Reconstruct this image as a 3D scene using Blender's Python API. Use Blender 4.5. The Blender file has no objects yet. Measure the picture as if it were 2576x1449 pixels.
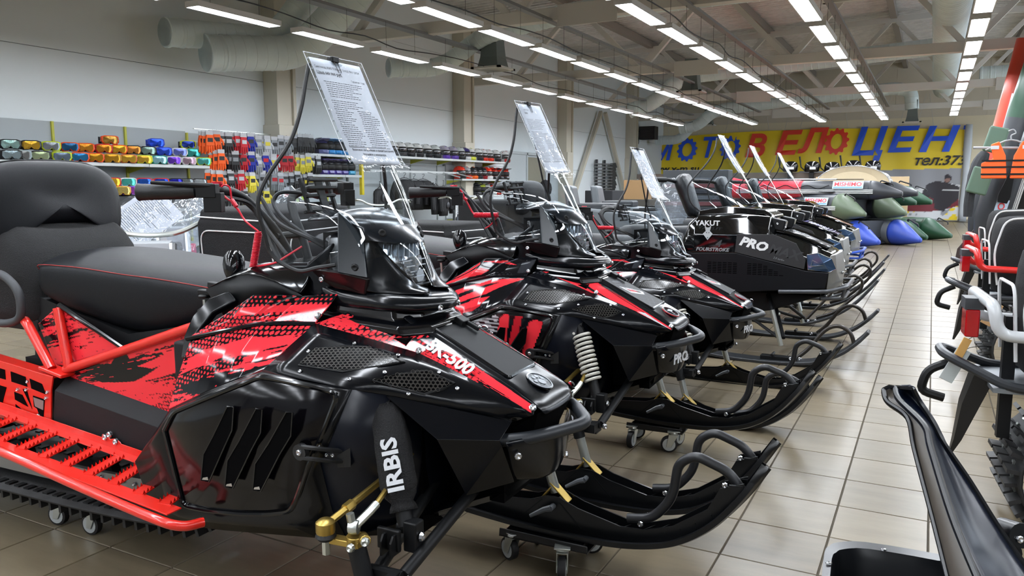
import bpy, bmesh, math, random
import numpy as np
from mathutils import Vector, Matrix
R = math.radians
rnd = random.Random(7)
# ------------------------------------------------------------------ camera
CAM = np.array([0.0, 0.0, 1.191]); FPX = 1972.5; PIT = .12793; YAW = .48955
cd = bpy.data.cameras.new('camera'); cam = bpy.data.objects.new('camera', cd)
bpy.context.collection.objects.link(cam)
cam.location = CAM; cam.rotation_euler = (math.pi / 2 - PIT, 0, YAW)
cd.sensor_width = 36; cd.lens = FPX / 2576 * 36; cd.clip_start = .02; cd.clip_end = 200
bpy.context.scene.camera = cam
# ------------------------------------------------------------------ world, exposure
sc = bpy.context.scene
w = bpy.data.worlds.new('world'); sc.world = w; w.use_nodes = True
w.node_tree.nodes['Background'].inputs[0].default_value = (.78, .88, 1, 1)
w.node_tree.nodes['Background'].inputs[1].default_value = 3.2
sc.view_settings.view_transform = 'Standard'; sc.view_settings.look = 'None'
sc.view_settings.gamma = 1; sc.view_settings.use_curve_mapping = False
sc.view_settings.exposure = 0.0
LAMP = 45.0
sc.cycles.use_denoising = True
sc.cycles.max_bounces = 7; sc.cycles.diffuse_bounces = 4; sc.cycles.glossy_bounces = 4
sc.cycles.transparent_max_bounces = 24; sc.cycles.transmission_bounces = 6
sc.cycles.sample_clamp_indirect = 6; sc.cycles.caustics_reflective = False; sc.cycles.caustics_refractive = False
# ------------------------------------------------------------------ helpers
C = bpy.context.collection
_M = {}
def srgb(c):
    if isinstance(c, str):
        c = [int(c[i:i + 2], 16) / 255 for i in (0, 2, 4)]
    return tuple((x / 12.92 if x <= .04045 else ((x + .055) / 1.055) ** 2.4) for x in c) + (1,)
def mat(name, col='808080', rough=.5, metal=0, bump=0, bscale=200, spec=None, coat=0, emit=None, es=1, var=0, trans=0, alpha=1, attr=False, nscale=3.0, bdist=.002, vscale=None):
    if name in _M: return _M[name]
    m = bpy.data.materials.new(name); m.use_nodes = True; nt = m.node_tree; b = nt.nodes['Principled BSDF']
    c = srgb(col); b.inputs['Base Color'].default_value = c; b.inputs['Roughness'].default_value = rough
    b.inputs['Metallic'].default_value = metal
    if spec is not None: b.inputs['Specular IOR Level'].default_value = spec
    if coat: b.inputs['Coat Weight'].default_value = coat; b.inputs['Coat Roughness'].default_value = .05
    if trans: b.inputs['Transmission Weight'].default_value = trans
    if alpha < 1: b.inputs['Alpha'].default_value = alpha
    if emit: b.inputs['Emission Color'].default_value = srgb(emit); b.inputs['Emission Strength'].default_value = es
    tc = nt.nodes.new('ShaderNodeTexCoord')
    if var:
        n = nt.nodes.new('ShaderNodeTexNoise'); n.inputs['Scale'].default_value = vscale or nscale; n.inputs['Detail'].default_value = 4
        mx = nt.nodes.new('ShaderNodeMix'); mx.data_type = 'RGBA'
        mx.inputs[6].default_value = tuple(x * (1 - var) for x in c[:3]) + (1,); mx.inputs[7].default_value = tuple(min(1, x * (1 + var)) for x in c[:3]) + (1,)
        nt.links.new(tc.outputs['Object'], n.inputs['Vector']); nt.links.new(n.outputs['Fac'], mx.inputs[0]); nt.links.new(mx.outputs[2], b.inputs['Base Color'])
    if attr:
        a = nt.nodes.new('ShaderNodeAttribute'); a.attribute_name = 'Col'; nt.links.new(a.outputs['Color'], b.inputs['Base Color'])
    if bump:
        n = nt.nodes.new('ShaderNodeTexNoise'); n.inputs['Scale'].default_value = bscale; n.inputs['Detail'].default_value = 3
        bp = nt.nodes.new('ShaderNodeBump'); bp.inputs['Strength'].default_value = bump; bp.inputs['Distance'].default_value = bdist
        nt.links.new(tc.outputs['Object'], n.inputs['Vector']); nt.links.new(n.outputs['Fac'], bp.inputs['Height']); nt.links.new(bp.outputs['Normal'], b.inputs['Normal'])
    _M[name] = m; return m
def film(name, tint='ffffff', refl_=1.0, rough=.03, ior=1.5, bump=0, haze=0.0):
    """clear sheet: see-through with a mirror-like skin"""
    if name in _M: return _M[name]
    m = bpy.data.materials.new(name); m.use_nodes = True; nt = m.node_tree; nt.nodes.clear(); N = nt.nodes.new; L = nt.links.new
    o = N('ShaderNodeOutputMaterial'); t = N('ShaderNodeBsdfTransparent'); t.inputs[0].default_value = srgb(tint); g = N('ShaderNodeBsdfGlossy'); g.inputs['Roughness'].default_value = rough; g.inputs[0].default_value = (1, 1, 1, 1)
    lw = N('ShaderNodeLayerWeight'); lw.inputs[0].default_value = .5; pw = N('ShaderNodeMath'); pw.operation = 'POWER'; pw.inputs[1].default_value = 4.5; L(lw.outputs['Facing'], pw.inputs[0]); fr = N('ShaderNodeMath'); fr.operation = 'MULTIPLY_ADD'; fr.inputs[1].default_value = .75; fr.inputs[2].default_value = .05; L(pw.outputs[0], fr.inputs[0]); mu = N('ShaderNodeMath'); mu.operation = 'MULTIPLY'; mu.inputs[1].default_value = refl_; mx = N('ShaderNodeMixShader')
    L(fr.outputs[0], mu.inputs[0]); L(mu.outputs[0], mx.inputs[0]); L(t.outputs[0], mx.inputs[1]); L(g.outputs[0], mx.inputs[2]); last = mx
    if haze:
        d = N('ShaderNodeBsdfDiffuse'); d.inputs[0].default_value = (.8, .85, .9, 1); m2 = N('ShaderNodeMixShader'); m2.inputs[0].default_value = haze; L(mx.outputs[0], m2.inputs[1]); L(d.outputs[0], m2.inputs[2]); last = m2
    if bump:
        tc = N('ShaderNodeTexCoord'); n = N('ShaderNodeTexNoise'); n.inputs['Scale'].default_value = bump; bp = N('ShaderNodeBump'); bp.inputs['Strength'].default_value = .7; bp.inputs['Distance'].default_value = .006; L(tc.outputs['Object'], n.inputs['Vector']); L(n.outputs['Fac'], bp.inputs['Height']); L(bp.outputs[0], g.inputs['Normal'])
    L(last.outputs[0], o.inputs[0]); _M[name] = m; return m
def V(*a): return np.array(a, float)
def nrm(v): return v / (np.linalg.norm(v) + 1e-12)
def crv(pts, n=6, closed=False):
    """Catmull-Rom through pts"""
    P = [np.array(p, float) for p in pts]; out = []; N = len(P)
    rng = range(N if closed else N - 1)
    for i in rng:
        p0 = P[(i - 1) % N] if closed or i > 0 else 2 * P[0] - P[1]
        p1 = P[i]; p2 = P[(i + 1) % N]
        p3 = P[(i + 2) % N] if closed or i + 2 < N else 2 * P[-1] - P[-2]
        for k in range(n):
            t = k / n
            out.append(.5 * ((2 * p1) + (-p0 + p2) * t + (2 * p0 - 5 * p1 + 4 * p2 - p3) * t * t + (-p0 + 3 * p1 - 3 * p2 + p3) * t ** 3))
    if not closed: out.append(P[-1])
    return out
def rcor(pts, r=.03, n=4):
    """polyline with rounded corners"""
    P = [np.array(p, float) for p in pts]; out = [P[0]]
    for i in range(1, len(P) - 1):
        a, b, c = P[i - 1], P[i], P[i + 1]; la, lc = np.linalg.norm(a - b), np.linalg.norm(c - b)
        rr = min(r, la * .45, lc * .45); s = b + (a - b) / la * rr; e = b + (c - b) / lc * rr
        for k in range(n + 1):
            t = k / n; out.append((1 - t) ** 2 * s + 2 * t * (1 - t) * b + t * t * e)
    out.append(P[-1]); return out
TW = {}
SPLIT = set('rod_end cover_bolt visor_button screen_button cowl_bolt chin_bolt latch_screw arm_bolt ski_bolt plate_bolt louvre_foot louvre_slot louvre_lip spindle side_bolt front_bolt rivet_head rail_bolt upper_arm lower_arm suspension_arm punch_hole wheel_spoke fork_leg frame_tube red_frame_tube trunk_piping bag_piping hood_bolt door_leaf loop_peg keel_brace strap reflective_patch armour_plate keel_wall bolt spare_bracket wolf_features rivet oar_grip headlight_trim brake_lever rack_post slide_rail stripe carry_handle screen_edging rub_strake'.split())
class MB:
    def __init__(s): s.v = []; s.f = []; s.m = []; s.mi = 0; s.hv = 0
    def add(s, v, f):
        o = len(s.v); s.v += [tuple(map(float, p)) for p in v]; s.f += [tuple(i + o for i in q) for q in f]; s.m += [s.mi] * len(f); return s
    def box(s, c, d, rz=0, rot=None):
        M = rot if rot is not None else Matrix.Rotation(rz, 3, 'Z')
        v = [Vector(c) + M @ Vector((sx * d[0] / 2, sy * d[1] / 2, sz * d[2] / 2)) for sx in (-1, 1) for sy in (-1, 1) for sz in (-1, 1)]
        return s.add(v, [(0, 1, 3, 2), (4, 6, 7, 5), (0, 4, 5, 1), (2, 3, 7, 6), (0, 2, 6, 4), (1, 5, 7, 3)])
    def b2(s, lo, hi): return s.box([(a + b) / 2 for a, b in zip(lo, hi)], [abs(b - a) for a, b in zip(lo, hi)])
    def beam(s, p0, p1, w_, h_, up=(0, 0, 1)):
        p0, p1 = V(*p0), V(*p1); d = nrm(p1 - p0); u = V(*up)
        if abs(d @ u) > .95: u = V(0, 1, 0)
        r = nrm(np.cross(d, u)); u = np.cross(r, d); v = []
        for p in (p0, p1):
            for a, b in ((-1, -1), (1, -1), (1, 1), (-1, 1)): v.append(p + r * a * w_ / 2 + u * b * h_ / 2)
        return s.add(v, [(0, 3, 2, 1), (4, 5, 6, 7)] + [(i, (i + 1) % 4, 4 + (i + 1) % 4, 4 + i) for i in range(4)])
    def tube(s, pts, r, n=8, closed=False, caps=True, flat=1.0):
        P = [np.array(p, float) for p in pts]; N = len(P); rr = r if hasattr(r, '__len__') else [r] * N
        T = []
        for i in range(N):
            a = P[(i - 1) % N] if (closed or i > 0) else P[i]; b = P[(i + 1) % N] if (closed or i < N - 1) else P[i]
            T.append(nrm(b - a))
        u = V(0, 0, 1) if abs(T[0][2]) < .9 else V(1, 0, 0)
        u = nrm(u - T[0] * (u @ T[0])); v = []
        for i in range(N):
            u = nrm(u - T[i] * (u @ T[i])); b = np.cross(T[i], u)
            for k in range(n):
                a = 2 * math.pi * k / n; v.append(P[i] + rr[i] * (math.cos(a) * u * flat + math.sin(a) * b))
        f = []
        for i in range(N if closed else N - 1):
            j = (i + 1) % N
            for k in range(n): f.append((i * n + k, i * n + (k + 1) % n, j * n + (k + 1) % n, j * n + k))
        if caps and not closed: f += [tuple(range(n))[::-1], tuple((N - 1) * n + k for k in range(n))]
        return s.add(v, f)
    def cyl(s, p0, p1, r, n=12, r2=None): return s.tube([p0, p1], [r, r if r2 is None else r2], n)
    def lathe(s, prof, c=(0, 0, 0), axis=(0, 0, 1), n=16, full=True):
        a = nrm(V(*axis)); u = V(1, 0, 0) if abs(a[0]) < .9 else V(0, 1, 0); u = nrm(u - a * (u @ a)); b = np.cross(a, u); v = []; f = []
        for (r, z) in prof:
            for k in range(n):
                t = 2 * math.pi * k / n; v.append(V(*c) + a * z + r * (math.cos(t) * u + math.sin(t) * b))
        for i in range(len(prof) - 1):
            for k in range(n): f.append((i * n + k, i * n + (k + 1) % n, (i + 1) * n + (k + 1) % n, (i + 1) * n + k))
        if prof[0][0] > 1e-4: f.append(tuple(range(n))[::-1])
        if prof[-1][0] > 1e-4: f.append(tuple((len(prof) - 1) * n + k for k in range(n)))
        return s.add(v, f)
    def prism(s, poly, fn, t0, t1):
        """poly 2D; fn(a,b,t)->xyz"""
        n = len(poly); v = [fn(a, b, t0) for a, b in poly] + [fn(a, b, t1) for a, b in poly]
        return s.add(v, [tuple(range(n))[::-1], tuple(range(n, 2 * n))] + [(i, (i + 1) % n, n + (i + 1) % n, n + i) for i in range(n)])
    def xz(s, poly, y0, y1): return s.prism(poly, lambda a, b, t: (a, t, b), y0, y1)
    def xy(s, poly, z0, z1): return s.prism(poly, lambda a, b, t: (a, b, t), z0, z1)
    def yz(s, poly, x0, x1): return s.prism(poly, lambda a, b, t: (t, a, b), x0, x1)
    def loft(s, rings, closed=True, caps=True):
        n = len(rings[0]); v = [p for r in rings for p in r]; f = []
        for i in range(len(rings) - 1):
            for k in range(n if closed else n - 1): f.append((i * n + k, i * n + (k + 1) % n, (i + 1) * n + (k + 1) % n, (i + 1) * n + k))
        if caps and closed: f += [tuple(range(n))[::-1], tuple((len(rings) - 1) * n + k for k in range(n))]
        return s.add(v, f)
    def grid(s, rows): return s.loft(rows, closed=False, caps=False)
    def sph(s, c, r, n=12, m=8, M=None):
        r = r if hasattr(r, '__len__') else (r, r, r); v = []; f = []
        for i in range(m + 1):
            t = math.pi * i / m
            for k in range(n):
                a = 2 * math.pi * k / n; p = Vector((r[0] * math.sin(t) * math.cos(a), r[1] * math.sin(t) * math.sin(a), r[2] * math.cos(t)))
                if M is not None: p = M @ p
                v.append(Vector(c) + p)
        for i in range(m):
            for k in range(n): f.append((i * n + k, (i + 1) * n + k, (i + 1) * n + (k + 1) % n, i * n + (k + 1) % n))
        return s.add(v, f)
    def mir(s, axis=1):
        """mirror everything so far"""
        n = len(s.v); nf = len(s.f); s.hv, s.hf = n, nf
        s.v += [tuple(-c if i == axis else c for i, c in enumerate(p)) for p in s.v]
        s.f += [tuple(n + i for i in q[::-1]) for q in s.f[:nf]]; s.m += s.m[:nf]; return s
    def parts(s):
        """separate pieces of this mesh"""
        r = list(range(len(s.v)))
        def find(i):
            while r[i] != i: r[i] = r[r[i]]; i = r[i]
            return i
        for f in s.f:
            for j in f[1:]: r[find(j)] = find(f[0])
        g = {}
        for k, f in enumerate(s.f): g.setdefault(find(f[0]), []).append(k)
        out = []
        for fs in g.values():
            p = MB(); ix = {}
            for k in fs:
                for i in s.f[k]:
                    if i not in ix: ix[i] = len(p.v); p.v.append(s.v[i])
                p.f.append(tuple(ix[i] for i in s.f[k])); p.m.append(s.m[k])
            out.append(p)
        return out
    def mesh(s, name, mats, smooth=True, ang=35, col=None):
        me = bpy.data.meshes.new(name); me.from_pydata(s.v, [], s.f)
        for m in (mats if isinstance(mats, (list, tuple)) else [mats]): me.materials.append(m)
        me.polygons.foreach_set('material_index', s.m)
        if smooth:
            me.polygons.foreach_set('use_smooth', [True] * len(s.f))
            if ang and ang < 180: me.set_sharp_from_angle(angle=R(ang))
        if col is not None:
            a = me.color_attributes.new('Col', 'FLOAT_COLOR', 'POINT'); arr = np.ones((len(s.v), 4), 'f'); arr[:, :3] = col; a.data.foreach_set('color', arr.ravel())
        me.update(); return me
    def build(s, name, mats, parent=None, smooth=True, ang=35, bevel=0, bseg=2, bang=28, sub=0, solid=0, offset=-1, col=None, label=None, fix=False, loc=None):
        if name in SPLIT and col is None:
            pieces = s.parts()
            if 1 < len(pieces) < 16:
                k = dict(smooth=smooth, ang=ang, bevel=bevel, bseg=bseg, bang=bang, sub=sub, solid=solid, offset=offset, label=label, fix=fix, loc=loc)
                return [p.build(name, mats, parent, **k) for p in pieces][0]
        if s.hv and len(s.v) == 2 * s.hv and len(s.f) == 2 * s.hf:      # a mirrored pair: two objects
            p, q = MB(), MB(); p.v = s.v[:s.hv]; p.f = s.f[:s.hf]; p.m = s.m[:s.hf]; q.v = s.v[s.hv:]; q.f = [tuple(i - s.hv for i in f) for f in s.f[s.hf:]]; q.m = s.m[s.hf:]
            k = dict(smooth=smooth, ang=ang, bevel=bevel, bseg=bseg, bang=bang, sub=sub, solid=solid, offset=offset, label=label, fix=fix, loc=loc)
            c1, c2 = (None, None) if col is None else ((col, col) if len(col) == s.hv else (col[:s.hv], col[s.hv:]))
            o1 = p.build(name, mats, parent, col=c1, **k); TW[o1.name] = q.build(name, mats, parent, col=c2, **k); return o1
        me = s.mesh(name, mats, smooth, 180 if (bevel or sub) else ang, col)
        if fix or bevel:
            bm = bmesh.new(); bm.from_mesh(me); bmesh.ops.remove_doubles(bm, verts=bm.verts, dist=1e-5); bmesh.ops.recalc_face_normals(bm, faces=bm.faces); bm.to_mesh(me); bm.free()
        o = bpy.data.objects.new(name, me); C.objects.link(o); o.parent = parent
        if loc is not None: o.location = loc
        if solid:
            q = o.modifiers.new('solid', 'SOLIDIFY'); q.thickness = solid; q.offset = offset
        if bevel:
            q = o.modifiers.new('bevel', 'BEVEL'); q.width = bevel; q.segments = bseg; q.limit_method = 'ANGLE'; q.angle_limit = R(bang); q.harden_normals = True
        if sub:
            q = o.modifiers.new('sub', 'SUBSURF'); q.levels = sub; q.render_levels = sub
        if label: o['label'] = label
        return o
def empty(name, loc=(0, 0, 0), rz=0):
    o = bpy.data.objects.new(name, None); C.objects.link(o); o.location = loc; o.rotation_euler = (0, 0, rz); return o
def tag(o, label=None, cat=None, group=None, kind=None):
    if label: o['label'] = label
    if cat: o['category'] = cat
    if group: o['group'] = group
    if kind:
        o['kind'] = kind
        if o.name in TW: TW[o.name]['kind'] = kind
    return o
def kids(o): return [c for c in list(C.objects) if c.parent is o]
_tree = {}
def copy_tree(o, parent=None, ch=None):
    if ch is None:
        ch = {}
        for c in C.objects:
            if c.parent: ch.setdefault(c.parent.name, []).append(c)
    c = o.copy(); C.objects.link(c); c.parent = parent
    for k in ch.get(o.name, []): copy_tree(k, c, ch)
    return c
def text(name, s, size, m, M, parent=None, depth=.0008, off=0, shear=0, sx=1, align='CENTER', spacing=1):
    """flat lettering; M = 4x4 matrix"""
    cu = bpy.data.curves.new(name, 'FONT'); cu.body = s; cu.size = size; cu.extrude = depth; cu.offset = off; cu.shear = shear
    cu.align_x = align; cu.align_y = 'CENTER'; cu.space_character = spacing; cu.resolution_u = 2
    o = bpy.data.objects.new(name, cu); C.objects.link(o)
    dg = bpy.context.evaluated_depsgraph_get(); me = bpy.data.meshes.new_from_object(o.evaluated_get(dg)); bpy.data.objects.remove(o)
    me.transform(M @ Matrix.Diagonal((sx, 1, 1, 1))); me.materials.clear(); me.materials.append(m)
    q = bpy.data.objects.new(name, me); C.objects.link(q); q.parent = parent; return q
def frame(o, x, n):
    """matrix with X axis along x, Z axis along normal n, origin o"""
    x = Vector(x).normalized(); n = Vector(n); n = (n - x * n.dot(x)).normalized(); y = n.cross(x)
    return Matrix(((x.x, y.x, n.x, o[0]), (x.y, y.y, n.y, o[1]), (x.z, y.z, n.z, o[2]), (0, 0, 0, 1)))
ORD = 'nearest second third fourth fifth sixth seventh eighth ninth tenth eleventh twelfth thirteenth fourteenth fifteenth sixteenth seventeenth eighteenth nineteenth twentieth'.split()
# pixel -> world, used only to place things at their measured spot
_cy, _sy = math.cos(YAW), math.sin(YAW)
FW = V(-_sy * math.cos(PIT), _cy * math.cos(PIT), -math.sin(PIT)); RT = V(_cy, _sy, 0); UP = np.cross(RT, FW)
def ray(x, y): return FW + RT * (x - 1288) / FPX - UP * (y - 724.5) / FPX
def atY(x, y, Y): d = ray(x, y); return CAM + d * Y / d[1]
def atX(x, y, X): d = ray(x, y); return CAM + d * X / d[0]
def atZ(x, y, Z): d = ray(x, y); return CAM + d * (Z - CAM[2]) / d[2]
def proj(P):
    P = np.array(P, float) - CAM; d = P @ FW; return 1288 + FPX * (P @ RT) / d, 724.5 - FPX * (P @ UP) / d
# ------------------------------------------------------------------ the hall
XL, XR, YB, YF, ZR = -9.75, 7.0, 31.3, -8.5, 5.25
def struct(o): o['kind'] = 'structure'; return o
T = .301; TX0 = -1.812 * T; TY0 = 9.207 * T; TY = T * 1.005
mw = mat('wall_paint', 'e4ebed', .6, var=.03, nscale=.6)
mwb = mat('wall_back_paint', 'e6dcc0', .7, var=.03, nscale=.6)
msteel = mat('painted_steel', 'dedbd5', .55, var=.06, nscale=2)
mbeige = mat('column_paint', 'c9c4b4', .5, var=.04, nscale=2)
mdark = mat('cable_black', '1a1a1c', .5)
def tile_mat():
    m = mat('floor_tile', 'b9b0a0', .33, bump=.12, bscale=30); nt = m.node_tree; b = nt.nodes['Principled BSDF']
    g = nt.nodes.new('ShaderNodeNewGeometry'); mp = nt.nodes.new('ShaderNodeVectorMath'); mp.operation = 'MULTIPLY_ADD'
    mp.inputs[1].default_value = (1 / T, 1 / TY, 0); mp.inputs[2].default_value = (-TX0 / T + 100, -TY0 / TY + 100, 0)
    fl = nt.nodes.new('ShaderNodeVectorMath'); fl.operation = 'FLOOR'; wn = nt.nodes.new('ShaderNodeTexWhiteNoise'); wn.noise_dimensions = '2D'
    n = nt.nodes.new('ShaderNodeTexNoise'); n.inputs['Scale'].default_value = 5; n.inputs['Detail'].default_value = 6; n.inputs['Roughness'].default_value = .6
    st = nt.nodes.new('ShaderNodeMapping'); st.inputs['Scale'].default_value = (.6, 3, 1)
    L = nt.links.new; L(g.outputs['Position'], mp.inputs[0]); L(mp.outputs[0], fl.inputs[0]); L(fl.outputs[0], wn.inputs[0]); L(g.outputs['Position'], st.inputs[0]); L(st.outputs[0], n.inputs['Vector'])
    ad = nt.nodes.new('ShaderNodeMath'); ad.operation = 'MULTIPLY_ADD'; ad.inputs[1].default_value = .35; L(wn.outputs['Value'], ad.inputs[0]); L(n.outputs['Fac'], ad.inputs[2])
    cr = nt.nodes.new('ShaderNodeValToRGB'); cr.color_ramp.elements[0].position = .35; cr.color_ramp.elements[1].position = .95
    cr.color_ramp.elements[0].color = srgb('645a48'); cr.color_ramp.elements[1].color = srgb('7c705b'); L(ad.outputs[0], cr.inputs[0]); L(cr.outputs[0], b.inputs['Base Color'])
    return m
mtile = tile_mat()
floor = struct(MB().b2((XL - .3, YF - .3, -.2), (XR + .3, YB + .3, -.004)).build('floor', mat('grout', '4a4236', .9)))
def tile_geo(mb, x0, y0):
    g = .0025; e = .0015; x1 = x0 + T - g; y1 = y0 + TY - g; x0 += g; y0 += g
    a = [(x0, y0), (x1, y0), (x1, y1), (x0, y1)]; b = [(x0 + e, y0 + e), (x1 - e, y0 + e), (x1 - e, y1 - e), (x0 + e, y1 - e)]
    mb.add([(x, y, -.003) for x, y in a] + [(x, y, 0) for x, y in b], [(4, 5, 6, 7)] + [(i, (i + 1) % 4, 4 + (i + 1) % 4, 4 + i) for i in range(4)])
one = MB(); tile_geo(one, 0, 0); tile_me = one.mesh('tile', mtile, False)
cells = []
for i in range(-31, 25):
    for j in range(-38, 93):
        x, y = TX0 + i * T, TY0 + j * TY
        if x < XL or x + T > XR or y < YF or y > YB: continue
        d = (V(x + T / 2, y + T / 2, 0) - CAM) @ FW; vis = False
        if d > .5:
            px, py = proj((x + T / 2, y + T / 2, 0)); vis = -60 < px < 2640 and -60 < py < 1520 and not (px < 1300 and py < 1150)
        cells.append((not vis, math.hypot(x, y), x, y))
cells.sort(); far = MB()
for k, (nv, d, x, y) in enumerate(cells):
    if k < 300 and not nv:
        o = bpy.data.objects.new('tile', tile_me); C.objects.link(o); o.parent = floor; o.location = (x, y, 0)
    else: tile_geo(far, x, y)
tag(far.build('tile_field', mtile, floor, smooth=False), kind='stuff')
# walls
wl = struct(MB().b2((XL - .3, YF, -.1), (XL - .02, YB, 6)).build('wall_left', mat('wall_joint', '8d9090', .8)))
cols = [-7.4, -1.7, 4.1, 9.86, 15.63, 21.3, 27.06]
ys = [YF] + cols[1:] + [YB]
for a, b in zip(ys[:-1], ys[1:]):
    for z0, z1 in ((0, 1.7), (1.706, 2.89), (2.896, 4.1), (4.106, 6)):
        MB().b2((XL - .03, a + .003, z0), (XL, b - .003, z1)).build('wall_panel', mw, wl, bevel=.003, bseg=1)
wb = struct(MB().b2((XL - .3, YB, -.1), (XR + .3, YB + .3, 6.6)).build('wall_back', mwb))
for k in range(6): MB().b2((XL + k * 2.8 + .003, YB - .02, 3.6), (XL + k * 2.8 + 2.797, YB, 6.5)).build('wall_panel', mat('wall_back_upper', 'd2cab8', .7, var=.03), wb)
wr = struct(MB().b2((XR, YF, -.1), (XR + .3, 13, 6.6)).b2((XR, 13, -.1), (XR + .3, 30.6, .5)).b2((XR, 13, 4.4), (XR + .3, 30.6, 6.6)).b2((XR, 30.6, -.1), (XR + .3, YB, 6.6)).build('wall_right', mat('wall_right_grey', '6a6c6e', .7)))
k_ = 0
for y in np.arange(13, 30.5, 2.2):  # window openings added out of view to let daylight onto the far end
    k_ += 1; wn_ = struct(empty('window_%d' % k_, (XR, y, .5))); MB().b2((0, -.05, 0), (.12, .05, 3.9)).b2((0, 0, 0), (.12, 2.2, .08)).b2((0, 0, 3.82), (.12, 2.2, 3.9)).b2((.02, .05, 1.9), (.10, 2.15, 1.96)).build('window_frame', mat('window_white', 'd8dadb', .4), wn_)
struct(MB().b2((XL - .3, YF - .3, -.1), (XR + .3, YF, 6.6)).build('wall_front', mat('wall_front_grey', '97989b', .7)))
struct(MB().b2((XL, YB - .035, 0), (XR, YB, .09)).build('baseboard_back', mat('base_tile', '9c9383', .5)))
for y in cols:
    o = MB().b2((XL, y - .2, 0), (XL + .3, y + .13, 5.0)).b2((XL, y + .13, 0), (XL + .34, y + .2, 5.0)).b2((XL, y - .24, 0), (XL + .36, y + .10, 2.2)).build('column', mbeige, bevel=.006, bseg=1); struct(o)
for (a, b) in (((21.75, 0.6), (24.15, 3.6)), ((26.8, .6), (24.5, 3.6))):
    struct(MB().beam((XL + .14, a[0], a[1]), (XL + .14, b[0], b[1]), .11, .11).build('column_brace', mbeige, bevel=.004, bseg=1))
# ceiling: corrugated foil-faced deck
def roofz(x): return 5.2 + .035 * (x - XL) if x < 0 else 5.2 + .035 * (-XL) - .035 * x
mb = MB(); rows = []; y = YF
prof = []
while y < YB: prof += [(y, 0), (y + .07, 0), (y + .1, .06), (y + .17, .06)]; y += .2
prof.append((YB, 0))
for x in (XL - .1, -7.5, -5, -2.5, 0, 2.5, 5, XR + .1): rows.append([(x, yy, roofz(x) + dz) for yy, dz in prof])
mb.grid(rows); mfoil = mat('roof_foil', 'dedcda', .5, metal=.15, bump=.9, bscale=16, bdist=.02, var=.25, nscale=5)
struct(mb.build('ceiling', mfoil, smooth=False))
# trusses
beams = [-6.4, -.7, 5.0, 10.57, 16.3, 22.1, 27.5]
for k, y in enumerate(beams):
    t = empty('roof_truss', (0, y, 3.55)); tag(t, 'grey steel roof truss with diagonal webs, %s of the row%s' % (ORD[k], ' towards the banner wall'), 'truss', 'roof trusses')
    MB().b2((XL, -.08, 0), (XR, .08, .18)).build('bottom_chord', msteel, t, bevel=.006, bseg=1)
    for x0, x1 in ((XL, 0), (0, XR)):
        za, zb = roofz(x0) - 3.55 - .22, roofz(x1) - 3.55 - .22
        MB().beam((x0, 0, za), (x1, 0, zb), .14, .14).build('top_chord', msteel, t, bevel=.005, bseg=1)
    for nx in (-8.6, -5.6, -2.6, .4, 3.4, 6.2):
        for s in (-1, 1):
            xx = nx + s * 1.5
            if XL < xx < XR: MB().beam((nx + s * .08, 0, .16), (xx - s * .06, 0, roofz(xx) - 3.55 - .24), .1, .1).build('web_member', msteel, t)
    for nx in (-5.6, .4):
        if y > 4: MB().box((nx + 1.2, -.1, .05), (.9, .02, .3)).build('splice_plate', msteel, t, bevel=.004, bseg=1)
mpur = mat('purlin_brown', '8d857d', .6)
for x in (-7.3, -4.1, -1.1, 1.9, 5):
    struct(MB().b2((x - .07, YF, roofz(x) - .2), (x + .07, YB, roofz(x) - .02)).build('roof_purlin', mpur))
# light fittings
mled = mat('led_diffuser', 'ffffff', .5, emit='f1f7ff', es=LAMP); mhous = mat('lamp_housing', 'e4e4e2', .45)
hz = 3.07; fit = None
rowsL = [(-6.98, 1.55, 5.95, 'by the goggle wall', 16), (-4.9, 1.38, 7.1, 'second from the wall', 17), (-2.95, 1.42, 6.55, 'over the snowmobile skis', 17), (-1.32, 1.5, 8.6, 'over the aisle', 11), (.36, 1.55, 5.9, 'above the upright boats side', 13), (2.5, 1.5, 5.9, 'added right of the boats', 17), (4.7, 1.5, 5.9, 'added by the right wall', 17)]  # last two rows are out of view, added to light the right and back
for x, per, y0, where, n in rowsL:
    k0 = -int((y0 - {.36: 3}.get(x, -8.2)) // per)
    for k in range(k0, n):
        y = y0 + k * per
        if y + 1.2 > (25.6 if x < 1 else 29.8): break
        if fit is None:
            t = empty('light_panel', (x, y, hz))
            MB().b2((-.1, 0, .012), (.1, 1.2, .06)).b2((-.1, 0, 0), (-.088, 1.2, .012)).b2((.088, 0, 0), (.1, 1.2, .012)).b2((-.1, 0, 0), (.1, .012, .012)).b2((-.1, 1.188, 0), (.1, 1.2, .012)).build('housing', mhous, t)
            MB().b2((-.088, .012, .004), (.088, 1.188, .0115)).build('diffuser', mled, t)
            for yy in (.25, .95): MB().cyl((0, yy, .06), (0, yy, .45), .0025, 4).build('hanging_wire', mdark, t)
            fit = t; proto_ch = None
        else: t = copy_tree(fit); t.location = (x, y, hz)
        if k >= 0: tag(t, 'light panel in the row %s, %s from the near end' % (where, ORD[k]), 'light', 'ceiling light panels')
        else: tag(t, 'added light panel behind the viewer, row %s, %s towards front wall' % (where, ORD[-k - 1]), 'light', 'added ceiling light panels behind the viewer, row ' + where)  # panels behind the camera are added to light the near side
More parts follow.
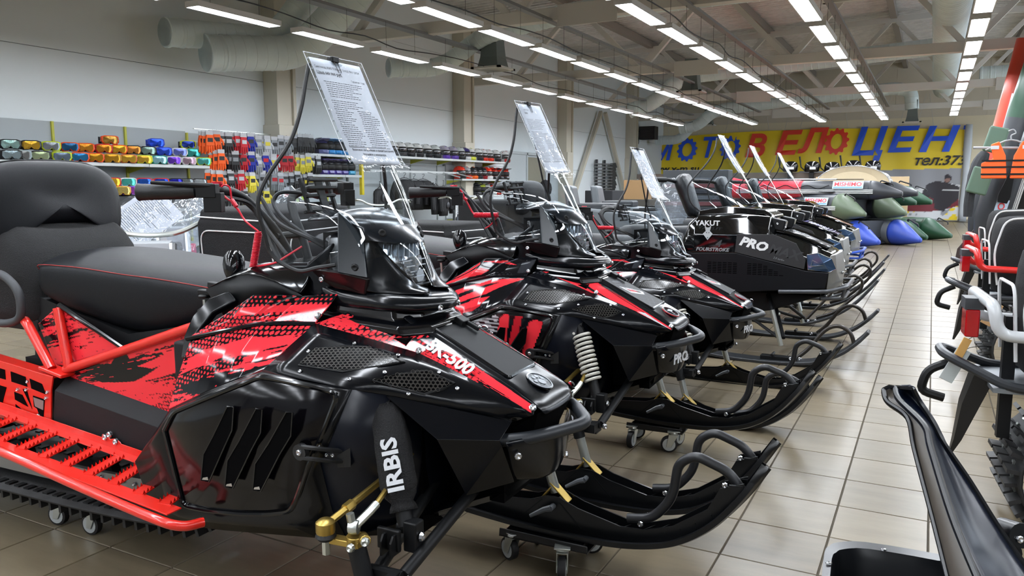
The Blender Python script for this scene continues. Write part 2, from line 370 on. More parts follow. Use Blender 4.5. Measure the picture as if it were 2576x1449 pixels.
# cable tray and conduits along the rows
mtray = mat('cable_tray', '8b8b8a', .5, metal=.5)
for x, w_ in ((-7.15, .12), (-4.98, .05), (-2.95, .05), (-1.32, .05), (.36, .05)):
    o = MB().b2((x - w_ / 2 - .02, YF, hz + .46), (x + w_ / 2 + .02, 26, hz + .5)).build('cable_tray', mtray)
    tag(o, 'grey cable tray over the light row %s' % {-7.15: 'beside the goggle wall', -4.98: 'second from the goggle wall', -2.95: 'above the skis', -1.32: 'above the aisle', .36: 'near the upright boats'}[x], 'cable tray')
r2 = random.Random(3)
for x, nm in ((-6.93, 'beside the goggle wall'), (-4.85, 'second from the goggle wall'), (-2.87, 'above the skis')):
    pts = []; y = 0.5
    while y < 25.5: pts.append((x + r2.uniform(-.03, .03), y, hz + .13 + r2.uniform(-.03, .06))); y += .75
    tag(MB().tube(crv(pts, 3), .008, 5).build('power_cable', mdark), 'thin black cable sagging along the light row ' + nm, 'cable')
# ducts
mzinc = mat('galvanised_duct', 'e2eff0', .4, metal=.05, var=.12, nscale=4)
def duct(name, pts, r, label, ribs=.16, rc=.4):
    t = empty(name, tuple(pts[0])); tag(t, label, 'duct'); P = rcor([V(*p) - V(*pts[0]) for p in pts], rc, 7)
    MB().tube(P, r, 24).build('pipe', mzinc, t)
    S = [0]
    for a, b in zip(P[:-1], P[1:]): S.append(S[-1] + np.linalg.norm(b - a))
    rb = MB(); s_ = 0.02
    while s_ < S[-1] - .02:
        i = max(j for j in range(len(S) - 1) if S[j] <= s_); u = (s_ - S[i]) / (S[i + 1] - S[i] + 1e-9); p = P[i] * (1 - u) + P[i + 1] * u; d = nrm(P[i + 1] - P[i])
        rb.lathe([(r, -.008), (r + .006, 0), (r, .008)], p, d, 24); s_ += ribs
    rb.build('seam_rib', mzinc, t)
    co = MB(); d = nrm(P[1] - P[0])
    co.lathe([(r, 0), (r + .015, .01), (r + .015, .05), (r, .06)], P[0], d, 24); co.lathe([(r, 0), (r + .012, .01), (r + .012, .03), (r, .04)], P[0] + d * .22, d, 24); co.build('end_collar', mzinc, t)
duct('air_duct', [(-9.35, 7.5, 3.28), (-9.0, 9.2, 3.42), (-8.2, 9.9, 4.9)], .19, 'smaller galvanised spiral duct bending up above the goggle wall')
duct('air_duct', [(-9.1, 7.95, 3.05), (-8.6, 9.3, 3.2), (-6.9, 9.9, 4.9)], .25, 'big galvanised duct elbow hanging above the goggle wall')
duct('air_duct', [(-8.3, 11.1, 3.2), (-7.75, 11.9, 3.25), (-7.0, 12.1, 3.8), (-5.0, 11.3, 3.82), (5.5, 11.3, 3.9)], .15, 'galvanised duct dropping from the roof beyond the price sheet')
duct('air_duct', [(-7.6, 21.2, 3.3), (-6.9, 21.3, 3.5), (-6.2, 21.4, 4.15), (.8, 21.4, 4.5)], .2, 'dull galvanised duct crossing the hall above the second truss')
duct('air_duct', [(-7.8, 26.9, 3.2), (-7.2, 26.9, 3.25), (-6.6, 26.8, 3.75), (-1.2, 26.8, 4.15), (-.75, 26.8, 4.05), (-.7, 26.8, 3.5)], .19, 'galvanised duct near the banner wall with a down-turned end')
duct('air_duct', [(.1, 4, 4.3), (.1, 29, 4.3)], .3, 'big cream round duct running along the roof above the aisle')
duct('air_duct', [(.9, 24.4, 4.1), (6.8, 24.4, 4.15)], .22, 'grey duct behind the upright boats under the roof')
duct('air_duct', [(-9.4, 29.3, 2.95), (-8.5, 29.3, 2.95), (-8.1, 29.4, 3.4)], .17, 'short silver duct beside the fan heater')
mgr = mat('vent_white', 'd8d8d2', .5); mvent = mat('vent_hood', '77807f', .5, metal=.4)
for x, y, z, s_, lab in ((-6.9, 12.25, 3.22, 1, 'square vent hood under the roof nearest the goggle wall lights'), (-5.05, 18.3, 3.35, 1, 'square vent hood hanging near the middle of the hall'), (-1.05, 10.9, 3.55, 1.25, 'large tapered vent hood over the aisle'), (-7.0, 27.6, 3.3, .8, 'small grey vent hood near the fan heater'), (-.68, 26.8, 3.1, .9, 'small grey vent hood under the down-turned duct')):
    t = empty('ceiling_vent', (x, y, z)); tag(t, lab, 'vent')
    q = .15 * s_; MB().loft([[(a * w_, b * w_, h) for a, b in ((-1, -1), (1, -1), (1, 1), (-1, 1))] for w_, h in ((q * 1.35, .03), (q * 1.1, .2 * s_), (q * .95, .45 * s_), (q * .95, .75 * s_))]).build('hood', mvent, t, smooth=False)
    g = MB().b2((-q * 1.9, -q * 1.9, 0), (q * 1.9, -q * 1.5, .03)).b2((-q * 1.9, q * 1.5, 0), (q * 1.9, q * 1.9, .03)).b2((-q * 1.9, -q * 1.9, 0), (-q * 1.5, q * 1.9, .03)).b2((q * 1.5, -q * 1.9, 0), (q * 1.9, q * 1.9, .03)); g.build('grille_frame', mgr, t)
    sl = MB()
    for i in range(7): sl.box((0, -q * 1.35 + i * q * .45, .012), (q * 3, .012, .02), rot=Matrix.Rotation(.7, 3, 'X'))
    sl.build('louvre', mgr, t)
# fan heater on a column near the banner
t = empty('fan_heater', tuple(atY(1632, 335, 28.3))); tag(t, 'black box fan heater mounted high at the corner beside the yellow banner', 'heater')
MB().b2((-.3, -.2, -.24), (.3, .2, .24)).build('case', mat('heater_black', '1d1d20', .5), t, bevel=.02)
s_ = MB()
for i in range(9): s_.box((0, -.21, -.18 + i * .045), (.5, .012, .03), rot=Matrix.Rotation(.5, 3, 'X'))
s_.build('louvre', mat('heater_grey', '3a3438', .5), t); MB().tube(crv([(-.3, 0, .2), (-.4, 0, .0), (-.36, -.05, -.3), (-.42, 0, -.45)], 6), .012, 6).build('cable', mdark, t)
# ------------------------------------------------------------------ red and black snowmobiles
def pose_m(x, y, h, z, pt, rl):
    ch, sh = math.cos(h), math.sin(h); F = V(ch * math.cos(pt), sh * math.cos(pt), math.sin(pt)); Lf = V(-sh, ch, 0); U = np.cross(F, Lf)
    L2 = math.cos(rl) * Lf + math.sin(rl) * U; U2 = np.cross(F, L2)
    return np.array([[F[0], L2[0], U2[0], x], [F[1], L2[1], U2[1], y], [F[2], L2[2], U2[2], z], [0, 0, 0, 1]])
POSE = [pose_m(-1.009, 1.7211, .022, .1209, -.0051, .0107), pose_m(-1.0478, 2.9766, .0109, .119, -.0066, .0332), pose_m(-1.0696, 4.3709, -.0027, 0, .0005, -.0036)]
M1i = np.linalg.inv(POSE[0])
def L(px, py, y=None, x=None, z=None, M=None):
    M = M1i if M is None else M
    c = M[:3, :3] @ CAM + M[:3, 3]; d = M[:3, :3] @ ray(px, py)
    t = (y - c[1]) / d[1] if y is not None else ((x - c[0]) / d[0] if x is not None else (z - c[2]) / d[2])
    return c + d * t
blk = mat('black_plastic', '090b0f', .17, spec=.34); blkg = mat('black_gloss', '08090c', .14, spec=.5, coat=.2); blkm = mat('black_matte', '0c0d0f', .5, spec=.3)
blkf = mat('black_textured', '101215', .6, spec=.3, bump=.5, bscale=900); redm = mat('red_paint', 'd5261b', .28, coat=.4); chrome = mat('bolt_steel', 'c9cbd0', .22, metal=1)
brass = mat('zinc_yellow', 'b59a52', .35, metal=.9); zinc = mat('zinc_plated', 'c2c6c0', .3, metal=.9); vinyl = mat('seat_vinyl', '101216', .42, spec=.22, bump=.35, bscale=700)
fabr = mat('black_fabric', '0e0e10', .85, bump=.8, bscale=300, bdist=.004); rubb = mat('rubber', '17181a', .5, bump=.2, bscale=400); redc = mat('kill_cord_red', 'd01c33', .3)
prnt = mat('printed_film', 'ffffff', .1, attr=True, spec=.32); hexm = mat('grille_dark', '020203', .8, spec=.05); grillw = mat('grille_wire', '4c4a46', .4, metal=.5)
clear = film('clear_screen', 'eef3f6', 1.0, .02, 1.45)
sprw = mat('spring_white', 'c9c6bd', .35); lens = film('lamp_lens', 'f4f8fc', 1.2, .02, 1.5); refl = mat('lamp_reflector', 'eef2f6', .15, metal=.85)
whitel = mat('white_print', 'c8cacd', .35); stitch = mat('red_stitch', 'a03030', .6); grat = mat('sheet_paper', 'dfe4ea', .5, attr=True); slv = film('plastic_sleeve', 'fbfcfd', .35, .06, 1.4, bump=28, haze=.02)
ink = mat('ink_black', '30343a', .5); grey = mat('grey_plastic', '54585c', .5)
def vnoise(x, y, seed=0):
    def h(i, j): return np.modf(np.abs(np.sin(i * 127.1 + j * 311.7 + seed * 17.3) * 43758.5453))[0]
    i, j = np.floor(x), np.floor(y); a, b = x - i, y - j; a = a * a * (3 - 2 * a); b = b * b * (3 - 2 * b)
    return (h(i, j) * (1 - a) + h(i + 1, j) * a) * (1 - b) + (h(i, j + 1) * (1 - a) + h(i + 1, j + 1) * a) * b
RED = np.array(srgb('e2323c')[:3]); BLK = np.array(srgb('0d0e12')[:3]); WHT = np.array(srgb('c8c8cc')[:3]); GRY = np.array(srgb('2a2c31')[:3]); RDK = np.array(srgb('b5202a')[:3])
def inpoly(x, y, poly):
    r = np.zeros(x.shape, bool); n = len(poly)
    for i in range(n):
        x1, y1 = poly[i]; x2, y2 = poly[(i + 1) % n]
        c = ((y1 > y) != (y2 > y)) & (x < (x2 - x1) * (y - y1) / (y2 - y1 + 1e-12) + x1); r ^= c
    return r
def dots(x, z, cell, rad):
    zz = z / (cell * .87); j = np.floor(zz); xx = x / cell + .5 * (j % 2); dx = (xx - np.floor(xx) - .5); dz = (zz - j - .5) * .87
    return np.hypot(dx, dz) < rad
def grunge(x, z, u, v, kind):
    """red brush-stroke and halftone print; x,z metres on the panel, u,v panel parameters"""
    a = R(14); s = x * math.cos(a) + z * math.sin(a); t = -x * math.sin(a) + z * math.cos(a)
    st = vnoise(s * 14, t * 230, 1) * .5 + vnoise(s * 70, t * 420, 2) * .35 + vnoise(s * 4, t * 34, 3) * .6
    if kind == 'strip':
        s2 = vnoise(u * 14, v * 26, 5) * .5 + vnoise(u * 60, v * 40, 6) * .3
        tail = v - (.15 + .1 * np.clip((u - .55) / .4, 0, 1)); red = (u > .5) & (tail > 0) & (v < .62 + .75 * (u - .5) + (s2 - .4) * .5) & (u < .985)
        red &= ~((u < .72) & (v > .35) & (s2 < .45))
        d = dots(x, z * 1.0, .0135, .16 + .28 * np.clip(v * 1.15, 0, 1)) & (u < .74) & (v > .12) & (s2 > .12)
        red |= d | ((u < .13) & (v > .22) & (v < .8) & (s2 > .28)) | ((v > .86) & (u > .3) & (u < .62) & (s2 > .42))
    else:
        w1 = st - .66; red = w1 > .03
        if kind == 'tri':      # big bolt
            bolt = inpoly(u, v, [(.98, .12), (.55, .34), (.68, .42), (.10, .86), (.45, .70), (.36, .84), (.72, .68), (.60, .60), (.99, .40)])
            d = dots(x, z, .0125, .2 + .2 * v) & (v + .5 * u > .95) & (st < .7); red = (red & (vnoise(u * 7, v * 6, 8) > .3)) | bolt | d
            red &= ~(inpoly(u, v, [(.2, .62), (.72, .38), (.52, .62), (.3, .7)]))
        elif kind == 'side':
            d = dots(x, z, .0125, .2 + .15 * (1 - v)); top = (v < .2 + .06 * vnoise(u * 8, v * 3, 4)); red = np.where(top, d, red | (inpoly(u, v, [(.0, .5), (.3, .22), (.95, .24), (.8, .4), (.9, .45), (.3, .5)])))
            red = np.where((v > .55) & (v < .72) & (u < .7), d, red)
        elif kind == 'top':
            d = dots(x, z, .0115, .2 + .2 * v); band = (v > .38) & (v < .6 + .1 * vnoise(u * 7, 1, 2)) & (u > .3); red = np.where(v < .32, d, np.where(v > .62, red & (st > .5) | d, band | d))
    c = np.where(red[..., None], RED, BLK); return c
def shards(x, z, u, v, kind):
    c = np.ones(u.shape + (3,)) * BLK
    hx = dots(x, z, .014, .36); c = np.where((hx & (vnoise(u * 3, v * 3, 9) > .45))[..., None], GRY * .8, c)
    def P(poly, col):
        nonlocal c
        c = np.where(inpoly(u, v, poly)[..., None], col, c)
    if kind == 'strip':
        P([(.16, .02), (.32, .0), (.99, .72), (.99, .98), (.55, .93), (.2, .5)], RED); P([(.02, .3), (.1, .1), (.3, .6), (.52, .99), (.44, .99)], RED)
        P([(.28, .0), (.34, .0), (.72, .55), (.6, .55)], RED * .8); P([(.14, .1), (.17, .06), (.5, .92), (.44, .9)], BLK); P([(.4, .12), (.44, .12), (.9, .78), (.8, .7)], BLK)
        P([(.5, .12), (.62, .2), (.99, .7), (.93, .7)], RDK); P([(.75, .9), (.8, .62), (.99, .95), (.95, .99)], WHT * .8)
    elif kind == 'side':
        P([(0, .18), (.95, .02), (.35, .55), (.1, .45)], RED); P([(0, .35), (.55, .1), (.99, .05), (.6, .6), (.3, .5)], RED); P([(.0, .62), (.75, .58), (.65, .85), (.2, .7)], RED)
        P([(.1, .32), (.75, .16), (.6, .3), (.2, .42)], BLK); P([(0, .72), (.7, .8), (.6, .9)], RDK); P([(.05, .55), (.72, .5), (.68, .56)], BLK); P([(.3, .0), (.8, .0), (.5, .12)], WHT * .7)
    elif kind == 'top':
        P([(0, .5), (.25, .1), (.3, .3), (.12, .6)], RED); P([(0, .7), (.35, .45), (.5, .62), (.45, .8), (.0, .95)], RED); P([(.3, .15), (.62, .12), (.8, .42), (.62, .3)], RED)
        P([(.05, .55), (.3, .42), (.32, .46), (.1, .66)], BLK); P([(.72, .0), (.76, .0), (.62, .3), (.58, .3)], GRY * 3); P([(.85, .3), (.99, .1), (.99, .8), (.88, .9)], GRY)
    elif kind == 'panel':
        P([(.62, .1), (.7, .0), (.66, .6), (.58, .75)], RED); P([(.74, .05), (.8, .0), (.68, .95), (.62, .9)], RDK); P([(.84, .12), (.95, .05), (.86, .8), (.74, .95)], RED); P([(.9, .4), (.98, .2), (.9, .7)], RDK)
        for k in range(5): P([(.3, .04 + k * .035), (.62, .08 + k * .035), (.6, .095 + k * .035), (.3, .055 + k * .035)], WHT * .8)
        P([(.0, .3), (.3, .1), (.32, .12), (.02, .34)], GRY * 2)
    else: P([(0, .5), (.6, .1), (.9, .5), (.2, .8)], RED); P([(.1, .5), (.6, .25), (.5, .5)], BLK)
    return c
def lid_print(x, z, u, v, kind):
    c = np.ones(u.shape + (3,)) * BLK; n = vnoise(u * 9, v * 9, 3)
    for k in range(6):
        e = np.abs((u * 5 + v * (2 if k % 2 else -2) + k * .7) % 2 - 1); c = np.where((e < .02)[..., None], GRY * 1.6, c)
    for poly, col in (([(.3, .2), (.52, .25), (.68, .7), (.6, .85), (.42, .5)], WHT), ([(.34, .28), (.48, .3), (.62, .68), (.58, .74), (.42, .46)], BLK), ([(.4, .35), (.5, .38), (.57, .6), (.5, .55)], RED * .9), ([(.36, .34), (.41, .36), (.47, .5), (.42, .45)], WHT), ([(.12, .3), (.14, .25), (.22, .6), (.2, .62)], GRY * 3), ([(.2, .2), (.22, .18), (.3, .4), (.28, .42)], GRY * 2)):
        c = np.where(inpoly(u, v, poly)[..., None], col, c)
    return c
def patch(mb_rows_top, mb_rows_bot, nu, nv, fcol, kind, bulge=0.0):
    """ruled surface between two polylines with a print; returns MB, colours"""
    def rs(P, n):
        P = [V(*p) for p in P]; S = [0]
        for a, b in zip(P[:-1], P[1:]): S.append(S[-1] + np.linalg.norm(b - a))
        return np.array([[np.interp(t * S[-1], S, [p[k] for p in P]) for k in range(3)] for t in np.linspace(0, 1, n)])
    A, B = rs(mb_rows_top, nu), rs(mb_rows_bot, nu); vv = np.linspace(0, 1, nv)
    G = A[None] * (1 - vv[:, None, None]) + B[None] * vv[:, None, None]
    if bulge:
        nn = np.cross(B[nu // 2] - A[nu // 2], A[-1] - A[0]); nn = nrm(nn); nn = nn if nn[1] < 0 else -nn
        G = G + nn * (bulge * np.sin(np.pi * vv))[:, None, None] * (np.sin(np.pi * np.linspace(.08, .92, nu)))[None, :, None]
    u, v = np.meshgrid(np.linspace(0, 1, nu), vv); col = fcol(G[..., 0], G[..., 2], u, v, kind) if fcol else None
    m = MB(); m.grid([list(r) for r in G]); return m, (None if col is None else col.reshape(-1, 3)), G
def bolt_at(mb, p, n, r=.0075, h=.004):
    n = nrm(V(*n)); mb.lathe([(r, 0), (r * .9, h * .7), (r * .6, h), (0.0001, h * .6)], p, n, 8)
KEY = dict(noseR=(.205, -.118, .555), nosec=(.212, -.128, .545), mid=(-.078, -.160, .667), creT=(-.345, -.229, .731), creL=(-.379, -.380, .640), recTL=(-.145, -.345, .615), recTR=(-.089, -.288, .596),
           ftop=(.154, -.124, .519), fcL=(.028, -.255, .498), fc=(.153, -.187, .492), fbot=(.073, -.201, .353), seam=(.154, -.115, .370))
def trunk(S):
    """soft cargo trunk with pale piping on the rear rack"""
    m = MB(); rr = []
    for z, e in ((.62, .0), (.64, .012), (.90, .012), (.915, .004), (.955, .0), (.965, -.02)):
        rr.append([(-2.10 - e, -.26 - e, z), (-1.61 + e - (z > .9) * .0, -.26 - e, z), (-1.59 + e, -.20, z), (-1.59 + e, .20, z), (-1.61 + e, .26 + e, z), (-2.10 - e, .26 + e, z), (-2.12 - e, .2, z), (-2.12 - e, -.2, z)])
    m.loft(rr); m.build('trunk', fabr, S, bevel=.012)
    w = mat('piping_white', 'd6d8d8', .4); m = MB(); e = .266
    m.tube([(-2.11, -e - .006, .925), (-1.60, -e - .006, .912)], .0035, 6); m.tube([(-1.585, -.2, .91), (-1.585, .2, .91)], .0035, 6)
    for y0 in (-e - .008,): m.tube(rcor([(-2.08, y0, .66), (-2.09, y0, .86), (-1.65, y0, .86), (-1.62, y0, .70)], .06, 6), .0035, 6)
    m.tube(rcor([(-1.578, -.22, .66), (-1.578, -.20, .86), (-1.578, .2, .86), (-1.578, .22, .66)], .06, 6), .0035, 6); m.build('trunk_piping', w, S)
    m = MB(); m.tube([(-2.12, -.2, .63), (-1.5, -.2, .61)], .012, 8).tube([(-2.12, .2, .63), (-1.5, .2, .61)], .012, 8); m.build('rear_rack', blkm, S)
def sledge(var, full=True):
    full_back = (var == 0)
    """var 0 = grunge print, 1 = shard print"""
    K = KEY; fc = grunge if var == 0 else shards
    S = empty('snowmobile'); B = lambda mb, nm, mt, **k: mb.build(nm, mt, S, **k)
    # --- graphic film on hood strips (both sides)
    for sgn in (1, -1):
        def mz(P): return [(p[0], p[1] * sgn, p[2]) for p in P]
        m, c, G = patch(mz([(-.30, -.150, .752), (-.10, -.086, .703), (.125, -.098, .600), (.204, -.104, .562)]), mz([K['creT'], K['mid'], (.07, -.142, .609), K['nosec']]), 200, 44, fc, 'strip', .004)
        o = B(m, 'hood_film', prnt, col=c, solid=.003, offset=0, ang=180)
        # rear upper strip between the arch and the seam
        top = [L(570, 790, y=-.30), L(640, 742, y=-.275), L(700, 742, y=-.25), L(764, 745, y=-.19), L(852, 740, y=-.155)]; bot = [L(475, 850, y=-.335), L(560, 830, y=-.32), L(660, 812, y=-.29), L(740, 808, y=-.25), K['creT']]
        m, c, G = patch(mz(top), mz(bot), 130, 40, fc, 'top', .008); B(m, 'hood_film', prnt, col=c, solid=.003, offset=0, ang=180)
        top = [L(478, 862, y=-.34), L(560, 838, y=-.325), L(660, 819, y=-.295), L(795, 821, y=-.232)]; bot = [L(425, 1030, y=-.40), L(520, 985, y=-.40), L(600, 952, y=-.393), K['creL']]
        m, c, G = patch(mz(top), mz(bot), 120, 70, fc, 'side', .012); B(m, 'hood_film', prnt, col=c, solid=.003, offset=0, ang=180)
    # black border tubes along the film seams
    sm = MB(); sm.tube(crv([L(470, 853, y=-.337), L(560, 834, y=-.324), L(660, 815, y=-.293), K['creT']], 5), .006, 6); sm.mir(); B(sm, 'hood_seam', blk)
    # --- vent panel
    m, _, G = patch([K['creT'], (-.2, -.192, .698), K['mid'], (.07, -.142, .609), K['nosec']], [K['creL'], (-.26, -.366, .628), K['recTL'], K['recTR'], (.03, -.206, .558), K['ftop']], 14, 5, None, '', .006)
    vent = m; bvh_v = list(vent.v), list(vent.f)
    vent.mir(); B(vent, 'vent_panel', blk, solid=.004, offset=0, ang=50)
    from mathutils.bvhtree import BVHTree
    tree = BVHTree.FromPolygons([Vector(p) for p in bvh_v[0]], bvh_v[1])
    def hit(px, py, off=.003):
        c = M1i[:3, :3] @ CAM + M1i[:3, 3]; d = nrm(M1i[:3, :3] @ ray(px, py)); r = tree.ray_cast(Vector(c), Vector(d))
        if r[0] is None:
            q, n_, _, _ = tree.find_nearest(Vector(c + d * 2.2)); return V(*q), V(*n_)
        n_ = V(*r[1]); n_ = n_ if n_ @ d < 0 else -n_; return V(*r[0]) + n_ * off, n_
    for poly in ([(752, 921), (795, 880), (862, 873), (920, 875), (1017, 914), (960, 922), (862, 937)], [(936, 959), (1000, 944), (1074, 934), (1144, 966), (1115, 980), (1066, 992)]):
        H = [hit(*p)[0] for p in poly]; cen = sum(H) / len(H); n_ = hit(*(np.mean(poly, 0)))[1]
        m = MB(); m.add([cen] + H, [(0, i + 1, (i + 1) % len(H) + 1) for i in range(len(H))]); m.mir(); B(m, 'grille_backing', hexm, smooth=False)
        # honeycomb wires
        fr = np.array(frame(cen, H[4 if len(H) > 6 else 3] - H[0], n_)); fi = np.linalg.inv(fr); q2 = [(fi @ np.append(h, 1))[:2] for h in H]; hw = MB()
        xs = [q[0] for q in q2]; ysx = [q[1] for q in q2]; ce = .0105; k = 0; y = min(ysx)
        zz = [(fi @ np.append(h, 1))[2] for h in H]
        while y < max(ysx):
            x = min(xs) + (ce / 2 if k % 2 else 0)
            while x < max(xs):
                hp = [(x + ce / 2 * math.sin(a) * 1.05, y + ce / 2 * math.cos(a) * 1.05) for a in [i * math.pi / 3 for i in range(6)]]; hi = [(x + (p[0] - x) * .82, y + (p[1] - y) * .82) for p in hp]
                if inpoly(np.array([x]), np.array([y]), q2)[0]:
                    w_ = [1 / (.01 + (x - a) ** 2 + (y - b) ** 2) for a, b in q2]; zc = sum(a * b for a, b in zip(w_, zz)) / sum(w_) + .004
                    pts = [(fr @ V(p[0], p[1], zc, 1))[:3] for p in hp + hi]; hw.add(pts, [(i, (i + 1) % 6, 6 + (i + 1) % 6, 6 + i) for i in range(6)])
                x += ce
            y += ce * .87; k += 1
        hw.mir(); tag(B(hw, 'grille_mesh', grillw, smooth=False), kind='stuff')
        rim = MB(); rim.tube(H, .003, 5, closed=True); rim.mir(); B(rim, 'grille_rim', blkm)
    rv = MB()
    for p in [(777, 887), (892, 867), (1001, 896), (756, 937), (880, 957), (967, 939), (1104, 939), (1150, 979), (1027, 992)]:
        q, n_ = hit(*p); bolt_at(rv, q, n_, .0055)
    rv.mir(); 
    for p, n_ in ((K['noseR'], (.3, -.8, .6)), ((-.078, -.166, .672), (0, -.8, .6)), ((-.336, -.228, .748), (0, -.8, .6))): 
        for s in (1, -1): bolt_at(rv, (p[0], p[1] * s, p[2] + .004), (n_[0], n_[1] * s, n_[2]), .0095, .006)
    tag(B(rv, 'rivet', chrome, smooth=False), kind='stuff')
    # --- side fairing / bumper wing
    m = MB(); a = [K['recTR'], K['ftop'], K['fc'], K['fcL'], K['fbot'], K['seam'], (-.02, -.14, .55), (.06, -.13, .40), (.05, -.115, .34), (.153, -.175, .478), (-.03, -.20, .52), (.03, -.22, .5)]
    m.add(a, [(0, 1, 2, 3), (3, 2, 9, 4), (4, 9, 5), (0, 3, 10), (3, 4, 7, 10), (0, 10, 6), (4, 8, 7), (4, 5, 8)]); m.mir(); B(m, 'side_fairing', blk, bevel=.008, bseg=3, bang=15, solid=.004, offset=1)
    # front cover under the nose
    m = MB(); rr = []
    for z, xs_, yy in ((.490, .158, .185), (.478, .168, .182), (.455, .165, .168), (.41, .162, .145), (.368, .155, .113)):
        xf = .222 if z > .4 else .205
        rr.append([(xs_, -yy, z), (xs_ + .025, -yy + .03, z), (xf, -.06, z - .004), (xf + .006, 0, z - .006), (xf, .06, z - .004), (xs_ + .025, yy - .03, z), (xs_, yy, z)])
    m.grid(rr); B(m, 'front_cover', blk, solid=.004, sub=1)
    m = MB(); bolt_at(m, (.187, -.160, .452), (.7, -.7, 0), .010, .006); bolt_at(m, (.187, .160, .452), (.7, .7, 0), .010, .006); B(m, 'cover_bolt', chrome, smooth=False)
    m = MB(); m.loft([[(.215, -.11, .545), (.15, -.115, .50), (.15, -.10, .47), (.19, -.09, .48)], [(.222, 0, .535), (.2, 0, .5), (.18, 0, .46), (.215, 0, .48)], [(.215, .11, .545), (.15, .115, .50), (.15, .10, .47), (.19, .09, .48)]], caps=True); B(m, 'nose_grille', hexm)
    # bumper tube
    bp = [(.13, -.155, .482), (.20, -.115, .487), (.262, -.045, .497), (.284, -.005, .503), (.284, .02, .512), (.262, .062, .530), (.205, .105, .527), (.13, .14, .50)]
    bp = [(.12, -.16, .478), (.20, -.118, .486), (.268, -.04, .497), (.289, 0, .503), (.268, .04, .508), (.20, .118, .51), (.12, .16, .50)]
    m = MB(); m.tube(crv(bp, 8), .0155, 14); B(m, 'bumper_tube', mat('bumper_black', '25282c', .4))
    # --- hood top: lid, channels, nose
    m = MB(); g = []
    for (x, z, w_, dz) in ((-.16, .748, .125, .0), (-.125, .712, .105, .006), (-.102, .703, .086, .008), (0, .653, .090, .008), (.125, .600, .098, .006), (.165, .580, .101, .002), (.207, .560, .104, -.004), (.219, .538, .09, -.006)):
        g.append([(x, -w_, z), (x + .003, -w_ * .88, z + dz), (x + .005, -w_ * .8, z + dz * .4), (x + .006, -w_ * .35, z + dz * 1.2), (x + .007, 0, z + dz * 1.3), (x + .006, w_ * .35, z + dz * 1.2), (x + .005, w_ * .8, z + dz * .4), (x + .003, w_ * .88, z + dz), (x, w_, z)])
    m.grid(g); B(m, 'hood_top', mat('hood_black', '0a0c10', .2, spec=.22), solid=.003, sub=1)
    lidp = [(-.092, -.066, .711), (-.092, .066, .711), (.120, .078, .6125), (.120, -.078, .6125)]
    m, c, G = patch([lidp[0], lidp[3]], [lidp[1], lidp[2]], 60, 40, lid_print if var else None, '')
    if var: B(m, 'hood_lid', mat('lid_film', 'ffffff', .45, attr=True, spec=.15), col=c, solid=.006, offset=0)
    else: B(m, 'hood_lid', mat('lid_black', '0e1013', .5, spec=.12), solid=.006, offset=0)
    m = MB(); m.tube(rcor(lidp + [lidp[0]], .012, 4), .0045, 6); B(m, 'lid_edge', blkg)
    m = MB(); m.box((-.082, .045, .716), (.03, .035, .018), rot=Matrix.Rotation(.42, 3, 'Y')).box((-.05, .05, .704), (.04, .008, .012), rot=Matrix.Rotation(.42, 3, 'Y')); B(m, 'lid_latch', blkm, bevel=.003)
    # emblem on the nose
    em = empty('nose_emblem'); em.parent = S; em.matrix_local = frame((.168, 0, .590), (0, 1, 0), (.42, 0, .9))
    m = MB(); m.lathe([(.036, 0), (.036, .003), (.0001, .003)], (0, 0, 0), (0, 0, 1), 28)
    m.build('badge', blkg if var == 0 else mat('badge_red', 'c8222c', .2, coat=.5), em)
    m = MB(); m.lathe([(.031, .003), (.031, .0045), (.034, .0045), (.034, .003)], (0, 0, 0), (0, 0, 1), 28)
    if var == 0:
        for (a, b, r_) in ((-.017, -.004, .006), (-.007, -.016, .006), (.007, -.016, .006), (.017, -.004, .006), (0, .006, .011)): m.lathe([(r_, .003), (r_, .0045), (.0001, .0045)], (a, -b, 0), (0, 0, 1), 12)
    else: m.xy([(-.01, -.02), (-.004, -.02), (-.004, -.004), (.012, -.004), (.02, .004), (.012, .014), (-.014, .014), (-.018, .006), (-.008, .002)], .003, .0045)
    m.build('badge_mark', mat('badge_grey', '6c7278', .35, metal=.4), em, smooth=False)
    # --- collar below pod
    m = MB(); rr = []
    for z, xf, xb, hw in ((.700, -.085, -.46, .150), (.725, -.100, -.46, .150), (.735, -.125, -.46, .128), (.765, -.135, -.46, .120)):
        rr.append([(xf, -hw * .55, z), (xf, hw * .55, z), (xf - .05, hw, z), (xb, hw + .06, z + .03), (xb, -hw - .06, z + .03), (xf - .05, -hw, z)])
    m.loft(rr); B(m, 'cowl_collar', blkg, bevel=.008, bseg=3)
    # --- pod (headlight cowl): horizontal sections from chin to visor
    def sec(z, xf, hw, xs_, xb, hb, q=.6):
        return [(xb, 0, z + .01), (xb, -hb, z + .01), (xs_ - .06, -hw - .005, z), (xs_, -hw, z), (xf - .035, -hw * q, z - .004), (xf, -.03, z - .008), (xf, .03, z - .008), (xf - .035, hw * q, z - .004), (xs_, hw, z), (xs_ - .06, hw + .005, z), (xb, hb, z + .01)]
    cow = mat('cowl_satin', '0b0e12', .18, spec=.42)
    m = MB(); m.loft([sec(.757, -.110, .128, -.20, -.42, .165, .75), sec(.762, -.082, .145, -.19, -.43, .175, .72), sec(.782, -.080, .148, -.195, -.44, .178, .7), sec(.800, -.098, .142, -.20, -.44, .178, .66), sec(.808, -.150, .128, -.215, -.44, .175, .78), sec(.812, -.26, .10, -.28, -.43, .17, .8)]); B(m, 'chin_cowl', cow, sub=2)
    # lens edge and cheek
    def le(t, s):   # lens side edge from top to bottom
        return V(-.262 + .090 * t ** 1.1, s * (.094 - .060 * t ** 1.3), .938 - .122 * t)
    m = MB(); ts = [0, .25, .5, .75, 1]
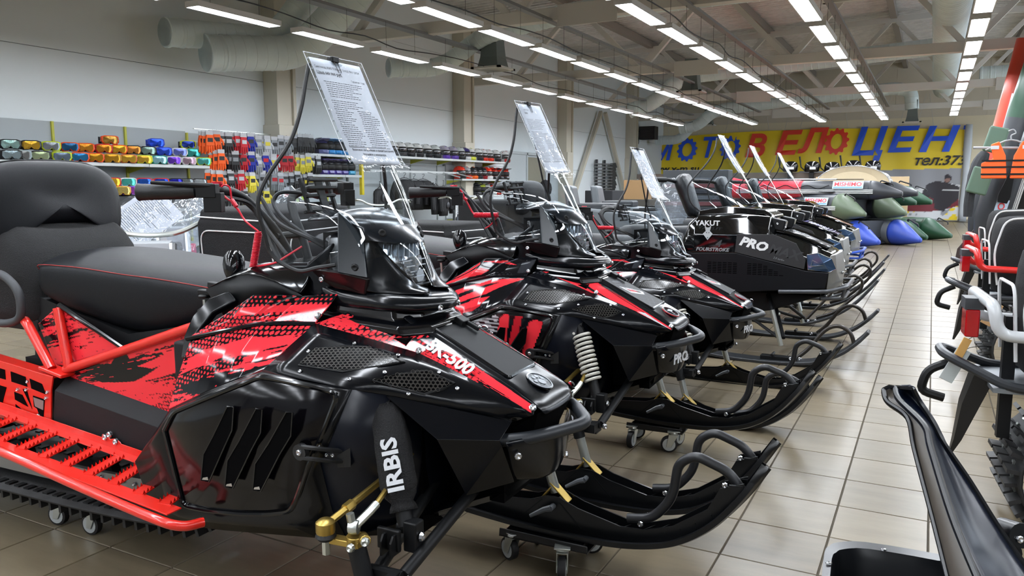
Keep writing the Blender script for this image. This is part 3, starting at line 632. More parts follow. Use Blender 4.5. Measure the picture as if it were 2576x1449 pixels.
    A_ = [le(t, -1) for t in ts]; Bo = [V(-.287, -.101, .952), V(-.277, -.118, .925), V(-.262, -.134, .892), V(-.247, -.147, .855), V(-.225, -.140, .822)]; Mi = [a * .55 + b * .45 + V(.018, -.012, 0) for a, b in zip(A_, Bo)]
    A_.append(V(-.150, -.0, .806)); Bo.append(V(-.105, -.06, .797)); Mi.append(V(-.125, -.035, .803))
    m.grid([A_, Mi, Bo, [b + V(-.12, -.01, .0) for b in Bo[:4]] + [V(-.30, -.165, .82), V(-.22, -.14, .80)]]); m.mir(); B(m, 'cheek_cowl', cow, sub=1, solid=.004, offset=0)
    m = MB(); m.b2((-.42, -.10, .80), (-.28, .10, .95)); B(m, 'lamp_housing', hexm)
    # visor
    m = MB(); g = []
    for t in range(17):
        y = -.128 + .256 * t / 16; q = 1 - (y / .128) ** 2
        g.append([(-.43 - .04 * q, y * 1.15, .985 + .02 * q), (-.34 - .0 * q, y * 1.06, .992 + .022 * q), (-.268 + .032 * q, y, .968 + .010 * q), (-.262 + .072 * q, y * .95, .936 - .012 * q), (-.275 + .06 * q, y * .9, .930 - .012 * q)])
    m.grid(g); B(m, 'visor', mat('visor_satin', '10151b', .2, spec=.5), solid=.004, ang=50)
    m = MB(); bolt_at(m, (-.240, -.085, .952), (.7, -.6, .2), .012, .006); bolt_at(m, (-.240, .085, .952), (.7, .6, .2), .012, .006); bolt_at(m, (-.195, .03, .945), (1, .1, .2), .010, .005); B(m, 'visor_button', blkm)
    # headlight
    def lens_pt(t, u, push=0):
        e = le(t, 1); xc = -.190 + .038 * t; zc = .924 - .110 * t; q = abs(u) ** 2; return V(xc * (1 - q) + e[0] * q + push * (1 - q), u * e[1], zc * (1 - q) + e[2] * q)
    m = MB(); m.grid([[lens_pt(t, u, .012) for u in np.linspace(-1, 1, 13)] for t in np.linspace(0, 1, 9)]); B(m, 'headlight_lens', lens, ang=180)
    m = MB(); m.grid([[lens_pt(t, u) + V(-.045 * (1 - abs(u)) - .012, 0, 0) for u in np.linspace(-.98, .98, 9)] for t in np.linspace(.02, .98, 6)])
    for k in range(12): u = -.85 + k * .155; p = lens_pt(.18, u); m.box(p + V(-.022, 0, 0), (.016, .003, .034), rot=Matrix.Rotation(.3 * u, 3, 'X'))
    for k in range(4): p = lens_pt(.42 + k * .13, 0); m.box(p + V(-.03, 0, 0), (.012, .11 - .02 * k, .003))
    m.lathe([(.0001, -.012), (.017, .0), (.026, .014), (.023, .014), (.012, -.002)], lens_pt(.55, -.25) + V(-.036, 0, 0), (1, -.25, 0), 18); m.lathe([(.0001, -.01), (.012, .0), (.018, .010), (.015, .010)], lens_pt(.8, .1) + V(-.034, 0, 0), (1, 0, 0), 16); m.lathe([(.0001, -.01), (.012, .0), (.018, .010), (.015, .010)], lens_pt(.5, .45) + V(-.034, 0, 0), (1, .2, 0), 16)
    B(m, 'headlight_reflector', refl, ang=20)
    m = MB(); m.tube([le(t, -1) for t in np.linspace(0, 1, 8)] + [le(t, 1) for t in np.linspace(1, 0, 8)], .0035, 6); B(m, 'headlight_rim', blkg)
    # side brackets of the screen
    m = MB(); TLp = L(849, 532, y=-.16); q = [TLp, L(914, 588, y=-.112), (-.240, -.150, .842), (-.289, -.206, .860)]
    m.add([V(*p) for p in q] + [V(*p) + V(-.012, .02, 0) for p in q], [(0, 1, 2, 3), (7, 6, 5, 4), (0, 4, 5, 1), (1, 5, 6, 2), (2, 6, 7, 3), (3, 7, 4, 0)]); m.mir(); B(m, 'screen_bracket', mat('bracket_satin', '131a20', .25, spec=.5), bevel=.004)
    m = MB(); q = [(-.42, -.165, .862), (-.289, -.207, .860), (-.240, -.151, .842), (-.25, -.15, .80), (-.33, -.172, .815), (-.375, -.172, .835)]; m.add(q + [(a, b + .03, c) for a, b, c in q], [tuple(range(6)), tuple(range(11, 5, -1))] + [(i, (i + 1) % 6, 6 + (i + 1) % 6, 6 + i) for i in range(6)]); m.mir(); B(m, 'cowl_side', mat('cowl_dark', '171012', .3), bevel=.005)
    m = MB(); bolt_at(m, (-.268, -.165, .870), (.5, -.8, .1), .011, .007); m.mir(); B(m, 'screen_button', blkm)
    m = MB(); bolt_at(m, (-.365, -.176, .836), (.1, -1, .1), .008, .005); m.mir(); B(m, 'cowl_bolt', chrome, smooth=False)
    m = MB(); bolt_at(m, (-.092, -.045, .764), (1, -.3, 0), .008, .005); m.mir(); B(m, 'chin_bolt', chrome, smooth=False)
    # --- windscreen
    cen = [(-.195, .905), (-.205, .925), (-.232, .975), (-.262, 1.03), (-.296, 1.10), (-.342, 1.19), (-.385, 1.275), (-.418, 1.345), (-.441, 1.40)]
    rim = [(-.40, -.226, .862), (-.463, -.243, .898), (-.475, -.255, .95), (-.480, -.268, 1.03), (-.468, -.248, 1.092), (-.440, -.192, 1.18), (-.434, -.155, 1.26), (-.440, -.125, 1.335), (-.444, -.105, 1.385)]
    g = []
    for (cx, cz), (rx, ry, rz_) in zip(cen, rim):
        row = []
        for k in range(-10, 11):
            t = k / 10; q = abs(t) ** 2.4; row.append((cx + (rx - cx) * q, -t * ry * (1.0 if 1 else 0), cz + (rz_ - cz) * abs(t) ** 1.8))
        g.append(row)
    m = MB(); m.grid(g); B(m, 'windscreen', clear, sub=1, ang=180)
    m = MB(); side = [g[i][-1] for i in range(len(g))]; low = [g[0][k] for k in range(18, 21)]
    tp = [g[-1][k] for k in range(20, -1, -2)]; e_ = crv(low + side[1:] , 4); m.tube([(p[0], p[1], p[2]) for p in e_], .0055, 7)
    e_ = [(p[0], -p[1], p[2]) for p in e_]; m.tube(e_, .0055, 7); B(m, 'screen_edging', rubb)
    # windscreen rear strut seen through the screen, phone tray
    m = MB(); m.tube([(-.43, .03, 1.25), (-.40, .04, 1.1), (-.36, .05, .985)], .004, 6); B(m, 'screen_strut', blkm) if var else None
    m = MB(); n_ = Matrix.Rotation(-.35, 3, 'Y')
    for yy in (-.05, .06): m.box((-.52, yy, 1.045), (.01, .012, .10), rot=n_)
    for k in range(5): m.box((-.52 + .004 * k, .005, 1.0 + k * .022), (.01, .12, .009), rot=n_)
    m.box((-.51, .005, 1.05), (.006, .03, .09), rot=n_); B(m, 'phone_rack', blkm, bevel=.002)
    # --- dash console and shoulders
    m = MB(); arch = [L(590, 703, y=-.20), L(640, 676, y=-.185), L(690, 670, y=-.18), L(735, 700, y=-.18), L(764, 744, y=-.178)]
    pk = [(-.70, -.22, .80), (-.64, -.21, .835), (-.575, -.20, .862), (-.50, -.19, .845), (-.42, -.178, .795)]
    m.grid([[(-.72, -.16, .79), (-.655, -.15, .845), (-.58, -.14, .872), (-.50, -.13, .865), (-.40, -.15, .85)], pk, [(-.71, -.245, .795), (-.64, -.236, .826), (-.575, -.226, .848), (-.49, -.214, .83), (-.415, -.19, .788)]])
    m.mir(); B(m, 'console_arch', blkg, solid=.004, sub=1)
    m = MB(); m.loft([[(-.74, -.16, .70), (-.72, -.15, .80), (-.72, .15, .80), (-.74, .16, .70)], [(-.60, -.17, .70), (-.59, -.15, .865), (-.59, .15, .865), (-.60, .17, .70)], [(-.44, -.17, .72), (-.43, -.155, .875), (-.43, .155, .875), (-.44, .17, .72)], [(-.36, -.15, .75), (-.36, -.14, .93), (-.36, .14, .93), (-.36, .15, .75)]]); B(m, 'console', blk, bevel=.012, bseg=3)
    m = MB(); m.grid([[(-.71, -.236, .795), (-.64, -.228, .826), (-.575, -.220, .848), (-.49, -.205, .83), (-.415, -.185, .788)], [L(570, 800, y=-.24), L(640, 755, y=-.23), L(690, 752, y=-.215), L(735, 750, y=-.20), L(764, 746, y=-.185)]]); m.mir(); B(m, 'arch_recess', blkm, solid=.004)
    # choke lever with ball knob
    for s in (-1,):
        kn = MB(); kp = V(-.689, s * .157, .851) ; ax = nrm(V(.22, -.25, -1)); kn.lathe([(.0001, -.046), (.017, -.042), (.027, -.026), (.030, -.006), (.027, .014), (.019, .036), (.013, .044), (.0125, .066), (.010, .07)], kp, ax, 20); B(kn, 'lever_knob', blkg)
        st = MB(); st.tube(crv([kp + ax * .07, kp + ax * .1, kp + ax * .125 + V(.02, 0, 0)], 4), .005, 6); B(st, 'lever_stem', blkm)
        st = MB(); st.sph(kp + ax * .12 + V(.02, .01, .0), (.055, .02, .03), 14, 8); B(st, 'lever_boot', hexm)
    # --- belly side panel shell
    def pp(lst): return [L(a, b, y=c) for a, b, c in lst]
    outer = pp([(342, 1160, -.405), (430, 1030, -.403), (520, 987, -.403), (602, 955, -.397), (662, 931, -.384)]) + [V(-.26, -.370, .624), V(*K['recTL'])] + pp([(842, 1080, -.372), (806, 1165, -.378), (836, 1283, -.345), (870, 1349, -.30), (802, 1351, -.325), (567, 1332, -.36), (450, 1318, -.375), (389, 1298, -.385)])
    inner = pp([(414, 1082, -.415), (437, 1036, -.415), (522, 1000, -.415), (602, 968, -.410), (656, 946, -.40), (760, 966, -.385), (851, 989, -.368), (812, 1092, -.385), (772, 1180, -.40), (748, 1250, -.395), (730, 1287, -.385), (672, 1293, -.385), (605, 1292, -.39), (520, 1284, -.395), (461, 1272, -.40)])
    m = MB(); n = len(outer); m.loft([outer, inner], caps=False); m.mir(); B(m, 'belly_surround', mat('belly_satin', '0e0f11', .24, spec=.3), solid=.006, offset=0, bevel=0, ang=40)
    gr = MB(); gr.tube(rcor(list(inner) + [inner[0]], .02, 3), .0065, 8); gr.mir(); B(gr, 'panel_gasket', blkg)
    # inset door with slots: fan in px space
    cenp = L(630, 1110, y=-.422); m = MB(); ring2 = [cenp + (p - cenp) * .93 + V(0, -.004, 0) for p in inner]; ring3 = [cenp + (p - cenp) * .5 + V(0, -.006, 0) for p in inner]
    m.loft([[p + V(0, .006, 0) for p in inner], ring2, ring3], caps=False); o_ = len(m.v); m.add([cenp], []); m.add([], []); nn = len(inner)
    m.f += [(2 * nn + i, 2 * nn + (i + 1) % nn, 3 * nn) for i in range(nn)]; m.m += [0] * nn
    if var == 0: m.mir(); B(m, 'belly_door', mat('door_gloss', '08070a', .14, spec=.3), ang=180)
    else:
        # printed door: dense patch
        nu, nv = 110, 80; xs = np.linspace(min(p[0] for p in inner), max(p[0] for p in inner), nu); zs = np.linspace(max(p[2] for p in inner), min(p[2] for p in inner), nv)
        m.mir(); B(m, 'belly_door', mat('door_gloss', '08070a', .14, spec=.3), ang=180)
        pm = MB(); poly = [(p[0] * 1 + (cenp[0] - p[0]) * .1, p[2] + (cenp[2] - p[2]) * .1) for p in inner]; vs = []; cs = []; ix = {}
        X, Z = np.meshgrid(xs, zs); ins = inpoly(X, Z, poly); uu, vv = np.meshgrid(np.linspace(0, 1, nu), np.linspace(0, 1, nv)); cc = shards(X, Z, uu, vv, 'panel')
        for s in (1, -1):
            ix = {}; pm = MB(); vs = []; cs = []
            for j in range(nv):
                for i in range(nu):
                    if ins[j, i]:
                        t = min(1, math.hypot((X[j, i] - cenp[0]) / .2, (Z[j, i] - cenp[2]) / .2)); ix[j, i] = len(vs); vs.append((X[j, i], s * (-.432 + .03 * t * t - .0 * Z[j, i]), Z[j, i])); cs.append(cc[j, i])
            for (j, i), a in list(ix.items()):
                if (j, i + 1) in ix and (j + 1, i) in ix and (j + 1, i + 1) in ix: pm.f.append((a, ix[j, i + 1], ix[j + 1, i + 1], ix[j + 1, i])); pm.m.append(0)
            pm.v = vs; B(pm, 'door_film', prnt, col=np.array(cs), ang=180)
    # three louvre slots
    sl = MB(); sr = MB(); sli = MB()
    for (tx, ty), (bx, by) in (((580, 1022), (520, 1212)), ((652, 1028), (580, 1228)), ((728, 1036), (650, 1236))):
        yv = -.431; P0 = [(tx - 8, ty), (tx + 8, ty + 2), (tx + 4, ty + 60), ((tx + bx) / 2 + 14, (ty + by) / 2 + 8), (bx + 6, by), (bx - 14, by - 4), (bx - 8, by - 70), ((tx + bx) / 2 - 14, (ty + by) / 2 - 20)]
        q = [L(a, b, y=yv) for a, b in P0]; sl.add(q, [tuple(range(8))]); sr.tube(q, .0022, 5, closed=True)
        q2 = [L(a, b, y=yv - .001) for a, b in ((bx - 10, by - 10), (bx + 2, by - 12), (bx + 4, by - 4), (bx - 12, by - 5))]; sli.add(q2, [(0, 1, 2, 3)])
    sl.mir(); sr.mir(); sli.mir(); B(sl, 'louvre_slot', hexm, smooth=False); B(sr, 'louvre_lip', blkg); B(sli, 'louvre_foot', chrome, smooth=False)
    # rubber latch
    m = MB(); pts = [L(758, 1136, y=-.415), L(790, 1140, y=-.412), L(830, 1144, y=-.38), L(866, 1146, y=-.34)]
    for a in (-.013, .013): m.tube(crv([p + V(0, -.004, a) for p in pts], 4), .0055, 6)
    m.lathe([(.019, -.006), (.019, .008), (.0001, .008)], pts[0], (0, -1, 0), 14); m.box(pts[3], (.03, .02, .05), rot=Matrix.Rotation(.6, 3, 'Z')); m.mir(); B(m, 'rubber_latch', rubb)
    m = MB(); bolt_at(m, pts[0] + V(0, -.008, 0), (0, -1, 0), .008); bolt_at(m, pts[2] + V(-.006, -.004, 0), (.3, -1, 0), .005); bolt_at(m, pts[2] + V(.008, 0, 0), (.3, -1, 0), .005); m.mir(); B(m, 'latch_screw', chrome, smooth=False)
    # belly front, bottom pan, recess walls
    r0, r1, r2_ = outer[6], outer[7], outer[8]; b0, b1 = outer[9], outer[10]
    m = MB(); q = [r0, r1, r2_, b0, b1, (-.06, -.24, .60), (-.06, -.22, .46), (-.07, -.235, .42), (-.09, -.23, .28), (-.12, -.22, .22), (-.05, -.10, .58), (-.03, -.10, .44), (-.03, -.10, .26), (-.06, -.10, .21)]
    m.add(q, [(0, 5, 6, 1), (1, 6, 7, 2), (2, 7, 8, 3), (3, 8, 9, 4), (5, 10, 11, 6), (6, 11, 12, 7), (7, 12, 8), (8, 12, 13, 9)]); m.mir(); B(m, 'belly_front', mat('belly_blue', '0b0e16', .3, spec=.25), solid=.004, offset=0, ang=30)
    m = MB(); m.loft([[(-.80, -.36, .22), (-.80, .36, .22), (-.80, .24, .20), (-.80, -.24, .20)], [(-.19, -.30, .232), (-.19, .30, .232), (-.19, .2, .20), (-.19, -.2, .20)], [(.12, -.10, .33), (.12, .10, .33), (.12, .08, .31), (.12, -.08, .31)]]); B(m, 'bottom_pan', blk)
    # inner bulkhead fills (chassis) so nothing shows through
    m = MB(); m.b2((-.78, -.20, .23), (-.05, .20, .60)).b2((-.60, -.16, .55), (-.12, .16, .70)); m.b2((-.05, -.10, .30), (.12, .10, .54)); B(m, 'engine_bay', hexm, smooth=False)
    # --- front suspension, both sides
    for s in (-1, 1):
        f = lambda x, y, z: (x, y * s, z)
        m = MB(); knee = f(.038, .415, .245)
        m.tube([f(.048, .12, .330), f(.041, .42, .245)], .0145, 12); m.tube([f(-.053, .14, .34), f(-.043, .41, .222)], .0145, 12); m.tube([f(-.05, .415, .235), f(.045, .425, .245)], .013, 12); B(m, 'lower_arm', blkm)
        m = MB(); m.box(f(.018, .345, .30), (.035, .035, .07)); m.box(f(-.02, .385, .30), (.06, .012, .05)); B(m, 'shock_clevis', blkm, bevel=.004)
        m = MB(); bolt_at(m, f(.037, .345 + .0, .30), (1, -.2 * s, 0), .011, .008); bolt_at(m, f(.06, .43, .243), (1, s * .5, 0), .011, .008); B(m, 'arm_bolt', chrome, smooth=False)
        a, b = V(*f(-.105, .270, .566)), V(*f(-.004, .342, .315))
        sh = MB(); sh.tube([a, a + (b - a) * .45], .018, 12); sh.tube([a + (b - a) * .45, a + (b - a) * .72], .011, 10); sh.tube([a + (b - a) * .72, b], .0195, 12); sh.lathe([(.016, -.018), (.016, .018)], a, (1, 0, 0), 12); sh.lathe([(.017, -.016), (.017, .016)], b, (1, 0, 0), 12); B(sh, 'shock_absorber', blkm)
        if var or s == 1:
            sp = MB(); d = nrm(b - a); u = nrm(np.cross(d, V(0, 0, 1))); w_ = np.cross(d, u); Ls = np.linalg.norm(b - a) * .66; turns = 11; P = []
            for k in range(turns * 14 + 1):
                t = k / (turns * 14); an = 2 * math.pi * turns * t; P.append(a + d * (.03 + Ls * t) + .031 * (math.cos(an) * u + math.sin(an) * w_))
            sp.tube(P, .0056, 7); B(sp, 'coil_spring', sprw)
        else:
            cv = MB(); d = nrm(b - a); u = nrm(np.cross(d, V(0, 1, 0))); w_ = np.cross(d, u); rg = random.Random(2); ring = []
            for t, r_ in ((.0, .022), (.05, .031), (.18, .037), (.4, .042), (.6, .043), (.76, .041), (.86, .034), (.92, .023), (.96, .028), (1.0, .03)):
                ring.append([a + d * (np.linalg.norm(b - a) * .88 * t) + (r_ + (.0035 * math.sin(k * 1.9 + t * 9))) * (math.cos(2 * math.pi * k / 18) * u + math.sin(2 * math.pi * k / 18) * w_) for k in range(18)])
            cv.loft(ring); B(cv, 'shock_sleeve', fabr, ang=180)
            tx = .19; pa = L(964, 1090, y=-.335); pb = L(1003, 1228, y=-.375)
            if s == -1:
                n_ = nrm(V(.50, -.86, .1)); ctr = a + (b - a) * .46 + n_ * .049
                fm = frame(ctr, -(b - a), n_); text('sleeve_lettering', 'IRBIS', .050, whitel, fm, S, .0006, .0016, 0, 1.15)
        # spindle and ski leg
        m = MB(); m.tube([f(-.053, .458, .308), f(-.020, .462, .200)], .0205, 14); m.box(f(-.004, .440, .240), (.085, .012, .035)).box(f(-.004, .425, .222), (.085, .05, .010)).box(f(.030, .45, .242), (.02, .05, .03)); B(m, 'spindle_housing', blkm)
        m = MB(); m.tube([f(-.020, .462, .205), f(.012, .466, .10)], .0165, 14); B(m, 'spindle_post', zinc)
        m = MB(); m.box(f(.030, .466, .105), (.085, .036, .006), rot=Matrix.Rotation(.75, 3, 'Y')); m.box(f(-.012, .466, .10), (.05, .040, .006), rot=Matrix.Rotation(-.9, 3, 'Y')); B(m, 'ski_saddle', brass, bevel=.002)
        # steering arm, tie rods
        m = MB(); m.box(f(-.088, .466, .316), (.10, .024, .014), rot=Matrix.Rotation(-.1 * s, 3, 'Z')); m.lathe([(.021, -.012), (.021, .014)], f(-.054, .458, .318), (0, 0, 1), 14); m.cyl(f(-.05, .44, .322), f(-.015, .475, .335), .012, 10); B(m, 'steering_arm', brass, bevel=.002)
        j = V(*f(-.118, .480, .330)); m = MB(); m.lathe([(.0001, .036), (.014, .034), (.021, .028), (.021, .006), (.019, .002)], j, (0, 0, 1), 16); m.tube([j + V(0, 0, .02), V(*f(-.10, .10, .42))], .0085, 10); m.lathe([(.0125, -.013), (.0125, .013)], j + V(0, 0, .02) + (V(*f(-.10, .10, .40)) - j) * .2, f(.018, -.38, .07), 6); B(m, 'tie_rod', brass)
        m = MB(); m.lathe([(.020, .004), (.023, -.004), (.016, -.012)], j, (0, 0, 1), 14); B(m, 'ball_boot', rubb)
        m = MB(); m.lathe([(.009, -.012), (.009, -.045)], j, (0, 0, 1), 6); m.lathe([(.0145, -.01), (.0165, 0), (.0145, .01)], f(-.055, .462, .352), (1, .3, 0), 14); m.tube([f(-.055, .462, .352), f(-.045, .42, .372), f(-.045, .395, .38)], .0095, 10); m.cyl(f(-.058, .464, .355), f(-.062, .466, .383), .009, 8); bolt_at(m, f(-.012, .480, .336), (.5, s, 0), .010, .01); bolt_at(m, f(-.045, .485, .318), (0, s, 0), .010, .01); B(m, 'rod_end', zinc); m = MB(); m.tube([f(-.045, .395, .38), f(-.08, .12, .47)], .0065, 8); B(m, 'steering_rod', brass)
        m = MB(); m.prism([(-.018, -.02), (.018, -.02), (.018, .012), (.008, .026), (-.008, .026), (-.018, .012)], lambda a, b, t: f(-.028 + t, .392 + a, .290 + b), 0, .005); m.prism([(-.018, -.02), (.018, -.02), (.018, .012), (.008, .026), (-.008, .026), (-.018, .012)], lambda a, b, t: f(-.028 + t, .392 + a, .290 + b), .026, .031); B(m, 'spare_bracket', blkm)
        # ski
        ski = empty('ski'); ski.parent = S; ski.location = (0, .463 * s, 0)
        prof = crv([(-.47, .045), (-.40, .022), (-.25, .004), (-.05, -.008), (.15, -.010), (.30, .004), (.42, .040), (.52, .110), (.60, .205), (.655, .295)], 8)
        m = MB(); rr = []
        for i, (x, z) in enumerate(prof):
            t = (x + .47) / 1.125; w_ = .076 * min(1, .45 + 3.2 * t) * (1 if t < .86 else max(.10, (1 - ((t - .86) / .141) ** 2.4) ** .5)); e_ = .012
            nx, nz = (0, 1) if i in (0,) else nrm(V(-(prof[i][1] - prof[i - 1][1]), prof[i][0] - prof[i - 1][0]))
            def q(y, h): return (x + nx * h, y, z + nz * h)
            rr.append([q(-w_, e_ * 1.3), q(-w_, .0), q(-w_ * .8, -.006), q(-w_ * .25, -.004), q(0, -.014), q(w_ * .25, -.004), q(w_ * .8, -.006), q(w_, 0), q(w_, e_ * 1.3), q(w_ * .85, e_ * 1.3), q(w_ * .8, e_ * .3), q(-w_ * .8, e_ * .3), q(-w_ * .85, e_ * 1.3)])
        m.loft(rr); m.build('ski_blade', mat('ski_plastic', '0c0d0f', .3, spec=.4), ski, ang=50)
        # keel walls and ribs
        def pz(x): return float(np.interp(x, [p[0] for p in prof], [p[1] for p in prof]))
        wall = [(-.36, .045), (-.22, .06), (-.06, .075), (0, .098), (.04, .098), (.10, .075), (.24, .045), (.32, .050), (.40, .078), (.50, .150), (.535, .22), (.60, .245)]
        m = MB()
        for yy in (-.030, .030):
            q = [(x, z) for x, z in wall] + [(x, pz(x) + .004) for x, _ in wall[::-1]]
            m.xz(q, yy - .0025, yy + .0025)
        m.build('keel_wall', mat('ski_plastic2', '0f1012', .28, spec=.4), ski, smooth=False, bevel=0)
        m = MB(); xk = -.34; k = 0
        while xk < .5:
            m.beam((xk, -.03, pz(xk) + .02), (xk + .045, .03, pz(xk + .045) + .02), .003, .026); m.beam((xk + .045, -.03, pz(xk + .045) + .02), (xk + .09, .03, pz(xk + .09) + .02), .003, .026)
            xk += .09 if not (-.08 < xk < .22) else .12
        tag(m.build('keel_rib', mat('ski_plastic2', '17181b', .28), ski, smooth=False), kind='stuff')
        m = MB(); m.tube(rcor([(.255, 0, .062), (.33, 0, .075), (.392, 0, .150), (.405, 0, .262), (.455, 0, .295), (.55, 0, .262), (.588, 0, .215)], .045, 6), 0.0145, 12); m.build('ski_loop', mat('loop_black', '1b1c1f', .42), ski)
        m = MB(); m.tube([(.56, -.03, .232), (.60, -.03, .235)], .004, 6); m.tube([(.56, .03, .232), (.60, .03, .235)], .004, 6)
        m.build('loop_peg', blkm, ski); m = MB()
        for x, z in ((.305, .066), (.548, .232)):
            for yy in (-1, 1): bolt_at(m, (x, yy * .033, z), (0, yy, 0), .0095, .007)
        m.build('ski_bolt', chrome, ski, smooth=False)
        m = MB(); m.cyl((.02, -.06, .068), (.02, .06, .068), .009, 10); m.tube([(.02, -.055, .068), (.0, -.06, .062), (-.045, -.066, .035)], [.011, .009, .006], 8); m.build('pivot_handle', mat('handle_grey', '55585c', .4), ski)
        m = MB(); m.xz([(.04, .08), (.045, .08), (.115, .012), (.108, .012)], -.034, -.031); m.xz([(-.02, .085), (-.015, .085), (-.09, .012), (-.097, .012)], -.034, -.031); m.build('keel_brace', blkm, ski)
    # --- handlebar
    gp = lambda s: None
    m = MB(); bar = [(-.60, -.02, .875), (-.655, -.045, .96), (-.71, -.085, 1.035), (-.70, -.15, 1.062), (-.685, -.21, 1.062), (-.72, -.27, 1.060), (-.795, -.37, 1.056)]
    m.tube(crv([(-.575, -.03, .86), (-.62, -.045, .93), (-.66, -.06, .985), (-.695, -.095, 1.04), (-.69, -.16, 1.06), (-.64, -.30, 1.06)], 6), .0125, 12)
    m.v = []; m.f = []; m.m = []
    rightbar = crv([(-.585, -.03, .85), (-.625, -.045, .93), (-.665, -.062, .985), (-.70, -.095, 1.035), (-.692, -.16, 1.058), (-.676, -.215, 1.060), (-.70, -.27, 1.059), (-.793, -.367, 1.056)], 6)
    # straight run of the grip goes rearwards-outwards
    m.tube(rightbar, .0125, 12); m.tube([(-p[0] * 0 + p[0], -p[1], p[2]) for p in rightbar], .0125, 12); m.cyl((-.625, -.06, .93), (-.625, .06, .93), .011, 10); B(m, 'handlebar', blkm)
    for s in (-1, 1):
        a, b = V(-.800, .372 * s, 1.056), V(-.700, .268 * s, 1.059); a, b = (V(-.793, -.365, 1.057), V(-.668, -.292, 1.060)) if s < 0 else (V(-.793, .365, 1.057), V(-.668, .292, 1.060))
        m = MB(); d = nrm(b - a); m.lathe([(.0001, 0), (.020, .0), (.0225, .003), (.0215, .008), (.0205, .03), (.0215, .035), (.0205, .04), (.0205, .12), (.019, .135), (.017, np.linalg.norm(b - a))], a, d, 18)
        up_ = V(0, 0, 1); sd = np.cross(d, up_)
        for k in range(5):
            c_ = a + d * (.025 + k * .024)
            for w_ in (-1, 1):
                for e_ in (-.55, .55): ang_ = w_ * 1.0; p = c_ + .0185 * (math.cos(ang_) * up_ * .6 + sd * -.8 * s * 0 + sd * math.sin(ang_) * -1); m.tube([p, p + d * .008 + up_ * .006 * e_], .0016, 4)
        B(m, 'hand_grip', rubb)
        m = MB(); c_ = b + d * .03; m.box(c_, (.05, .035, .035), rz=.5 * -s); m.box(b + d * .045 + V(0, 0, -.03), (.045, .032, .05), rz=.5 * -s); m.tube([c_ + V(.02, 0, .012), a + V(.05, 0, .025)], [.008, .005], 8); B(m, 'control_block', blkm, bevel=.004)
    m = MB(); m.lathe([(.013, 0), (.013, .010), (.015, .012), (.015, .018), (.0001, .018)], (-.683, -.207, 1.065), (0, 0, 1), 16); B(m, 'stop_button', redc)
    # cables
    m = MB()
    m.tube(crv([(-.69, -.2, 1.05), (-.70, -.10, 1.04), (-.66, -.07, .97), (-.61, -.09, .91), (-.57, -.10, .86)], 6), .008, 7)
    m.tube(crv([(-.68, -.2, 1.045), (-.685, -.09, 1.02), (-.63, -.085, .95), (-.55, -.1, .885)], 6), .006, 7)
    m.tube(crv([L(800, 497, y=.12), L(760, 486, y=.02), L(705, 485, y=-.04), L(688, 510, y=-.06), L(710, 545, y=-.07), L(770, 590, y=-.08), L(840, 620, y=-.05)], 6), .0055, 7)
    m.tube(crv([L(655, 495, y=-.1), L(700, 560, y=-.1), L(780, 600, y=-.09), L(850, 640, y=-.06)], 6), .006, 7); B(m, 'control_cable', rubb)
    # tether cord
    tc = [L(558, 468, y=-.20), L(580, 468, y=-.2), L(583, 490, y=-.2), L(578, 505, y=-.19), L(556, 475, y=-.21)]
    if var == 0:
        m = MB(); m.tube(crv([L(553, 478, y=-.21), L(562, 466, y=-.20), L(578, 472, y=-.19), L(584, 505, y=-.19), L(603, 535, y=-.19)], 6), .0028, 6); m.tube(crv([L(553, 478, y=-.21), L(566, 495, y=-.2), L(584, 508, y=-.19)], 5), .0028, 6); m.tube([L(583, 503, y=-.19), L(595, 520, y=-.19)], .006, 8)
        m.tube(crv([L(598, 525, y=-.19), L(617, 555, y=-.19), L(650, 582, y=-.19)], 5), .0028, 6)
        a, b = L(651, 584, y=-.19), L(637, 672, y=-.19); P = []; d = nrm(b - a); u = V(1, 0, 0); w_ = nrm(np.cross(d, u)); 
        for k in range(24 * 10 + 1): t = k / 240; an = k * 2 * math.pi / 10; P.append(a + (b - a) * t + .0085 * (math.cos(an) * u + math.sin(an) * w_))
        m.tube(P, .0022, 5); m.tube(crv([b, L(690, 662, y=-.17), L(720, 645, y=-.15), L(760, 620, y=-.12)], 5), .0028, 6)
    else:
        f = lambda px, py, y: L(px, py, y=y, M=np.linalg.inv(POSE[1]))
        m = MB(); m.tube(crv([f(1140, 470, -.2), f(1158, 478, -.19), f(1170, 500, -.18)], 5), .0035, 6); m.tube(crv([f(1140, 478, -.2), f(1150, 486, -.19), f(1170, 502, -.18), f(1186, 530, -.17), f(1193, 540, -.17)], 5), .0035, 6); m.tube([f(1160, 492, -.18), f(1175, 503, -.18)], .006, 8)
        a, b = f(1193, 541, -.16), f(1253, 541, -.13); P = []; d = nrm(b - a); u = V(0, 0, 1); w_ = nrm(np.cross(d, u)); 
        for k in range(24 * 10 + 1): t = k / 240; an = k * 2 * math.pi / 10; P.append(a + (b - a) * t + .009 * (math.cos(an) * u + math.sin(an) * w_))
        m.tube(P, .0024, 5); m.tube(crv([b, f(1235, 565, -.12), f(1220, 575, -.12)], 4), .003, 6)
    B(m, 'tether_cord', redc)
    # --- seat
    m = MB(); sec_ = []
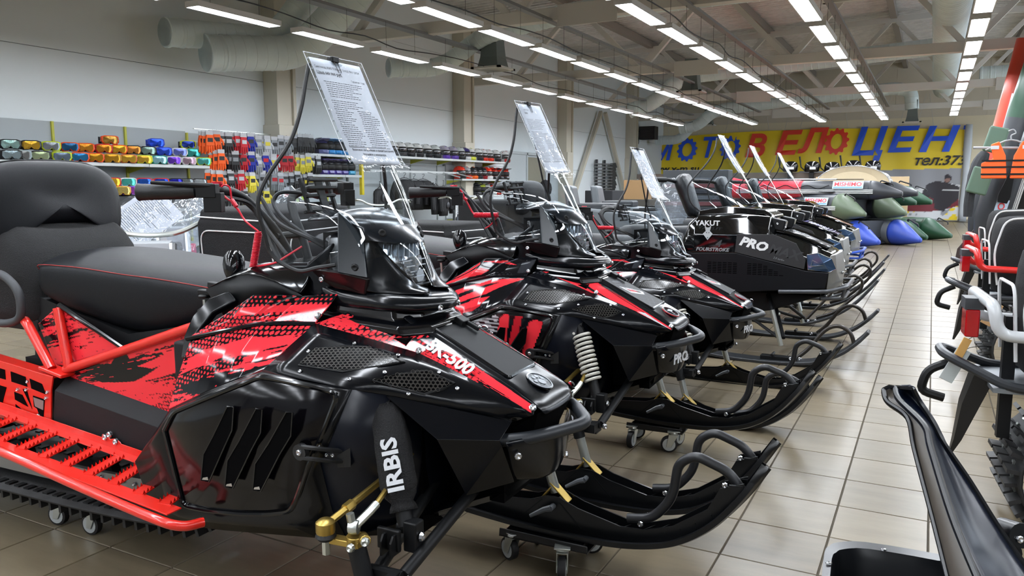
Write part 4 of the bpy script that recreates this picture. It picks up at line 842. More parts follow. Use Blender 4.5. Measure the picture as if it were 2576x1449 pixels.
    for x, zt, zb, ht, hb in ((-1.50, .845, .715, .165, .20), (-1.485, .862, .70, .175, .212), (-1.38, .865, .67, .18, .215), (-1.25, .862, .64, .175, .212), (-1.10, .852, .615, .165, .205), (-.98, .846, .62, .155, .195), (-.85, .835, .66, .14, .18), (-.74, .822, .70, .12, .165), (-.70, .812, .715, .10, .15)):
        ze = zt - .055
        sec_.append([(x, -hb * .92, zb), (x, -hb, (zb + ze) / 2), (x, -hb, ze), (x, -hb * .96, ze + .02), (x, -ht * .75, zt - .004), (x, 0, zt), (x, ht * .75, zt - .004), (x, hb * .96, ze + .02), (x, hb, ze), (x, hb, (zb + ze) / 2), (x, hb * .92, zb), (x, 0, zb)])
    m.loft(sec_); B(m, 'seat', vinyl, sub=2)
    m = MB()
    for s in (-1, 1): m.tube(crv([(x_[0][0], s * (abs(x_[3][1]) + .0005), x_[3][2] - .006) for x_ in sec_], 3), .0014, 4)
    B(m, 'seat_stitching', stitch)
    # knee pads at seat front
    m = MB(); q = [(470, 850, -.31), (490, 800, -.29), (530, 755, -.26), (580, 735, -.24), (600, 760, -.24), (540, 790, -.29), (500, 840, -.32), (485, 900, -.34), (462, 905, -.33)]
    q = [L(a, b, y=c) for a, b, c in q]; m.add(q, [(0, 1, 5, 6), (1, 2, 5), (2, 3, 4, 5), (0, 6, 7, 8)]); m.mir(); B(m, 'knee_guard', blk, solid=.02, offset=0, bevel=.006, bseg=2)
    m = MB(); m.loft([[(-.80, -.2, .60), (-.80, -.2, .73), (-.80, .2, .73), (-.80, .2, .60)], [(-.66, -.23, .60), (-.66, -.22, .77), (-.66, .22, .77), (-.66, .23, .60)]]); m.b2((-.78, -.30, .30), (-.60, .30, .66)); B(m, 'seat_front_panel', blkf, bevel=.01)
    # strap latch
    m = MB(); p = L(540, 718, y=-.20); m.box(p, (.05, .02, .018), rz=-.3); m.box(p + V(-.03, -.005, -.02), (.045, .02, .014)); m.lathe([(.016, 0), (.018, .006), (.012, .01)], p + V(-.03, -.01, -.035), (0, 0, 1), 12); B(m, 'seat_latch', blkm, bevel=.003)
    m = MB(); m.tube([p + V(-.03, -.01, -.04), p + V(-.025, -.012, -.09)], .006, 8); B(m, 'latch_pin', zinc)
    if full:
        # --- frame, tunnel, boards
        m = MB(); A = V(-1.30, -.262, .515); m.tube(rcor([A, (-1.045, -.252, .597), (-.68, -.262, .715)], .02), .014, 12); m.tube([(-1.335, -.25, .70), (-1.285, -.262, .525)], .014, 12); m.tube(rcor([(-1.485, -.262, .652), (-1.46, -.268, .64), (-1.35, -.275, .515)], .03), .0145, 12); m.mir(); B(m, 'red_frame_tube', redm)
        m = MB(); m.box((-1.335, -.268, .508), (.11, .05, .012), rot=Matrix.Rotation(.15, 3, 'Y')); m.mir(); B(m, 'frame_bracket', redm, bevel=.004)
        # side covers with print
        m, c, G = patch([(-1.30, -.245, .494), (-1.045, -.247, .592), (-.735, -.25, .705)], [(-1.30, -.245, .488), (-1.10, -.247, .46), (-.84, -.25, .435), (-.735, -.25, .44)], 150, 90, fc if var == 0 else shards, 'tri' if var == 0 else 'side'); 
        n0 = len(m.v); m.mir(); B(m, 'tunnel_cover_film', prnt, col=c, solid=.004, ang=180)
        m, c, G = patch([(-1.455, -.235, .640), (-1.345, -.237, .705), (-1.06, -.24, .60)], [(-1.39, -.235, .515), (-1.28, -.237, .520), (-1.07, -.24, .588)], 130, 60, fc if var == 0 else shards, 'rear')
        m.mir(); B(m, 'seat_base_film', prnt, col=c, solid=.004, ang=180)
        m = MB(); m.tube([(-1.335, -.243, .708), (-1.06, -.246, .606), (-1.28, -.246, .530)], .009, 8); m.mir(); B(m, 'cover_trim', blkg)
        m = MB(); m.b2((-1.56, -.225, .30), (-.70, .225, .52)); m.loft([[(-1.55, -.2, .5), (-1.55, .2, .5), (-1.55, .19, .72), (-1.55, -.19, .72)], [(-1.1, -.2, .5), (-1.1, .2, .5), (-1.1, .19, .63), (-1.1, -.19, .63)], [(-.72, -.2, .5), (-.72, .2, .5), (-.72, .19, .70), (-.72, -.19, .70)]]); B(m, 'tunnel', blkm, smooth=False)
        # black heat guard beside the tunnel
        q = [(-1.315, -.262, .488), (-.86, -.262, .438), (-.80, -.275, .42), (-.80, -.285, .36), (-.90, -.275, .318), (-1.31, -.275, .345), (-1.345, -.272, .40), (-1.33, -.285, .455)]
        m = MB(); top = [(-1.315, -.25, .490), (-.80, -.25, .436)]; midl = [(-1.325, -.287, .452), (-.80, -.29, .395)]; bot = [(-1.345, -.287, .350), (-.80, -.29, .300)]
        m.grid([top, midl, bot]); m.mir(); B(m, 'tunnel_guard', blkf, solid=.004, bevel=.004)
        # red side plate of the tunnel (rear)
        m = MB(); q = [(-1.32, .497), (-1.335, .452), (-1.35, .345), (-1.42, .318), (-1.95, .345), (-1.95, .545)]; m.xz(q, -.292, -.286); m.box((-1.635, -.27, .52), (.63, .045, .006), rot=Matrix.Rotation(.085, 3, 'Y')); m.mir(); B(m, 'tunnel_side_plate', redm, bevel=.0015, bseg=1)
        m = MB()
        for q in ([(-1.435, .478), (-1.375, .468), (-1.36, .437), (-1.43, .447)], [(-1.53, .49), (-1.455, .481), (-1.45, .45), (-1.53, .457)], [(-1.425, .425), (-1.368, .42), (-1.388, .335), (-1.41, .385), (-1.425, .39)], [(-1.475, .44), (-1.455, .438), (-1.435, .38)], [(-1.52, .425), (-1.48, .42), (-1.455, .385), (-1.52, .40)], [(-1.52, .385), (-1.46, .36), (-1.43, .33), (-1.52, .36)], [(-1.66, .50), (-1.56, .492), (-1.56, .46), (-1.66, .465)], [(-1.64, .44), (-1.56, .435), (-1.60, .36)]): m.xz(q, -.2935, -.2925)
        m.mir(); B(m, 'plate_cutout', hexm, smooth=False)
        m = MB(); m.xz([(-1.422, .420), (-1.372, .415), (-1.378, .385), (-1.418, .392)], -.2945, -.2935); B(m, 'maker_plate', mat('maker_plate_grey', '8b8a88', .4, metal=.5), smooth=False)
        m = MB()
        for x, z in ((-1.445, .467), (-1.35, .445), (-1.455, .44), (-1.36, .425), (-1.405, .36), (-1.365, .352), (-1.50, .435)): bolt_at(m, (x, -.2925, z), (0, -1, 0), .006 if z > .42 else .011, .006)
        for x, z in ((-1.085, .345), (-1.065, .356), (-1.04, .338)): bolt_at(m, (x, -.297, z), (0, -1, 0), .0105, .009)
        m.mir(); B(m, 'plate_bolt', chrome, smooth=False)
        m = MB(); m.xz([(-1.11, .325), (-1.10, .352), (-1.075, .352), (-1.068, .342), (-1.04, .348), (-1.02, .338), (-1.015, .30), (-1.11, .305)], -.300, -.296); m.mir(); B(m, 'guard_bracket', redm, bevel=.002, bseg=1)
        # running board: two rails with slanted toothed rungs
        def bz(x): return .335 + (x + 1.35) * (-.085)
        x0, x1 = -1.95, -.62
        m = MB(); m.beam((x0, -.305, bz(x0) + .005), (x1, -.305, bz(x1) + .005), .045, .004); m.beam((x0, -.455, bz(x0) - .002), (x1, -.455, bz(x1) - .002), .045, .004)
        m.beam((x0, -.298, bz(x0) + .016), (x1, -.298, bz(x1) + .016), .003, .024); m.mir(); B(m, 'board_rail', redm, bevel=.001, bseg=1)
        for s in (-1, 1):
            x = -1.88
            while x < -.66:
                m = MB(); a, b = (x, s * -.318 * -1 if s > 0 else -.318, bz(x) + .004), (x + .035, (.445 if s > 0 else -.445), bz(x + .035))
                m.beam(a, b, .040, .003); d = V(*b) - V(*a); nt = 9
                for k in range(nt):
                    p = V(*a) + d * (k + .1) / nt; p2 = V(*a) + d * (k + .9) / nt; pm_ = (p + p2) / 2
                    for e_ in (-.019, .019): m.add([p + V(e_, 0, .001), p2 + V(e_, 0, .001), pm_ + V(e_ * 1.05, 0, .012)], [(0, 1, 2)])
                B(m, 'board_rung', redm, smooth=False); x += .098
        m = MB(); m.tube(crv([(x0, -.497, bz(x0) + .006), (-1.3, -.497, .342), (-.95, -.497, .300), (-.66, -.49, .262), (-.585, -.465, .245), (-.56, -.42, .242)], 5), .0125, 12); m.mir(); B(m, 'board_tube', redm)
        # --- track and rear suspension
        tr = empty('track'); tr.parent = S
        loop = crv([(-.72, .30), (-.70, .20), (-.80, .105), (-1.0, .072), (-1.4, .050), (-1.9, .040), (-2.35, .045), (-2.47, .11), (-2.46, .22), (-2.36, .29), (-1.8, .30), (-1.1, .31), (-.8, .34)], 6, True)
        m = MB(); m.loft([[(x, -.245, z) for x, z in loop], [(x, .245, z) for x, z in loop]], caps=False); m.build('belt', mat('track_rubber', '121213', .6, bump=.4, bscale=120), tr, solid=.008)
        m = MB(); cl = MB(); n = len(loop); S_ = [0]
        for i in range(n): S_.append(S_[-1] + math.hypot(loop[(i + 1) % n][0] - loop[i][0], loop[(i + 1) % n][1] - loop[i][1]))
        s_ = 0
        while s_ < S_[-1] - .03:
            i = max(j for j in range(n) if S_[j] <= s_); u = (s_ - S_[i]) / (S_[i + 1] - S_[i]); a, b = V(*loop[i]), V(*loop[(i + 1) % n]); p = a * (1 - u) + b * u; d = nrm(b - a); nn_ = V(d[1], -d[0]) ; c_ = V(-1.55, .18); nn_ = nn_ if (p - c_) @ nn_ > 0 else -nn_
            for yy, ww in ((-.18, .11), (0, .15), (.18, .11)):
                q = p + nn_ * .016; m.box((q[0], yy, q[1]), (.012, ww, .030), rot=Matrix.Rotation(-math.atan2(nn_[0], nn_[1]) * -1, 3, 'Y'))
            for yy in (-.2, -.08, .08, .2):
                q = p - nn_ * .007; cl.box((q[0], yy, q[1]), (.026, .03, .012), rot=Matrix.Rotation(math.atan2(nn_[0], nn_[1]), 3, 'Y'))
            s_ += .052
        tag(m.build('track_lug', mat('track_rubber', '1a1a1b', .6), tr, smooth=False), kind='stuff'); tag(cl.build('track_clip', mat('clip_dark', '2a2a2b', .5, metal=.5), tr, smooth=False), kind='stuff')
        m = MB()
        for yy in (-.19, .19): m.xz([(-.86, .16), (-.95, .115), (-2.3, .085), (-2.38, .12), (-2.3, .15), (-1.3, .17), (-.95, .19)], yy - .008, yy + .008)
        m.build('slide_rail', mat('rail_alu', '8e8f90', .4, metal=.8), tr); m = MB()
        for k in range(14): bolt_at(m, (-1.0 - k * .052, -.20, .165 - .004 * k * .3), (0, -1, 0), .0065, .008)
        m.build('rail_bolt', chrome, tr, smooth=False)
        m = MB()
        for x, z, r_ in ((-.83, .20, .085), (-2.33, .17, .10), (-1.35, .13, .055), (-1.8, .12, .055)):
            for yy in (-.12, .12): MB().lathe([(r_, -.015), (r_, .015), (r_ * .8, .018), (r_ * .3, .014)], (x, yy, z), (0, 1, 0), 20).build('idler_wheel', blkm, tr)
        # --- backrest, bag, grab handles
        if not full_back:
            trunk(S); return S
        m = MB(); P = []; N = 28
        def ys_(t): return t
        sec2 = []
        outl = []
        for k in range(N):
            a = 2 * math.pi * k / N; ca, sa = math.cos(a), math.sin(a); hw, hh = .262, .15
            y = hw * (abs(ca) ** .62) * (1 if ca >= 0 else -1); z = hh * (abs(sa) ** .72) * (1 if sa >= 0 else -1)
            if z < 0: z = z * (1.28 - .80 * max(0, 1 - (y / .2) ** 4) ** .8)
            outl.append((y, z))
        for dx, sc_ in ((-.085, .75), (-.08, .9), (-.05, .985), (0, 1.0), (.03, .985), (.055, .9), (.07, .72), (.078, .4), (.08, .1)):
            sec2.append([(-1.72 + dx - .12 * (z * sc_) * -.0 - .10 * z, y * sc_, 1.005 + z * sc_) for y, z in outl])
        m.loft(sec2); B(m, 'backrest', vinyl, sub=1)
        m = MB(); m.tube([(p[0] + .002, p[1] * 1.002, p[2]) for p in sec2[3]], .003, 5, closed=True); B(m, 'backrest_piping', blkm)
        m = MB(); m.b2((-1.82, -.04, .62), (-1.79, .04, 1.0)).b2((-1.84, -.2, .60), (-1.52, .2, .64)); B(m, 'backrest_post', blkm, bevel=.006)
        m = MB(); rr = []
        for k, (z, hw, x0_, x1_) in enumerate(((.60, .225, -2.0, -1.50), (.66, .235, -2.02, -1.49), (.76, .236, -2.02, -1.505), (.85, .232, -2.01, -1.53), (.93, .225, -2.02, -1.62), (.955, .20, -1.98, -1.68))):
            ring = []
            for j in range(24):
                a = 2 * math.pi * j / 24; cx_ = (x0_ + x1_) / 2; ca, sa = math.cos(a), math.sin(a)
                ring.append((cx_ + (x1_ - x0_) / 2 * abs(ca) ** .35 * np.sign(ca) + .012 * math.sin(j * 2.3 + k * 1.7), hw * abs(sa) ** .35 * np.sign(sa) + .012 * math.sin(j * 1.9 + k * 2.9), z + .008 * math.sin(j * 1.3 + k)))
            rr.append(ring)
        m.loft(rr); B(m, 'saddle_bag', fabr, sub=1)
        for s in (-1, 1): m = MB(); m.tube(rcor([(-1.72, s * .27, .80), (-1.55, s * .275, .795), (-1.475, s * .275, .745), (-1.475, s * .275, .66), (-1.56, s * .275, .635), (-1.72, s * .27, .64)], .05, 5), .013, 12); B(m, 'grab_handle', mat('handle_foam', '35373a', .6))
    return S
def place(o, M): o.matrix_world = Matrix([list(r) for r in M])
s1 = sledge(0); place(s1, POSE[0]); G_ = 'snowmobiles lined up nose to the aisle'
tag(s1, 'nearest snowmobile, black with red splatter print, red side tubes and a fabric shock sleeve', 'snowmobile', G_)
s2 = sledge(1); place(s2, POSE[1]); tag(s2, 'black snowmobile with red shard graphics and white shock springs, second from the viewer', 'snowmobile', G_)
bpy.context.view_layer.update()
s3 = copy_tree(s2); place(s3, POSE[2]); tag(s3, 'farther of the two black snowmobiles with red shard graphics, beside the boxy black ones', 'snowmobile', G_)
# lettering
def fr_l(px0, px1, y=None, x=None):
    return None
fm = frame(V(-.012, -.1275, .6545) + V(0, -.004, .004), nrm(V(.23, -.01, -.105)), (.1, -.72, .68)); text('model_number', 'SK-500', .046, whitel, Matrix.Translation((.0, -.004, .004)) @ fm, s1, .0006, .0016, .2, 1.0)
for s_ in (s2, s3):
    text('front_lettering', 'PRO', .05, whitel, frame((.226, -.055, .425), (.30, 1, .03), (1, -.30, .1)), s_, .0008, .002, .25, 1.0); text('front_lettering', '23', .028, whitel, frame((.231, .02, .41), (.1, 1, .0), (1, -.1, .1)), s_, .0008, .001, .25, 1.0)
# price sheets clipped to the screens
def sheet_tex(nu, nv, seed):
    rg = np.random.RandomState(seed); c = np.ones((nv, nu, 3)) * np.array(srgb('dde2e8')[:3]); return c
def price_sheet(M, lab, seed, first=False):
    t = empty('price_sheet'); top = V(-.452, 0, 1.408)
    cv_ = crv([(-.453, 1.412), (-.424, 1.352), (-.392, 1.285), (-.352, 1.20), (-.318, 1.135), (-.300, 1.118)], 4); S_ = [0]
    for a, b in zip(cv_[:-1], cv_[1:]): S_.append(S_[-1] + np.linalg.norm(b - a))
    def mp(u, v, off=0):     # u across (m), v down (m)
        i = min(len(cv_) - 2, max(0, int(np.searchsorted(S_, v) - 1))); q = (v - S_[i]) / (S_[i + 1] - S_[i]); p = cv_[i] * (1 - q) + cv_[i + 1] * q; d = nrm(cv_[i + 1] - cv_[i]); n_ = V(-d[1], d[0]); return V(p[0] + n_[0] * off * 1, u, p[1] + n_[1] * off * 1)
    Ls = S_[-1]; vs = np.linspace(.012, Ls - .012, 20); m = MB(); m.grid([[mp(u, v, .004) for u in (-.105, -.05, 0, .05, .105)] for v in vs]); m.build('paper', mat('paper_white', 'b9bfc8', .6, spec=.2), t, solid=.0008, ang=180)
    m = MB(); us = np.linspace(-.122, .118, 7); vs = np.linspace(0, Ls + .015, 26)
    m.grid([[mp(u, min(v, Ls - .001), .007 + (.002 * math.sin(u * 90 + v * 40))) + V(.4 * max(0, v - Ls + .03), 0, -max(0, v - Ls + .001)) for u in us] for v in vs]); m.build('clear_sleeve', slv, t, ang=180)
    m = MB(); m.tube([mp(-.122, v, .007) for v in vs[:-2]], .0012, 4); m.tube([mp(.118, v, .007) for v in vs[:-2]], .0012, 4); m.tube([mp(u, 0.001, .007) for u in us], .0012, 4); m.build('sleeve_weld', mat('sleeve_edge', 'e8edf2', .2, alpha=.6), t)
    m = MB()
    for k in range(11): m.sph(mp(-.115, .02 + k * (Ls - .04) / 10, .008), (.003, .002, .003), 6, 4)
    m.build('punch_hole', mat('punch_grey', '8f969d', .4), t)
    def tx(s, size, u0, v0, w=.0):
        cu = bpy.data.curves.new('t', 'FONT'); cu.body = s; cu.size = size; cu.offset = w; cu.align_x = 'LEFT'; cu.resolution_u = 1; o = bpy.data.objects.new('t', cu); C.objects.link(o)
        me = bpy.data.meshes.new_from_object(o.evaluated_get(bpy.context.evaluated_depsgraph_get())); bpy.data.objects.remove(o)
        for v_ in me.vertices: v_.co = mp(u0 + v_.co.x, v0 - v_.co.y, .0055)
        me.materials.clear(); me.materials.append(ink); q = bpy.data.objects.new('printed_line', me); C.objects.link(q); q.parent = t
    if first: tx('Снегоход IRBIS TUNGUS 500LE PRO 23/24', .0098, -.098, .040); tx('Цена 449 900 руб.', .0125, -.098, .058, .0003); tx('Гарантия 1 год!', .008, .035, .070); tx('Возможно оформление в кредит/рассрочку.', .0085, -.082, Ls - .055, .0002); tx('Уточняйте у менеджера.', .0085, -.045, Ls - .042, .0002)
    else: tx('Снегоход', .010, -.075, .040); tx('Цена', .012, -.075, .055, .0003)
    rg = random.Random(seed); m = MB()
    def dash(u0, v0, w_): m.add([mp(u0, v0, .0052), mp(u0 + w_, v0, .0052), mp(u0 + w_, v0 + .0016, .0052), mp(u0, v0 + .0016, .0052)], [(0, 1, 2, 3)])
    v = .078
    while v < Ls - .068:
        two = v > .155
        for u0 in ((-.09, .008) if two else (-.085,)):
            u = u0 + rg.uniform(0, .006); lim = u0 + (rg.uniform(.05, .085) if two else rg.uniform(.09, .165))
            while u < lim: w_ = rg.uniform(.004, .014); dash(u, v, w_); u += w_ + .002
        v += .0062 if abs(v - .12) > .004 else .012
    dash(-.09, Ls - .066, .18); tag(m.build('printed_text', ink, t, smooth=False), kind='stuff')
    m = MB(); m.box(top + V(.004, -.003, .0), (.022, .028, .016)); m.build('binder_clip', blkm, t, bevel=.003); m = MB(); m.tube([top + V(.012, -.01, -.004), top + V(.026, -.008, -.035), top + V(.026, .004, -.035), top + V(.012, .004, -.004)], .0012, 5); m.build('clip_wire', chrome, t)
    place(t, M); tag(t, lab, 'price sheet', 'price sheets clipped to the windscreens'); return t
price_sheet(POSE[0], 'price sheet in a clear sleeve on the nearest snowmobile windscreen', 1, True)
price_sheet(POSE[1], 'price sheet clipped to the windscreen of the second red and black snowmobile', 2)
price_sheet(POSE[2], 'small price sheet on the windscreen just before the yellow banner', 3)
# wheeled dollies under the skis and tracks
tread = mat('caster_tyre', '141416', .55)
def caster(p, parent, ang=0, r=.037, brake=False):
    M = Matrix.Translation(p) @ Matrix.Rotation(ang, 4, 'Z'); e = empty('caster'); e.parent = parent; e.matrix_local = M
    m = MB(); m.lathe([(r * .8, -.0125), (r, -.010), (r, .010), (r * .8, .0125)], (-.02, 0, r), (0, 1, 0), 24); m.build('tyre', tread, e)
    m = MB(); m.lathe([(r * .78, -.0128), (r * .78, .0128)], (-.02, 0, r), (0, 1, 0), 20); m.lathe([(r * .3, -.015), (r * .3, .015)], (-.02, 0, r), (0, 1, 0), 10); m.build('hub', mat('caster_hub', 'c3c9cb', .35, metal=.6), e)
    m = MB()
    for s in (-1, 1): m.xz([(-.032, r - .012), (-.010, r - .012), (.018, r + .045), (-.022, r + .045)], s * .016 - .0015, s * .016 + .0015)
    m.box((-.002, 0, r + .046), (.042, .036, .003)); m.lathe([(.021, r + .048), (.023, r + .053), (.021, r + .060)], (0, 0, 0), (0, 0, 1), 16); m.box((0, 0, r + .062), (.056, .05, .004)); m.build('fork', zinc, e, bevel=.001, bseg=1)
def dolly(loc, rz, lab, w_, d_, zt, h=.04, casters=(), ramp=True):
    t = empty('dolly', loc, rz); m = MB(); zb = .088
    m.b2((-w_ / 2, -d_ / 2, zb), (w_ / 2, d_ / 2, zb + .004)).b2((-w_ / 2, -d_ / 2, zb), (w_ / 2, -d_ / 2 + .004, zt)).b2((-w_ / 2, d_ / 2 - .004, zb), (w_ / 2, d_ / 2, zt)); 
    m.build('frame', mat('dolly_black', '111113', .45), t, bevel=.002, bseg=1)
    m = MB(); m.b2((-w_ / 2 + .02, -d_ / 2 + .006, zt - .02), (w_ / 2 - .02, d_ / 2 - .006, zt - .006)); m.build('carry_bar', blkm, t)
    for (x, y, a) in casters: caster((x, y, 0), t, a)
    tag(t, lab, 'dolly', 'small wheeled dollies under the snowmobiles')
c2 = (-1.045, 3.44)

dolly((-1.01, 2.19, 0), .02, 'black dolly with silver casters under the left ski of the nearest snowmobile', .30, .20, .112, casters=((-.11, -.08, -.5), (.11, .10, .4), (.07, -.1, 1.9), (-.11, .09, 2.2)))
dolly((-1.06, 3.44, 0), .02, 'black dolly with casters under the far ski of the second snowmobile', .26, .16, .112, casters=((-.10, -.07, 1.5), (.09, -.07, .3), (-.1, .06, .3), (.09, .06, 1.2)))
dolly((-2.55, 1.75, 0), .02, 'dolly under the track of the nearest snowmobile, two braked wheels showing', .45, .30, .125, casters=((-.11, -.15, .2), (.07, -.15, .1), (-.11, .15, .2), (.07, .15, 1)))
dolly((-2.6, 3.0, 0), .02, 'dolly hidden under the track of the second snowmobile', .45, .30, .125, casters=((-.18, -.12, .2), (.18, -.12, .1), (-.18, .12, .2), (.18, .12, 1)))
# ------------------------------------------------------------------ boxy black utility snowmobiles
gl = mat('hood_gloss_black', '060708', .06, spec=.6, coat=.4)
def utility(kind):
    S = empty('utility_snowmobile'); B = lambda mb, nm, mt, **k: mb.build(nm, mt, S, **k)
    hw = .38
    # upper hood: sections along x
    def sec(x, zt, zb, wt, wb): return [(x, -wb, zb), (x, -wb + .0, (zb + zt) / 2), (x, -wt, zt - .02), (x, -wt * .9, zt), (x, 0, zt + .012), (x, wt * .9, zt), (x, wt, zt - .02), (x, wb, (zb + zt) / 2), (x, wb, zb)]
    m = MB(); m.loft([sec(-.60, .80, .72, .36, .38), sec(-.56, .93, .72, .355, .38), sec(-.50, .99, .72, .33, .38), sec(-.15, 1.003, .725, .30, .38), (sec(.005, .985, .70, .28, .378)), sec(.045, .89, .69, .26, .375)], closed=True); B(m, 'hood_shell', gl, bevel=.012, bseg=3, bang=24)
    m = MB(); m.loft([sec(.03, .875, .70, .29, .375), sec(.12, .858, .665, .285, .37), sec(.27, .80, .625, .27, .355), sec(.40, .745, .62, .25, .33), sec(.435, .715, .62, .24, .31)]); B(m, 'nose_cowl', gl, bevel=.010, bseg=3, bang=24)
    for k, yy in enumerate((.24, .18)):
        m = MB(); m.tube(crv([(-.10, -yy, .905 - k * .02), (.05, -yy, .885), (.2, -yy * .98, .845), (.38, -yy * .9, .770)], 5), .009, 8); m.mir(); B(m, 'hood_rib', gl)
    m = MB(); m.grid([[(.08, -.15, .882), (.08, .15, .882)], [(.2, -.14, .842), (.2, .14, .842)], [(.38, -.13, .768), (.38, .13, .768)]]); B(m, 'hood_stripe', mat('stripe_' + kind, {'a': '3b3d40', 'b': '3a3560', 'c': '8a5a3a'}[kind], .25, coat=.5), solid=.004)
    if kind == 'b':
        for k in range(9): q = .10 + k * .03; z = .876 - (q - .1) * .36; MB().box((q, 0, z + .006), (.006, .24, .002), rot=Matrix.Rotation(.36, 3, 'Y')).build('stripe_bar', mat('stripe_bar', '6a66a0', .3), S)
    # lower sides
    m = MB(); m.xz([(-.57, .775), (-.52, .72), (-.203, .732), (.267, .627), (.415, .62), (.395, .51), (-.25, .445), (-.57, .445)], -hw, -hw + .012); m.mir(); B(m, 'side_panel', mat('side_satin', '0b0c10', .4, spec=.25), bevel=.006)
    m = MB(); m.b2((-.55, -.30, .45), (.36, .30, .72)); B(m, 'engine_bay', hexm, smooth=False)
    m = MB(); m.xz([(-.21, .735), (-.20, .862), (.05, .868), (.20, .81), (.265, .70), (.258, .635), (-.05, .70)], -hw - .003, -hw + .002); 
    if kind != 'c': m.mir(); B(m, 'print_panel', mat('print_panel_dark', '202022', .5), bevel=.004)
    for (xa, xb, n) in ((-.40, -.20, 7), (-.12, .15, 7)):
        m = MB()
        for k in range(n):
            z = .655 - k * .012; w_ = (xb - xa) * (1 if xa < -.3 else (.35 + .09 * k))
            x = xa
            while x < xa + w_: m.b2((x, -hw - .001, z), (x + .028, -hw + .001, z + .005)); x += .036
        tag(B(m, 'louvre_slots', hexm, smooth=False), kind='stuff')
    # front face, headlights
    m = MB(); m.loft([[(.40, -.33, .50), (.44, -.27, .50), (.47, -.02, .50), (.47, .02, .50), (.44, .27, .50), (.40, .33, .50)], [(.41, -.335, .62), (.455, -.27, .62), (.48, -.02, .62), (.48, .02, .62), (.455, .27, .62), (.41, .335, .62)], [(.41, -.30, .73), (.44, -.25, .735), (.455, -.02, .74), (.455, .02, .74), (.44, .25, .735), (.41, .30, .73)]]); B(m, 'front_panel', mat('front_silver', '8c8c88', .35, metal=.5) , bevel=.006)
    for s in (-1, 1):
        m = MB(); q = [(.27, s * .368, .735), (.34, s * .375, .75), (.425, s * .335, .712), (.45, s * .29, .64), (.415, s * .345, .622), (.28, s * .375, .635)]; c_ = V(.36, s * .385, .685)
        m.add([c_ + V(.02, 0, 0)] + [V(*p) for p in q], [(0, i + 1, (i + 1) % 6 + 1) for i in range(6)]); B(m, 'headlight', mat('lamp_blue_glass', '4c6688', .06, spec=1, metal=.6), solid=.01, offset=0, bevel=.004)
        m = MB(); m.tube([V(*p) + V(.002, s * .004, 0) for p in q] + [V(*q[0])], .003, 5); m.tube([(.30, s * .388, .66), (.38, s * .388, .67), (.31, s * .388, .70), (.30, s * .388, .66)], .003, 5); B(m, 'headlight_trim', chrome)
    m = MB(); m.sph((.475, -.10, .60), .012, 8, 5); m.sph((.475, .10, .60), .012, 8, 5); B(m, 'front_bolt', chrome)
    # top deck, black work-lamp boxes, screen
    m = MB(); m.loft([[(-.50, -.30, .99), (-.50, .30, .99), (-.50, .27, 1.02), (-.50, -.27, 1.02)], [(-.30, -.27, 1.0), (-.30, .27, 1.0), (-.30, .24, 1.055), (-.30, -.24, 1.055)], [(-.05, -.24, 1.0), (-.05, .24, 1.0), (-.05, .20, 1.03), (-.05, -.20, 1.03)], [(.02, -.2, .97), (.02, .2, .97), (.02, .18, .99), (.02, -.18, .99)]]); B(m, 'screen_base', gl, bevel=.006)
    for s in (-1, 1): m = MB(); m.box((.05, s * .20, .93), (.09, .10, .075), rot=Matrix.Rotation(.2, 3, 'Y')); B(m, 'lamp_box', blkm, bevel=.006); m = MB(); m.box((.095, s * .20, .925), (.012, .08, .055), rot=Matrix.Rotation(.2, 3, 'Y')); B(m, 'lamp_glass', mat('lamp_dark_glass', '2a2d33', .08), bevel=.003)
    m = MB(); bolt_at(m, (.05, -.252, .935), (0, -1, 0), .009); bolt_at(m, (.05, .252, .935), (0, 1, 0), .009); bolt_at(m, (-.50, -.37, .70), (0, -1, 0), .012); B(m, 'side_bolt', chrome)
    cen = [(-.10, 1.02), (-.13, 1.07), (-.19, 1.18), (-.27, 1.32), (-.35, 1.45), (-.40, 1.53), (-.425, 1.565)]; rim = [(-.50, -.27, 1.02), (-.56, -.285, 1.08), (-.585, -.29, 1.18), (-.56, -.28, 1.24), (-.47, -.22, 1.36), (-.43, -.16, 1.46), (-.43, -.10, 1.55)]
    g = [[(cx + (rx - cx) * abs(k / 10) ** 2.4, k / 10 * -ry, cz + (rz_ - cz) * abs(k / 10) ** 1.8) for k in range(-10, 11)] for (cx, cz), (rx, ry, rz_) in zip(cen, rim)]
    m = MB(); m.grid(g); B(m, 'windscreen', clear, sub=1, ang=180)
    m = MB()
    for s in (0, -1): m.tube(crv([g[i][s] for i in range(len(g))], 4), .006, 6)
    B(m, 'screen_edging', rubb)
    # bumper
    col_ = mat('bumper_grey', '4a4c50', .35, metal=.3) if kind != 'c' else mat('bumper_blue', '2950b8', .3)
    m = MB(); m.tube(rcor([(.10, -.395, .475), (.42, -.40, .495), (.52, -.24, .515), (.52, .24, .515), (.42, .40, .495), (.10, .395, .475)], .05, 5), .014, 10); m.tube(rcor([(.36, -.30, .43), (.50, -.20, .43), (.50, .20, .43), (.36, .30, .43)], .05, 4), .012, 10)
    for s in (-1, 1): m.tube([(.51, s * .2, .515), (.49, s * .2, .43)], .011, 8)
    B(m, 'bumper', col_)
    # belly, suspension
    m = MB(); m.xz([(-.60, .45), (.38, .44), (.30, .415), (.02, .31), (-.20, .27), (-.60, .30)], -.20, .20); B(m, 'belly_pan', blkm, bevel=.01)
    m = MB()
    for s in (-1, 1):
        m.tube([(.05, s * .16, .33), (.16, s * .48, .17)], .013, 8); m.tube([(-.20, s * .18, .30), (.14, s * .48, .16)], .011, 8); m.tube([(.0, s * .20, .42), (.10, s * .46, .27)], .018, 8)
    B(m, 'suspension_arm', blkm); m = MB()
